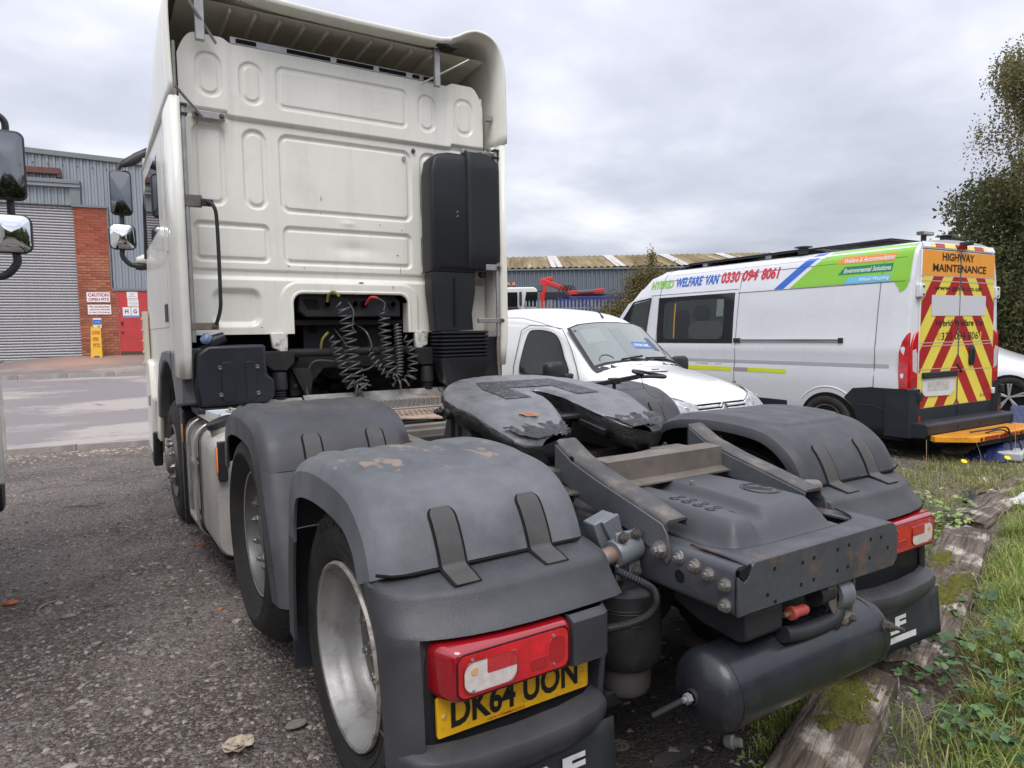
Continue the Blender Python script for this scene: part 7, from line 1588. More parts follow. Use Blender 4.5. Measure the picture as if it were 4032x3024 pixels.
# windscreen: dark surround + glass
def ws(u, v, off, ins=0.0):
    x = -1.255-.535*v; w = (.700-.085*v)-ins; y = -w+2*w*u
    return btop(x, y, off)
bws = MB().grid(lambda u, v: ws(u, v, .006), 16, 8).build('windscreen', black_p, BV, smooth=60)
wgm = pbr('small_van_glass', (.16, .19, .185), .03, coat=1.0, spec=.9)
MB().grid(lambda u, v: ws(.035+.93*u, .045+.915*v, .012), 16, 8).build('windscreen_glass', wgm, bws, smooth=60)
inn = pbr('interior_grey', (.10, .105, .11), .5)
def wpatch(u0, u1, v0, v1, m, nm, off=.0135): MB().grid(lambda u, v: ws(u0+(u1-u0)*u, v0+(v1-v0)*v, off), 6, 6).build(nm, m, bws, smooth=60)
lt = pbr('reflected_pale', (.42, .47, .45), .15)
# sides seen by camera: u=0 is the right-hand side (image left)
MB().loft([[ws(a, b, .0142) for a, b in ((.08, .10), (.30, .10), (.26, .55), (.10, .60))], [ws(a, b, .0146) for a, b in ((.08, .10), (.30, .10), (.26, .55), (.10, .60))]])
wpatch(.10, .34, .50, .84, pbr('seat_pale', (.28, .31, .30), .3), 'seen_seat')
wpatch(.45, .60, .12, .80, pbr('seat_dim', (.22, .25, .245), .2), 'seen_seat', .0137)
MB().tube([ws(.19+.075*math.cos(t_), .10+.10*abs(math.sin(t_)), .016) for t_ in np.linspace(0, math.pi, 12)], .006, 6).build('steering_wheel', inn, bws)
wpatch(.60, .84, .30, .46, pbr('reflected_blue_banner', (.03, .13, .42), .25), 'blue_banner', .0150)
lettering('E FROM GARIC', pbr('banner_white', (.7, .72, .72), .4), lambda u, v: ws(u, v, .0165), .615, .80, .345, .415, bws, bold=.03)
wpatch(.83, .89, .26, .58, inn, 'rear_view_mirror', .0172)
MB().cyl(ws(.065, .88, .0135), ws(.065, .88, .0150), .022, 14).build('round_sticker', pbr('sticker_white', (.6, .75, .68), .5), bws)
for u0, u1, v1 in ((.52, .44, .10), (.86, .72, .09)):
    MB().tube([ws(u0+.10, .0, .02), ws(u0, .02, .03), ws(u1, v1*.4, .022)], .008, 6).build('wiper_arm', black_p, BV); MB().bar(ws(u1-.10, .05, .022), ws(u1+.16, v1, .022), .012, .016).build('wiper_blade', black_p, BV)
MB().grid(lambda u, v: btop(-1.17-.085*v, -.70+1.40*u, .004), 10, 2).build('scuttle_panel', black_p, BV, smooth=60)
# side glass (right side faces the camera)
for s in (-1, 1):
    def sg(P, m, nm, off, par):
        c = (sum(p[0] for p in P)/len(P), sum(p[1] for p in P)/len(P)); V = [bside(c[0], c[1], off, s)]; R_ = []
        Q = [(p.x, p.y) for p in smoothpath([(a, b, 0) for a, b in P], 3, closed=True)]
        K = 5
        for k in range(1, K+1): V += [bside(c[0]+(q_[0]-c[0])*k/K, c[1]+(q_[1]-c[1])*k/K, off, s) for q_ in Q]
        n = len(Q); Fq = [(0, 1+i, 1+(i+1) % n) for i in range(n)]
        for k in range(K-1): Fq += [(1+k*n+i, 1+(k+1)*n+i, 1+(k+1)*n+(i+1) % n, 1+k*n+(i+1) % n) for i in range(n)]
        mb = MB(); mb.add(V, Fq); return mb.build(nm, m, par, smooth=60)
    P0_ = [(-1.52, .945), (-1.66, 1.14), (-1.82, 1.34), (-2.0, 1.43), (-2.30, 1.455), (-2.42, 1.40), (-2.46, 1.1), (-2.44, .95), (-2.36, .915), (-1.9, .92)]
    sf = sg(P0_, black_p, 'side_window', .006, BV)
    cx0, cz0 = -2.03, 1.15
    sg([(cx0+(a-cx0)*.94, cz0+(b-cz0)*.93) for a, b in P0_], glass_d, 'window_glass', .010, sf)
    # door shut lines
    MB().tube([bside(x, z, .001, s) for x, z in ((-1.30, .60), (-1.32, .90), (-1.45, 1.05), (-1.62, 1.26), (-1.82, 1.46), (-2.1, 1.50), (-2.42, 1.51), (-2.56, 1.45), (-2.58, 1.0), (-2.58, .4))], .005, 5).build('door_gap', gap_m, BV)
    MB().loft([[(-1.50-d_*.9, s*(.91+d_*.15+.11+p[0]), .985+p[1]) for p in rrect(-.135*k, .135*k, -.11*k, .11*k, .06, 5)] for d_, k in ((-.05, .6), (-.03, .9), (.02, 1.0), (.06, .96))], cap=True).build('door_mirror', black_p, BV, smooth=50)
    MB().box(-1.56, -1.44, s*.80, s*.93, .90, .96).build('mirror_base', black_p, BV, bevel=.02)
    # headlamp
    def hlp(u, v, off):
        x = -.095-.40*(1-u)**1.15; z0 = .565+.055*(1-u); z1 = .685+.13*(1-u)**.8
        if u < .15: z0 += (.15-u)*.8; z1 -= (.15-u)*.25
        z = z0+(z1-z0)*v
        P = binterp(x); ysd = float(np.interp(z, [p[1] for p in P[:7]], [p[0] for p in P[:7]])); return (x+off, s*(ysd*(1.0)-(.0)+off), z)
    def hl2(u, v, off):     # corner surface between front (y=.38) and side (y=.80)
        y = .37+.475*u; z0 = .55+.03*u+.12*max(0, u-.6); z1 = .675+.175*u-.10*max(0, u-.8); z = z0+(z1-z0)*v
        # find x at which the section has half width y at height z
        best = -.06
        for k_ in range(60):
            x = -.02-k_*.009; P = binterp(x); wz = [p[1] for p in P]; ww = [p[0] for p in P]
            zmax = float(np.interp(y, ww[::-1], wz[::-1])) if y < max(ww) else -1
            wid_ = max((p[0] for p in P if True), default=0)
            if zmax >= z or (float(np.interp(z, wz[:7], ww[:7])) >= y and z <= wz[6]): best = x; break
        else: best = x
        return (best+off, s*(y+off*.5), z)
    hl = MB().grid(lambda u, v: hl2(u, v, .010), 12, 6).build('headlamp', clear_l if False else pbr('headlamp_glass', (.42, .44, .45), .10, .2, coat=1, var=.5, vs=26), BV, smooth=60, solid=.004)
    for du, dv in ((.35, .45), (.66, .55)): MB().lathe([(.0, .0), (.028, .0), (.034, .006)], hl2(du, dv, .012), (-1, -s*.5, .1), 16).build('lamp_reflector', pbr('lamp_chrome', (.62, .62, .62), .25, .3), hl)
    MB().tube([hl2(u, 1, .010) for u in np.linspace(0, 1, 8)]+[hl2(1, v, .010) for v in np.linspace(1, 0, 4)]+[hl2(u, 0, .010) for u in np.linspace(1, 0, 8)], .004, 5).build('lamp_seal', gap_m, hl)
    carwheel(BV, -.82, s*.80, .28, s, pbr('small_van_rim', (.4, .4, .4), .4, .5), .30)
    carwheel(BV, -3.5, s*.80, .28, s, MATS['small_van_rim'], .30)
# grille with chevron badge
def fr(y, z, off=.004):     # front surface point
    for k_ in range(80):
        x = .0-k_*.004; P = binterp(x)
        ww = [p[0] for p in P]; wz = [p[1] for p in P]; ztop_ = float(np.interp(abs(y), ww[4:][::-1], wz[4:][::-1]))
        if ztop_ >= z and ww[3] >= abs(y): break
    return (x+off, y, z)
MB().grid(lambda u, v: fr(-.36+.72*u, .595+.085*v, .005), 18, 4).build('grille_panel', bw, BV, smooth=60)
for z0, z1, m in ((.665, .682, MATS['pitch_black']), (.625, .640, MATS['pitch_black']), (.590, .60, MATS['pitch_black'])): MB().grid(lambda u, v: fr(-.37+.74*u, z0+(z1-z0)*v, .008), 18, 2).build('grille_slot', m, BV, smooth=60)
chm = pbr('badge_chrome', (.78, .78, .78), .12, 1.0)
for z in (.648, .612): MB().tube([fr(-.36+.72*k/16, z, .014) for k in range(17)], .0085, 6).build('grille_bar', pbr('satin_chrome', (.65, .65, .65), .3, .9), BV)
for dz_ in (0, -.038): 
    for s in (-1, 1): MB().bar(fr(0, .685+dz_, .03), fr(s*.055, .645+dz_, .026), .012, .016).build('chevron_badge', chm, BV)
# grey plastic bumper
gb = pbr('unpainted_bumper', (.07, .072, .078), .55)
MB().loft([[(.02-.0*z, -.58, z), (.035, -.3, z), (.04, 0, z), (.035, .3, z), (.02, .58, z), (-.10, .80, z), (-.30, .868, z)] for z in (.18, .25, .45, .53, .56)], close=False, cap=False).build('front_bumper', gb, BV, smooth=60)
MB().loft([[(.02, .58, z), (-.10, .80, z), (-.30, .868, z)] for z in (.2, .56)], close=False, cap=False)
MB().loft([[(-.30, -.868, z), (-.10, -.80, z), (.02, -.58, z)] for z in (.18, .25, .45, .53, .56)], close=False, cap=False).build('bumper_end', gb, BV, smooth=60)
# roof aerial, roof line
MB().tube([btop(-1.90, .06, .0), btop(-1.96, .06, .03), (-2.85, .02, 2.06)], [.014, .007, .003], 6).build('roof_aerial', black_p, BV)
MB().tube([btop(x, -.66, .0) for x in (-1.85, -2.2, -2.6, -3.2, -3.9)], .006, 5).build('roof_gutter', pbr('gutter_grey', (.45, .45, .45), .5), BV)
# clipboard with papers and a pen left on its bonnet
cbp = thing('clipboard', 'clipboard with loose papers and a blue pen left on small van bonnet', 'clipboard', (3.50, 4.42, 1.075), rad(-10))
MB().box(-.16, .16, -.11, .11, .0, .006).build('board', pbr('board_brown', (.25, .18, .12), .6), cbp)
MB().prism([(-.15, -.105), (.155, -.10), (.15, .10), (-.155, .095)], 'z', .007, .012).build('paper', pbr('paper_white', (.82, .82, .84), .7), cbp)
MB().cyl((.0, -.02, .018), (.12, .02, .018), .006, 8).build('pen', pbr('pen_blue', (.03, .08, .35), .3), cbp)
# =================================================================== WHITE HATCHBACK at the right edge (x forward, y left)
HC = thing('white_hatchback', 'white hatchback car with silver alloy wheel cut by the right edge', 'car', (11.72, 5.35, 0), rad(-82))
hw = pbr('car_white', (.80, .81, .83), .22, coat=.8)
HS = []
for x, zt, zb_, w in ((-2.2, .75, .35, .70), (-2.12, .98, .25, .80), (-1.9, 1.12, .2, .86), (-1.4, 1.36, .18, .89), (-.9, 1.44, .18, .90), (-.2, 1.46, .18, .90), (.35, 1.38, .18, .90), (1.0, 1.02, .18, .89), (1.6, .90, .2, .86), (2.0, .72, .25, .78), (2.12, .5, .35, .65)):
    top = [(w*.86, .95 if zt > 1.0 else zt-.06), (w*.70, zt-.03), (w*.4, zt), (0, zt+.01)]
    HS.append([(x, a, b) for a, b in [(w*.9, zb_), (w, zb_+.15), (w, .60 if zt > .75 else .5), (w*.97, min(.80, zt-.1))]+top]+[(x, -a, b) for a, b in ([(w*.9, zb_), (w, zb_+.15), (w, .60 if zt > .75 else .5), (w*.97, min(.80, zt-.1))]+top)[::-1][1:]])
hb = MB().loft(HS, close=False, cap=True).build('body', hw, HC, smooth=45); hb.modifiers.new('s', 'SUBSURF').levels = 1
def hcar_side(P, m, nm, s, off=.01, par=hb):
    V = [(x, s*(.90-.27*max(0, (z-.93)/.5)+off), z) for x, z in P]; mb = MB(); mb.poly(V); return mb.build(nm, m, par, smooth=0, solid=.01)
for s in (-1, 1):
    hcar_side([(-1.75, 1.02), (-1.45, 1.28), (-.9, 1.36), (-.2, 1.38), (.3, 1.30), (.85, 1.0), (.8, .95), (-1.7, .95)], glass_d, 'side_window', s)
    for wx in (-1.28, 1.32):
        vv = [(wx+.37*math.cos(rad(a)), s*.915, .34+.37*math.sin(rad(a))) for a in range(0, 360, 15)]
        MB().poly(vv).build('wheel_arch', MATS['pitch_black'], hb, smooth=0)
        w = MB().lathe([(.24, .02), (.245, .0), (.23, .0), (.225, .06), (.12, .10), (0, .10)], (wx, s*.93, .335), (0, -s, 0), 36).build('wheel', black_p, HC)
        MB().lathe([(a*.97, b_) for a, b_ in [(.24, .03), (.26, .005), (.30, 0), (.33, .01), (.342, .03), (.345, .06), (.345, .18), (.28, .2)]], (wx, s*.935, .335), (0, -s, 0), 48).build('tyre', rubber, w)
        for k in range(5):
            a = 2*math.pi*k/5+.3; 
            for da in (-.10, .10): MB().bar((wx+.03*math.cos(a), s*.925, .335+.03*math.sin(a)), (wx+.225*math.cos(a+da), s*.930, .335+.225*math.sin(a+da)), .026, .03, (0, 1, 0)).build('spoke', alu, w, bevel=.004)
        MB().lathe([(0, -.02), (.03, -.02), (.035, 0)], (wx, s*.93, .335), (0, -s, 0), 16).build('hub_cap', alu, w)
MB().prism([(.2, 0), (.05, .07), (0, .075), (-.04, 0)], 'y', -.015, .015).build('aerial_fin', black_p, HC, loc=(-1.05, 0, 1.45))
# red car roof just showing behind it
RC = thing('red_car', 'red car of which only the roof shows behind the white hatchback', 'car', (17.0, 8.3, 0), rad(-80))
rdp = pbr('car_red', (.55, .02, .03), .25, coat=.8)
rr_ = [(-2.2, .8, .80), (-2.0, 1.05, .84), (-1.5, 1.38, .88), (-.8, 1.52, .90), (0, 1.54, .90), (.6, 1.42, .90), (1.2, 1.05, .88), (1.9, .85, .82), (2.1, .6, .7)]
MB().loft([[(x, w, .25), (x, w, min(.7, zt-.1)), (x, w*.85, zt-.08), (x, w*.5, zt), (x, 0, zt+.01), (x, -w*.5, zt), (x, -w*.85, zt-.08), (x, -w, min(.7, zt-.1)), (x, -w, .25)] for x, zt, w in rr_], close=False, cap=True).build('body', rdp, RC, smooth=50)
for s in (-1, 1):
    MB().poly([(-1.6, s*.87, 1.05), (-1.3, s*.80, 1.36), (-.1, s*.80, 1.42), (.5, s*.80, 1.34), (1.0, s*.86, 1.02)]).build('side_window', glass_d, RC, smooth=0, solid=.01)
    for wx in (-1.3, 1.3): MB().lathe([(0, .02), (.2, .02), (.22, 0), (.33, 0), (.34, .05), (.34, .2)], (wx, s*.92, .34), (0, -s, 0), 24).build('wheel', rubber, RC)
MB().box(-1.2, .2, -.6, .6, 1.56, 1.60).build('roof_rails', galv, RC, bevel=.01)
# =================================================================== NEIGHBOUR LORRY, left of the frame: only mirrors and bumper corner reach into view
NB = thing('parked_lorry', 'white lorry at left edge of which only mirrors and bumper corner show', 'lorry', (-3.64, 4.1, 0), 0)
def nside(P, x0, x1, m, nm, bevel=.02): return MB().prism(P, 'x', x0, x1).build(nm, m, NB, bevel=bevel, clean=True)
nside([(-2.1, 1.4), (-1.1, 1.4), (-.6, 1.3), (-.3, .9), (.25, .9), (.3, 2.2), (.1, 3.1), (-.2, 3.3), (-2.1, 3.6)], -1.24, 1.24, white, 'cab', .05)
nside([(.02, 1.30), (.25, 1.32), (.34, .95), (.30, .62), (.02, .62)], 1.20, 1.305, white, 'bumper_corner', .02)
MB().box(1.296, 1.312, .06, .24, .66, .80).build('corner_lamp', clear_l, NB, bevel=.01)
nside([(.0, .62), (.28, .62), (.22, .44), (.06, .44)], 1.18, 1.285, black_p, 'bumper_lower', .02)
MB().box(-1.2, 1.2, .0, .28, .5, .9).build('bumper', white, NB, bevel=.05)
MB().box(1.245, 1.25, -1.1, .05, 2.4, 3.0).build('door_window', glass_d, NB)
mirror_set(NB, 1.432, 0.0, 2.62, 1)
MB().tube(smoothpath([(1.43, .05, 2.83), (1.425, .05, 2.90), (1.36, .05, 2.95), (1.24, .05, 2.98)], 5), .02, 8).build('upper_mirror_arm', mh, NB)
for wx in (-1.25,):
    for s in (-1, 1): MB().lathe([(0, .02), (.28, .02), (.30, 0), (.50, .01), (.51, .05), (.51, .3)], (s*1.22, wx+.3, .51), (-s, 0, 0), 32).build('wheel', rubber, NB)
MB().box(-.4, .4, -6, -1.5, .7, .95).build('chassis', black_d, NB)
for s in (-1, 1): MB().lathe([(0, .02), (.28, .02), (.30, 0), (.50, .01), (.51, .05), (.51, .3)], (s*1.22, -5.0, .51), (-s, 0, 0), 32).build('wheel', rubber, NB)
# =================================================================== LOOSE THINGS, GRAVEL, SLEEPERS, GRASS
# ---- plank, tray with debris
pl_w = pbr('plank_wood', (.24, .17, .12), .8, var=.25, vs=12, bump=.001, bs=40, dirt=((.10, .08, .06), .35, 9, .2))
plk = MB().bar((.03, 4.14, 1.016), (.98, 3.96, 1.022), .055, .028).build('timber_batten', pl_w, bevel=.003); tag(plk, 'dusty timber batten lying on the catwalk behind the cab', 'batten')
tr = thing('plastic_tray', 'white plastic tray of swept up debris on the tank cover', 'tray', (-.97, 3.70, 1.0), .12)
wtm = pbr('tray_white', (.62, .66, .70), .35); MB().box(-.20, .20, -.16, .16, 0, .008).build('base', wtm, tr)
for a in ((-.20, -.185, -.16, .16), (.185, .20, -.16, .16), (-.20, .20, -.16, -.145), (-.20, .20, .145, .16)): MB().box(*a, .008, .035).build('rim', wtm, tr, bevel=.004)
junk_c = [pbr('junk_%s' % n_, c_, .6) for n_, c_ in (('tan', (.35, .22, .10)), ('dark', (.02, .02, .02)), ('green', (.04, .14, .05)), ('steel', (.3, .3, .3)), ('cream', (.5, .45, .35)))]
for i in range(22):
    x, y = random.gauss(-.0, .07), random.gauss(0, .06); a = random.uniform(0, 3.1); l = random.uniform(.015, .045)
    o = MB().bar((x-l*math.cos(a), y-l*math.sin(a), .02+random.uniform(0, .03)), (x+l*math.cos(a), y+l*math.sin(a), .025+random.uniform(0, .04)), random.uniform(.008, .022), random.uniform(.004, .014)).build('debris_piece', random.choice(junk_c), tr, bevel=.001)
rag = MB().grid(lambda u, v: (.05+.22*u, -.1+.2*v, .03+.02*math.sin(u*9+v*5)+.012*math.sin(v*13)), 12, 10).build('cloth_rag', pbr('rag_white', (.6, .64, .7), .9), None, smooth=60); rag.location = (-.86, 3.72, 1.0); tag(rag, 'crumpled pale rag beside the tray on the tank cover', 'rag')
# ---- gravel (thousands of tiny stones joined) and single stones
def stones(n, fx, smin, smax, seed, m, name, label):
    g = np.random.default_rng(seed); P = fx(g, n); n = len(P); s = smin+(smax-smin)*g.random(n)**3.2
    base = np.array([(1, 0, 0), (-.5, .87, 0), (-.5, -.87, 0), (.4, .2, .7), (-.3, .35, .6), (-.1, -.5, .65), (.05, 0, -.3)])
    Fb = np.array([(0, 1, 3), (1, 4, 3), (1, 2, 4), (2, 5, 4), (2, 0, 5), (0, 3, 5), (3, 4, 5)])
    a = g.uniform(0, 2*np.pi, n); c_, s_ = np.cos(a), np.sin(a)
    B = base[None]*(1+g.uniform(-.3, .3, (n, 7, 3))); B[:, :, 0] *= g.uniform(.8, 1.5, n)[:, None]; B[:, :, 2] *= g.uniform(.35, .9, n)[:, None]
    X = B[:, :, 0]*c_[:, None]-B[:, :, 1]*s_[:, None]; Y_ = B[:, :, 0]*s_[:, None]+B[:, :, 1]*c_[:, None]
    V = np.stack([X*s[:, None]+P[:, 0:1], Y_*s[:, None]+P[:, 1:2], B[:, :, 2]*s[:, None]+P[:, 2:3]], -1).reshape(-1, 3)
    Fq = (Fb[None]+7*np.arange(n)[:, None, None]).reshape(-1, 3)
    o = np_mesh(name, V, Fq, m); o['kind'] = 'stuff'; o['label'] = label; return o
grm = leafmat('gravel_stones', [(.06, .048, .042), (.12, .095, .08), (.17, .14, .12), (.24, .20, .175), (.34, .30, .27), (.10, .08, .065)], tr=0.0)
def region(g, n):
    d = g.uniform(.6, 1, n); r = 1.2+11.5*g.random(n)**1.35; a = g.uniform(-.12, 1.15, n)   # fan from below the camera; a=0 -> +y, positive towards -x... frame side
    th = -.80+1.62*g.random(n)
    ang_ = -YAW+th*0.9
    x = CAM.x+r*np.sin(ang_); y = CAM.y+r*np.cos(ang_)
    ok = (fs(x, y) < -11.05) & (x < 3.0) & ~((np.hypot(x+.1, y-.9) < 1.15) & (g.random(n) < .9)); x, y = x[ok], y[ok]; return np.stack([x, y, yard_z(x, y)+.001], -1)
stones(60000, region, .0035, .018, 11, grm, 'gravel', 'grey and brown gravel spread over the yard')
stones(3800, region, .007, .026, 12, grm, 'loose_stones', 'larger loose stones scattered in the gravel')
def edge(g, n):
    e_ = g.uniform(-6, 2.5, n); s_ = -11.15-np.abs(g.normal(size=n))*.35; P = np.array([[(FP+FE*float(a)+FN*float(b)).x, (FP+FE*float(a)+FN*float(b)).y] for a, b in zip(e_, s_)]); return np.stack([P[:, 0], P[:, 1], yard_z(P[:, 0], P[:, 1])+.004], -1)
stones(3500, edge, .006, .03, 13, leafmat('pale_kerb_gravel', [(.45, .36, .28), (.30, .25, .2), (.2, .17, .15)], 0), 'kerb_gravel', 'pale gravel washed up along the kerb')
def rightside(g, n):
    x = g.uniform(1.8, 9, n); y = g.uniform(-.5, 6, n); return np.stack([x, y, yard_z(x, y)+.001], -1)
stones(9000, rightside, .005, .022, 14, grm, 'gravel', 'broken gravel between sleepers and van')
def rock(nm, label, cat, x, y, r, m, sq=(1, .8, .55), rz=0, group=None):
    import bmesh
    bm = bmesh.new(); bmesh.ops.create_icosphere(bm, subdivisions=2, radius=r)
    sd_ = random.uniform(0, 99)
    for v in bm.verts:
        k = 1+.35*mn.noise(v.co*(1.4/r)*.6+Vector((sd_, 0, 0)))
        v.co = Vector((v.co.x*sq[0], v.co.y*sq[1], v.co.z*sq[2]))*k
    me = bpy.data.meshes.new(nm); bm.to_mesh(me); bm.free()
    o = link(nm, me, m, smooth=25, loc=(x, y, float(yard_z(np.array(x), np.array(y)))+r*sq[2]*.45)); o.rotation_euler = (0, 0, rz); return tag(o, label, cat, group)
sg1, sg2, sg3 = pbr('stone_grey', (.20, .18, .16), .85, var=.3, vs=20, bump=.002, bs=60), pbr('stone_tan', (.34, .29, .25), .85, var=.25, vs=20, bump=.002, bs=60), pbr('brick_bit', (.42, .15, .09), .9, var=.25, vs=30, bump=.002, bs=80)
rock('stone', 'dark lumpy stone, left one of two in the middle of the yard', 'stone', -1.90, 2.73, .028, sg1); rock('stone', 'rounded brown stone, right one of two in the middle of the yard', 'stone', -1.71, 2.49, .024, sg1)
rock('stone', 'flat grey stone just behind the pale bark strip', 'stone', -2.02, 3.2, .032, sg1, (1.2, .8, .4)); rock('stone', 'small pointed grey stone touching the end of the pale bark strip', 'stone', -2.07, 3.44, .024, sg2)
rock('brick_fragment', 'orange brick fragment at the left edge of the yard', 'brick piece', -2.31, 3.61, .034, sg3, (1.2, .9, .6)); rock('brick_fragment', 'small orange brick chips beside the mudguard flap', 'brick piece', -1.30, 2.84, .018, sg3)
rock('brick_fragment', 'dull red brick piece near the fuel tank step', 'brick piece', -1.20, 4.15, .03, sg3, (1.6, .6, .4)); rock('stone', 'pale grey pebble beside the small orange brick chips', 'stone', -1.25, 2.62, .026, sg2)
rock('stone', 'tan pebble with flat top in the lower middle of yard', 'stone', -1.73, 1.90, .020, sg2); rock('stone', 'tan pebble next to the bottom edge below the lumpy stones', 'stone', -2.01, 1.66, .026, sg2, (1.2, .9, .5)); rock('stone', 'grey pebble behind the crumpled litter', 'stone', -1.39, 1.80, .016, sg1)
fs_ = MB().lathe([(0, .008), (.030, .008), (.034, .003), (.034, 0)], (0, 0, 0), (0, 0, 1), 20).build('flat_disc_stone', pbr('disc_tan', (.20, .17, .15), .8, var=.2, vs=30), loc=(-1.25, 1.43, .006)); fs_.scale = (1.25, .8, 1); tag(fs_, 'smooth oval flat stone beside the rear tyre', 'stone')
def stick(label, x, y, l, w, a, m, curv=.0, nm='stick'):
    P = [(-l/2, 0, .004), (-l/6, curv*l, .010), (l/6, curv*l, .009), (l/2, 0, .004)]
    o = MB().loft([[(p.x, p.y-w*(1-abs(p.x/l*1.7)**2), p.z), (p.x, p.y+w*(1-abs(p.x/l*1.7)**2), p.z), (p.x, p.y, p.z+.004)] for p in smoothpath(P, 4)], cap=True).build(nm, m, smooth=50, loc=(x, y, .004)); o.rotation_euler = (0, 0, a); return tag(o, label, nm.replace('_', ' '))
bk1 = pbr('pale_bark', (.30, .25, .19), .8, var=.3, vs=30); bk2 = pbr('dark_twig', (.06, .048, .04), .8, var=.3, vs=30)
stick('pale bent bark strip in front of the flat grey stone', -2.13, 3.46, .16, .008, .95, bk1, .08, 'bark_strip'); stick('pale bark splinter, front of the rear wheel pair', -1.43, 2.14, .09, .008, .5, bk1, .03, 'bark_strip'); stick('thin dark twig curled beside the pale splinter', -1.31, 2.06, .08, .004, -.2, bk2, .05)
stick('short tan stick lying left of the crumpled litter', -1.54, 1.61, .06, .004, .4, bk1, 0); stick('long thin dark twig across the gravel near tank step', -1.25, 3.84, .26, .005, -.15, bk2, .04); stick('dark wire like twig furthest away in the gravel', -2.2, 7.2, .5, .006, -.05, bk2, .02); stick('dark curved twig behind the fuel tank corner side', -1.95, 6.1, .3, .008, -.4, bk2, .03)
# crumpled litter
lit = MB()
for k in range(9):
    a0 = random.uniform(0, 6.28); lit.grid(lambda u, v: ((.05*math.cos(a0+u*2.2)*(.3+v*.7))+.01*math.sin(v*9+k), (.04*math.sin(a0+u*2.2)*(.3+v*.7)), .006+.022*abs(math.sin(u*3+k))*v), 5, 4)
lo = lit.build('litter', pbr('cream_litter', (.40, .34, .26), .85, var=.3, vs=40), smooth=30, loc=(-1.47, 1.40, .003), solid=.001); tag(lo, 'crumpled cream scrap of litter near the bottom edge of yard', 'litter')
cp = MB().lathe([(0, 0), (.020, 0), (.024, .012), (.026, .03), (.018, .036), (.016, .06), (0, .062)], (0, 0, 0), (.3, -.8, .25), 14).build('bottle_neck', pbr('dull_plastic_cap', (.32, .31, .30), .5, var=.15, vs=30), loc=(.03, .40, .025)); tag(cp, 'small dull plastic bottle neck on soil under the air tank', 'litter')
dc = MB().lathe([(0, .012), (.018, .012), (.022, .016), (.030, .016), (.034, .006), (.075, .004), (.09, 0)], (0, 0, 0), (0, 0, 1), 24).build('drain_fitting_on_ground', pbr('muddy_metal', (.10, .085, .065), .7, dirt=((.25, .24, .2), .3, 30, .1)), loc=(-.29, .61, .004)); tag(dc, 'muddy round metal fitting on the ground behind the mudflap', 'fitting')
for k in range(6): MB().bar((.002*k*0, 0, .019), (.022*math.cos(k*1.047), .022*math.sin(k*1.047), .019), .004, .004).build('grid_bar', galv, dc)
bs_ = MB().prism([(-.11, 0), (-.06, .035), (.08, .03), (.12, -.01), (.04, -.03), (-.08, -.025)], 'z', 0, .008).build('flat_scrap', pbr('mud_scrap', (.07, .065, .06), .8), loc=(-.17, .46, .006)); tag(bs_, 'flat muddy scrap lying near the plastic cap', 'scrap')
# ---- railway sleepers
slp = bpy.data.materials.new('weathered_sleeper'); slp.use_nodes = True; t = slp.node_tree; N = t.nodes; L = t.links; b = N['Principled BSDF']; _tc = N.new('ShaderNodeTexCoord')
mpn = N.new('ShaderNodeMapping'); mpn.inputs['Scale'].default_value = (1.6, 26, 26); L.new(_tc.outputs['Object'], mpn.inputs[0])
ng = N.new('ShaderNodeTexNoise'); ng.inputs['Scale'].default_value = 1.6; ng.inputs['Detail'].default_value = 8; ng.inputs['Roughness'].default_value = .7; ng.inputs['Distortion'].default_value = .6; L.new(mpn.outputs[0], ng.inputs['Vector'])
c = _mix(_mr(ng.outputs[0], .36, .62), (.030, .022, .016), (.20, .155, .12)); c = _mix(_mr(_n(2.2, w=3), .50, .62, 0, .8), c, (.060, .040, .030)); c2 = _mix(_mr(ng.outputs[0], .40, .55), (.14, .11, .09), (.50, .44, .38)); c = _mix(_mr(_n(3.4, w=9), .53, .62), c, c2)
L.new(c, b.inputs['Base Color']); b.inputs['Roughness'].default_value = .85; bp = N.new('ShaderNodeBump'); bp.inputs['Distance'].default_value = .012; L.new(ng.outputs[0], bp.inputs['Height']); L.new(bp.outputs[0], b.inputs['Normal'])
def sleeper(label, x0, y0, x1, y1, w, h, seed):
    a = math.atan2(y1-y0, x1-x0); L_ = math.hypot(x1-x0, y1-y0); R = []; n = 70
    for i in range(n+1):
        x = -L_/2+L_*i/n; ring = []
        e_ = min(i, n-i)/n
        for k in range(18):
            t_ = k/18*4; q = int(t_) % 4; f = t_-int(t_)
            c = [(-1, -1), (1, -1), (1, 1), (-1, 1)]; p0, p1 = c[q], c[(q+1) % 4]; yy, zz = p0[0]+(p1[0]-p0[0])*f, p0[1]+(p1[1]-p0[1])*f
            r_ = 1-.07*(abs(yy)*abs(zz))**4
            nz_ = mn.noise(Vector((x*2.5, yy*4+seed, zz*3)))*.016+mn.noise(Vector((x*3, yy*22+seed, zz*9)))*.010+mn.noise(Vector((x*14, yy*30+seed, zz*30)))*.004
            xx = x+(.06*mn.noise(Vector((yy*3, zz*3, seed)))*(1-min(1, e_*12)))
            ring.append((xx, yy*w/2*r_+nz_, h/2+zz*h/2*r_+nz_-.01*(e_ < .02)))
        R.append(ring)
    o = MB().loft(R, cap=True).build('railway_sleeper', slp, smooth=60, loc=((x0+x1)/2, (y0+y1)/2, -.035)); o.rotation_euler = (0, 0, a); tag(o, label, 'sleeper', 'old railway sleepers edging the yard'); return o
S1 = sleeper('mossy railway sleeper nearest the camera, below the air tank', -1.55, -.52, .86, .37, .26, .14, 1.0)
S2 = sleeper('cracked grey railway sleeper just right of the right mudflap', 1.02, .27, 3.40, 1.10, .27, .14, 5.0)
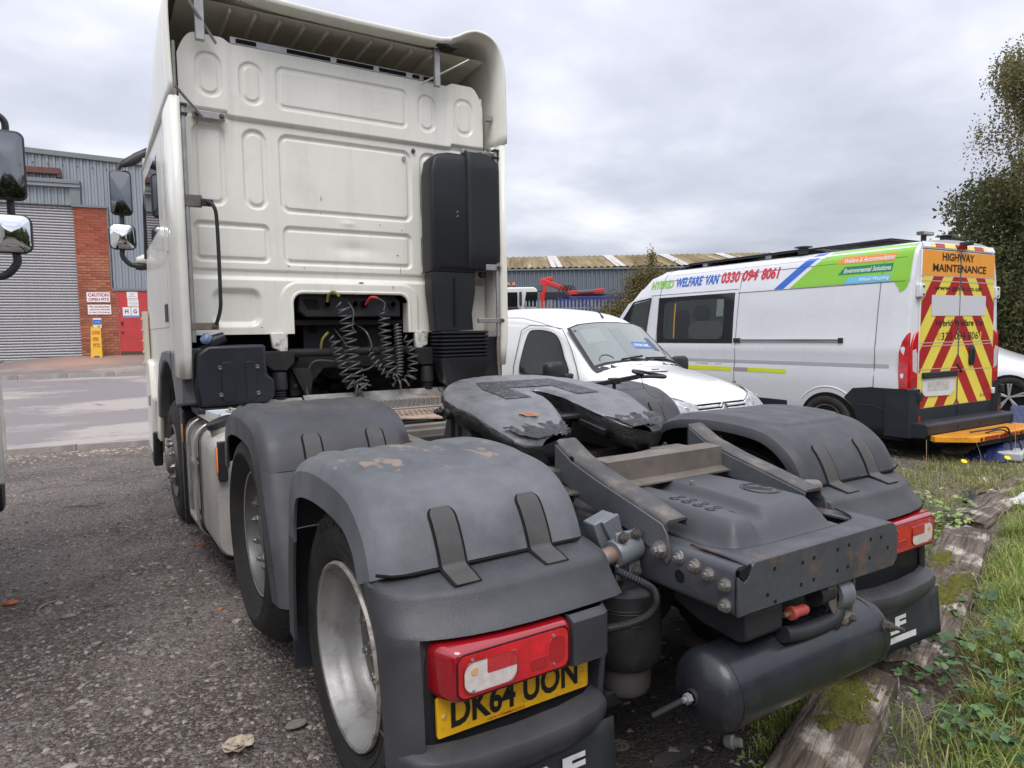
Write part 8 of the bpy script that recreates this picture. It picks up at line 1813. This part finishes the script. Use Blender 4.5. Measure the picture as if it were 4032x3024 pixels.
S3 = sleeper('furthest railway sleeper, half buried in the grass near blue tarpaulin', 3.75, 1.28, 6.3, 1.75, .26, .10, 9.0)
mossm = pbr('moss', (.095, .095, .014), .95, var=.45, vs=30, bump=.006, bs=70)
def mosspatch(x, y, z, rx, ry, a, seed):
    g = np.random.default_rng(seed); V, Fq = [], []
    V_, F_ = [], []
    n = 240; P = g.normal(size=(n, 2))*np.array([rx, ry])*.5; sz = g.uniform(.004, .011, n)
    ca, sa = math.cos(a), math.sin(a)
    for (px_, py_), s_ in zip(P, sz):
        X_, Y2 = px_*ca-py_*sa+x, px_*sa+py_*ca+y; k = len(V_)
        V_ += [(X_-s_, Y2-s_, z-.004), (X_+s_, Y2-s_, z-.004), (X_+s_, Y2+s_, z-.004), (X_-s_, Y2+s_, z-.004), (X_, Y2, z+s_*.9)]; F_ += [(k, k+1, k+4), (k+1, k+2, k+4), (k+2, k+3, k+4), (k+3, k, k+4)]
    o = np_mesh('moss', V_, F_, mossm, smooth=1); o['kind'] = 'stuff'; o['label'] = 'yellow green moss growing on the sleepers'; return o
mosspatch(.60, .28, .108, .14, .10, .4, 1); mosspatch(.48, .22, .108, .10, .06, .4, 2); mosspatch(.33, .19, .108, .035, .03, .4, 3); mosspatch(1.9, .55, .108, .22, .06, .35, 4); mosspatch(2.5, .85, .108, .20, .05, .35, 5); mosspatch(2.2, .60, .106, .15, .05, .3, 6)
# ---- grass
def blades(n, fx, hmin, hmax, seed, m, label, lean=.45, wd=.0032, name='grass'):
    g = np.random.default_rng(seed); P, hs = fx(g, n); n = len(P); h = (hmin+(hmax-hmin)*g.random(n)**1.4)*hs; a = g.uniform(0, 2*np.pi, n); ln = g.uniform(.15, 1, n)*lean*h*1.6; b_ = a+np.pi/2+g.normal(size=n)*.3; w = wd*g.uniform(.6, 1.5, n)
    V = np.zeros((n, 7, 3)); d = np.stack([np.cos(b_), np.sin(b_)], -1); pw = np.stack([np.cos(a), np.sin(a)], -1)
    for k, (t_, wf) in enumerate(((0, 1), (.4, .9), (.75, .6))):
        c = P[:, :2]+d*(ln*t_**2)[:, None]; z = P[:, 2]+h*(t_-.22*t_**3)
        V[:, 2*k, :2] = c-pw*(w*wf)[:, None]; V[:, 2*k+1, :2] = c+pw*(w*wf)[:, None]; V[:, 2*k, 2] = V[:, 2*k+1, 2] = z
    V[:, 6, :2] = P[:, :2]+d*ln[:, None]; V[:, 6, 2] = P[:, 2]+h*(.80-.25*g.random(n))
    Fq = np.array([(0, 1, 3, 2), (2, 3, 5, 4), (4, 5, 6, 6)]); 
    Ft = np.array([(0, 1, 3), (0, 3, 2), (2, 3, 5), (2, 5, 4), (4, 5, 6)])
    Fq = (Ft[None]+7*np.arange(n)[:, None, None]).reshape(-1, 3)
    o = np_mesh(name, V.reshape(-1, 3), Fq, m, smooth=1); o['kind'] = 'stuff'; o['label'] = label; return o
gr1 = leafmat('fresh_grass', [(.10, .17, .03), (.17, .27, .045), (.27, .37, .08), (.40, .42, .13), (.50, .44, .22)], tr=.35)
gr2 = leafmat('dry_grass', [(.34, .27, .14), (.45, .38, .22), (.24, .24, .08), (.15, .19, .05)], tr=.3)
def tufts(cs, spread):
    cs = np.array(cs)
    def f(g, n):
        i = g.choice(len(cs), n, p=cs[:, 3]/cs[:, 3].sum()); P = cs[i, :2]+g.normal(size=(n, 2))*cs[i, 2:3]*spread
        return np.stack([P[:, 0], P[:, 1], yard_z(P[:, 0], P[:, 1])-.004], -1), np.clip(cs[i, 4]*(1.15-.25*np.linalg.norm(P-cs[i, :2], axis=1)/np.maximum(.01, cs[i, 2])), .3, 1.4)
    return f
g_ = np.random.default_rng(77); C1 = []
for i in range(260):
    x = g_.uniform(.2, 6.5); yl_ = (.053+.369*x if x < .95 else -.086+.349*x)-.06
    y = yl_-.22-abs(g_.normal())*.75
    C1.append((x, y, g_.uniform(.04, .14), g_.uniform(.3, 1.0), g_.uniform(.6, 1.2)))
blades(95000, tufts(C1, 1.0), .05, .24, 21, gr1, 'long green grass growing along the sleepers', wd=.0021, lean=.6)
blades(17000, tufts(C1, 1.4), .05, .20, 22, gr2, 'straw coloured dead grass among the green', wd=.0020, name='dead_grass')
C2 = [(x, (.053+.369*x if x < .95 else -.086+.349*x)+.20+abs(g_.normal())*.05, g_.uniform(.02, .06), g_.uniform(.2, .8), g_.uniform(.3, .7)) for x in g_.uniform(-.1, 3.6, 46)]+[(.42, .50, .06, 1.4, 1.0), (.36, .40, .05, 1.0, .9), (.62, .58, .06, 1, .9), (.25, .42, .04, .6, .7), (.9, .66, .06, .8, .8)]
blades(8500, tufts(C2, 1.0), .03, .13, 23, gr1, 'grass tufts between the sleepers and the lorry', wd=.0022)
blades(1800, tufts(C2, 1.3), .03, .12, 24, gr2, 'dead grass tufts between the sleepers and the lorry', wd=.0016, name='dead_grass')
C3 = [(x, y, g_.uniform(.05, .2), g_.uniform(.2, 1), g_.uniform(.5, 1.1)) for x, y in zip(g_.uniform(3.6, 9.5, 90), g_.uniform(1.6, 2.7, 90))]
blades(9000, tufts(C3, 1.2), .04, .16, 25, gr2, 'patchy dry grass in front of the welfare van', wd=.0028, name='dead_grass'); blades(6500, tufts(C3, 1.2), .03, .12, 26, gr1, 'patchy green grass in front of the welfare van', wd=.0028)
C4 = [(x, y, .25, 1, g_.uniform(.5, 1.3)) for x, y in zip(g_.uniform(6, 18, 120), g_.uniform(-4, 1.7, 120))]
blades(12000, tufts(C4, 1.5), .06, .22, 27, gr1, 'rough grass further along the bank', wd=.006)
# bare stalks
for i, (x, y, h_) in enumerate(((5.5, 2.45, .34), (6.1, 2.2, .30), (6.9, 2.2, .42), (5.0, 1.95, .26))):
    o = MB().tube(smoothpath([(0, 0, 0), (.02, .01, h_*.5), (.05*(-1)**i, .03, h_)], 4), .0025, 4).build('dry_stalk', pbr('straw', (.42, .32, .18), .8), loc=(x, y, 0)); tag(o, ['leftmost dry upright stalk in front of the van step', 'second dry stalk in front of the orange step', 'tallest dry stalk bending beside the tarpaulin', 'shortest dry stalk near the right mudguard'][i], 'stalk')
# ---- broad-leaved plants
def leaf_mesh(L_, W_, m, fold=.25, serr=True):
    n = 7; V = []; Fq = []
    for i in range(n+1):
        t_ = i/n; w = W_*math.sin(math.pi*t_**.8)*(1+.12*(i % 2) if serr else 1)*.5; V += [(L_*t_, -w, fold*w+.04*L_*math.sin(3*t_)), (L_*t_, 0, .04*L_*math.sin(3*t_)), (L_*t_, w, fold*w+.04*L_*math.sin(3*t_))]
    for i in range(n): k = 3*i; Fq += [(k, k+1, k+4, k+3), (k+1, k+2, k+5, k+4)]
    mb = MB(); mb.add(V, Fq); me = mb.mesh('leaf'); me.materials.append(m); me.polygons.foreach_set('use_smooth', [True]*len(me.polygons)); return me
def leafm(nm, c): return pbr(nm, c, .42, var=.22, vs=25, spec=.45)
brl = [leaf_mesh(.075, .052, leafm('bramble_leaf_a', (.035, .075, .026))), leaf_mesh(.060, .042, leafm('bramble_leaf_b', (.05, .11, .035))), leaf_mesh(.065, .046, leafm('bramble_leaf_c', (.09, .16, .05)))]
ylv = [leaf_mesh(.055, .034, leafm('weed_leaf_a', (.22, .30, .08))), leaf_mesh(.05, .03, leafm('weed_leaf_b', (.15, .26, .06))), leaf_mesh(.045, .03, leafm('weed_leaf_c', (.30, .34, .12)))]
def plant(nm, label, cat, x, y, n, sp, hmax, meshes, stem_c, seed, k3=True, sc=1.0, group=None):
    z0 = float(yard_z(np.array(x), np.array(y))); o = thing(nm, label, cat, (x, y, z0), 0, group); rg = random.Random(seed); mb = MB()
    for i in range(n):
        a = rg.uniform(0, 6.28); r_ = sp*rg.random()**.5; h_ = hmax*rg.uniform(.35, 1)*(1-.4*r_/sp); tip = Vector((r_*math.cos(a), r_*math.sin(a), h_))
        mb.tube(smoothpath([(tip.x*.15, tip.y*.15, 0), (tip.x*.6, tip.y*.6, h_*.7), tuple(tip)], 3), .0018*sc, 4)
        for q in range(3 if k3 else 2):
            aa = a+(-1.2, 0, 1.2)[q]+rg.uniform(-.2, .2) if k3 else a+(-.9, .9)[q]
            lo_ = inst(rg.choice(meshes), 'leaf', tip, (rg.uniform(-.5, .5), rg.uniform(-.35, .6), aa), o, (sc*rg.uniform(.7, 1.1),)*3)
    s_ = mb.build('stems', stem_c, o, smooth=60); s_['kind'] = 'stuff'; return o
stc = pbr('reddish_stem', (.16, .09, .05), .6); stg = pbr('green_stem', (.12, .16, .05), .6)
plant('bramble', 'dark green bramble clump at the bottom right beside the sleeper', 'bramble', .98, -.02, 56, .28, .22, brl, stc, 1, sc=.66)
plant('bramble', 'bramble with paler leaves behind the bottom right clump', 'bramble', 1.35, .10, 52, .30, .24, brl, stc, 2, sc=.72)
plant('bramble', 'small bramble shoot touching the near sleeper edge', 'bramble', .74, -.16, 30, .18, .18, brl, stc, 3, sc=.6)
plant('bramble', 'bramble sprawl at right edge among the long grass', 'bramble', 1.9, .22, 34, .28, .22, brl, stc, 4, sc=.72)
plant('leafy_weed', 'pale yellow green leafy weeds behind the right tail lamp', 'weed', 3.75, 1.62, 46, .45, .22, ylv, stg, 5, sc=1.1)
plant('leafy_weed', 'yellowish weed patch between the lamp and the far sleeper', 'weed', 3.25, 1.42, 34, .34, .16, ylv, stg, 6, sc=1.0)
plant('leafy_weed', 'weed seedlings nearest the lorry beside the right mudguard', 'weed', 3.9, 2.1, 26, .36, .10, ylv, stg, 7, sc=.9)
plant('leafy_weed', 'small leafy weed growing under the rear of welfare van', 'weed', 6.33, 3.18, 7, .10, .14, brl, stg, 8, sc=1.1)
plant('leafy_weed', 'weeds against the wheel of the white hatchback', 'weed', 11.3, 3.85, 22, .35, .22, ylv, stg, 9, sc=1.6)
plant('leafy_weed', 'seedling in the soil beneath the air tank', 'weed', .0, .25, 6, .06, .05, ylv, stg, 10, sc=.5)
def flower(label, x, y, h_):
    o = thing('dandelion', label, 'flower', (x, y, 0)); MB().tube([(0, 0, 0), (.01, 0, h_)], .0025, 5).build('stem', stg, o)
    MB().lathe([(0, .008), (.018, .006), (.030, .010), (.018, -.004), (0, -.008)], (.01, 0, h_), (-.3, -.4, .8), 16).build('petals', pbr('dandelion_yellow', (.85, .60, .01), .6), o)
flower('yellow dandelion nearest the blue tarpaulin', 6.45, 2.1, .10); flower('yellow dandelion further left in the dry grass', 5.95, 2.3, .09)
# ---- blue tarpaulin, cardboard, white bag
tarp = pbr('blue_tarpaulin', (.012, .022, .085), .38, var=.3, vs=5, bump=.006, bs=28, rvar=.1)
def tp(u, v):
    x = -1.15+2.6*u; y = -.42+.9*v; e_ = min(1, 6*min(u, 1-u, v*1.3, (1-v)))
    env = max(0, e_)**.6*(.13+.36*u**1.4)*math.sin(math.pi*min(1, v*.9+.1))
    nz_ = mn.noise(Vector((x*3.1, y*6, 2)))*.5+mn.noise(Vector((x*8, y*14, 5)))*.28+abs(mn.noise(Vector((x*5, y*9, 9))))*.4
    return (x+.05*nz_, y*(1-.5*(1-u))+.06*nz_, .01+env*(1+.55*nz_)+.015*max(0, nz_))
tpo = MB().grid(tp, 90, 46).build('tarpaulin', tarp, smooth=25, loc=(7.75, 2.62, 0)); tpo.rotation_euler = (0, 0, .18); tag(tpo, 'crumpled dark blue tarpaulin heaped on the ground behind the van step', 'tarpaulin')
cdb = MB().grid(lambda u, v: (.42*u-.2, .34*v-.17, .03+.13*math.sin(u*2.6)*(1-v*.5)+.02*math.sin(v*7)), 8, 8).build('cardboard_scrap', pbr('wet_cardboard', (.30, .23, .18), .85, var=.2, vs=8), smooth=30, loc=(6.95, 2.75, 0), solid=.004); tag(cdb, 'crumpled brown cardboard against the left end of tarpaulin', 'cardboard')
wt_ = MB().box(-.2, .2, -.12, .12, 0, .10).build('plastic_tub', pbr('pale_tub', (.45, .47, .47), .5, dirt=((.3, .3, .28), .3, 9, .2)), loc=(7.05, 2.30, 0), bevel=.02); wt_.rotation_euler = (0, 0, .3); tag(wt_, 'pale upturned plastic tub under the edge of the tarpaulin', 'tub')
bg_ = MB().grid(lambda u, v: (.22*u-.11, .2*v-.1, .02+.07*math.sin(math.pi*u)*math.sin(math.pi*v)+.02*math.sin(u*11)*math.sin(v*9)), 14, 12).build('plastic_bag', pbr('white_bag', (.72, .72, .74), .35), smooth=40, loc=(4.75, 1.28, .02)); tag(bg_, 'white plastic bag in the grass at the right edge', 'bag')
for i, (x, y, s_) in enumerate(((4.55, 1.58, .14), (4.85, 1.66, .18))):
    o = MB().grid(lambda u, v: (s_*(u-.5)*1.6, s_*(v-.5), .03+.04*math.sin(u*7+i)*math.cos(v*5)), 8, 6).build('black_rubber_scrap', black_p, smooth=30, loc=(x, y, .01), solid=.003); tag(o, ['smaller black rubber scrap beside the far sleeper', 'larger black rubber scrap beside the far sleeper'][i], 'scrap')
for i, (x, y, l, a) in enumerate(((5.6, 1.95, .35, .5), (4.9, 2.0, .22, .3), (5.15, 2.05, .18, -.2))):
    o = MB().box(-l/2, l/2, -.012, .012, 0, .010).build('white_strip', pbr('strip_white', (.55, .53, .50), .6), loc=(x, y, .01)); o.rotation_euler = (0, .03, a); tag(o, ['longest pale plastic strip lying in the dry grass', 'middle pale strip beside the sleeper end', 'shortest pale strip near the black rubber scrap'][i], 'strip')
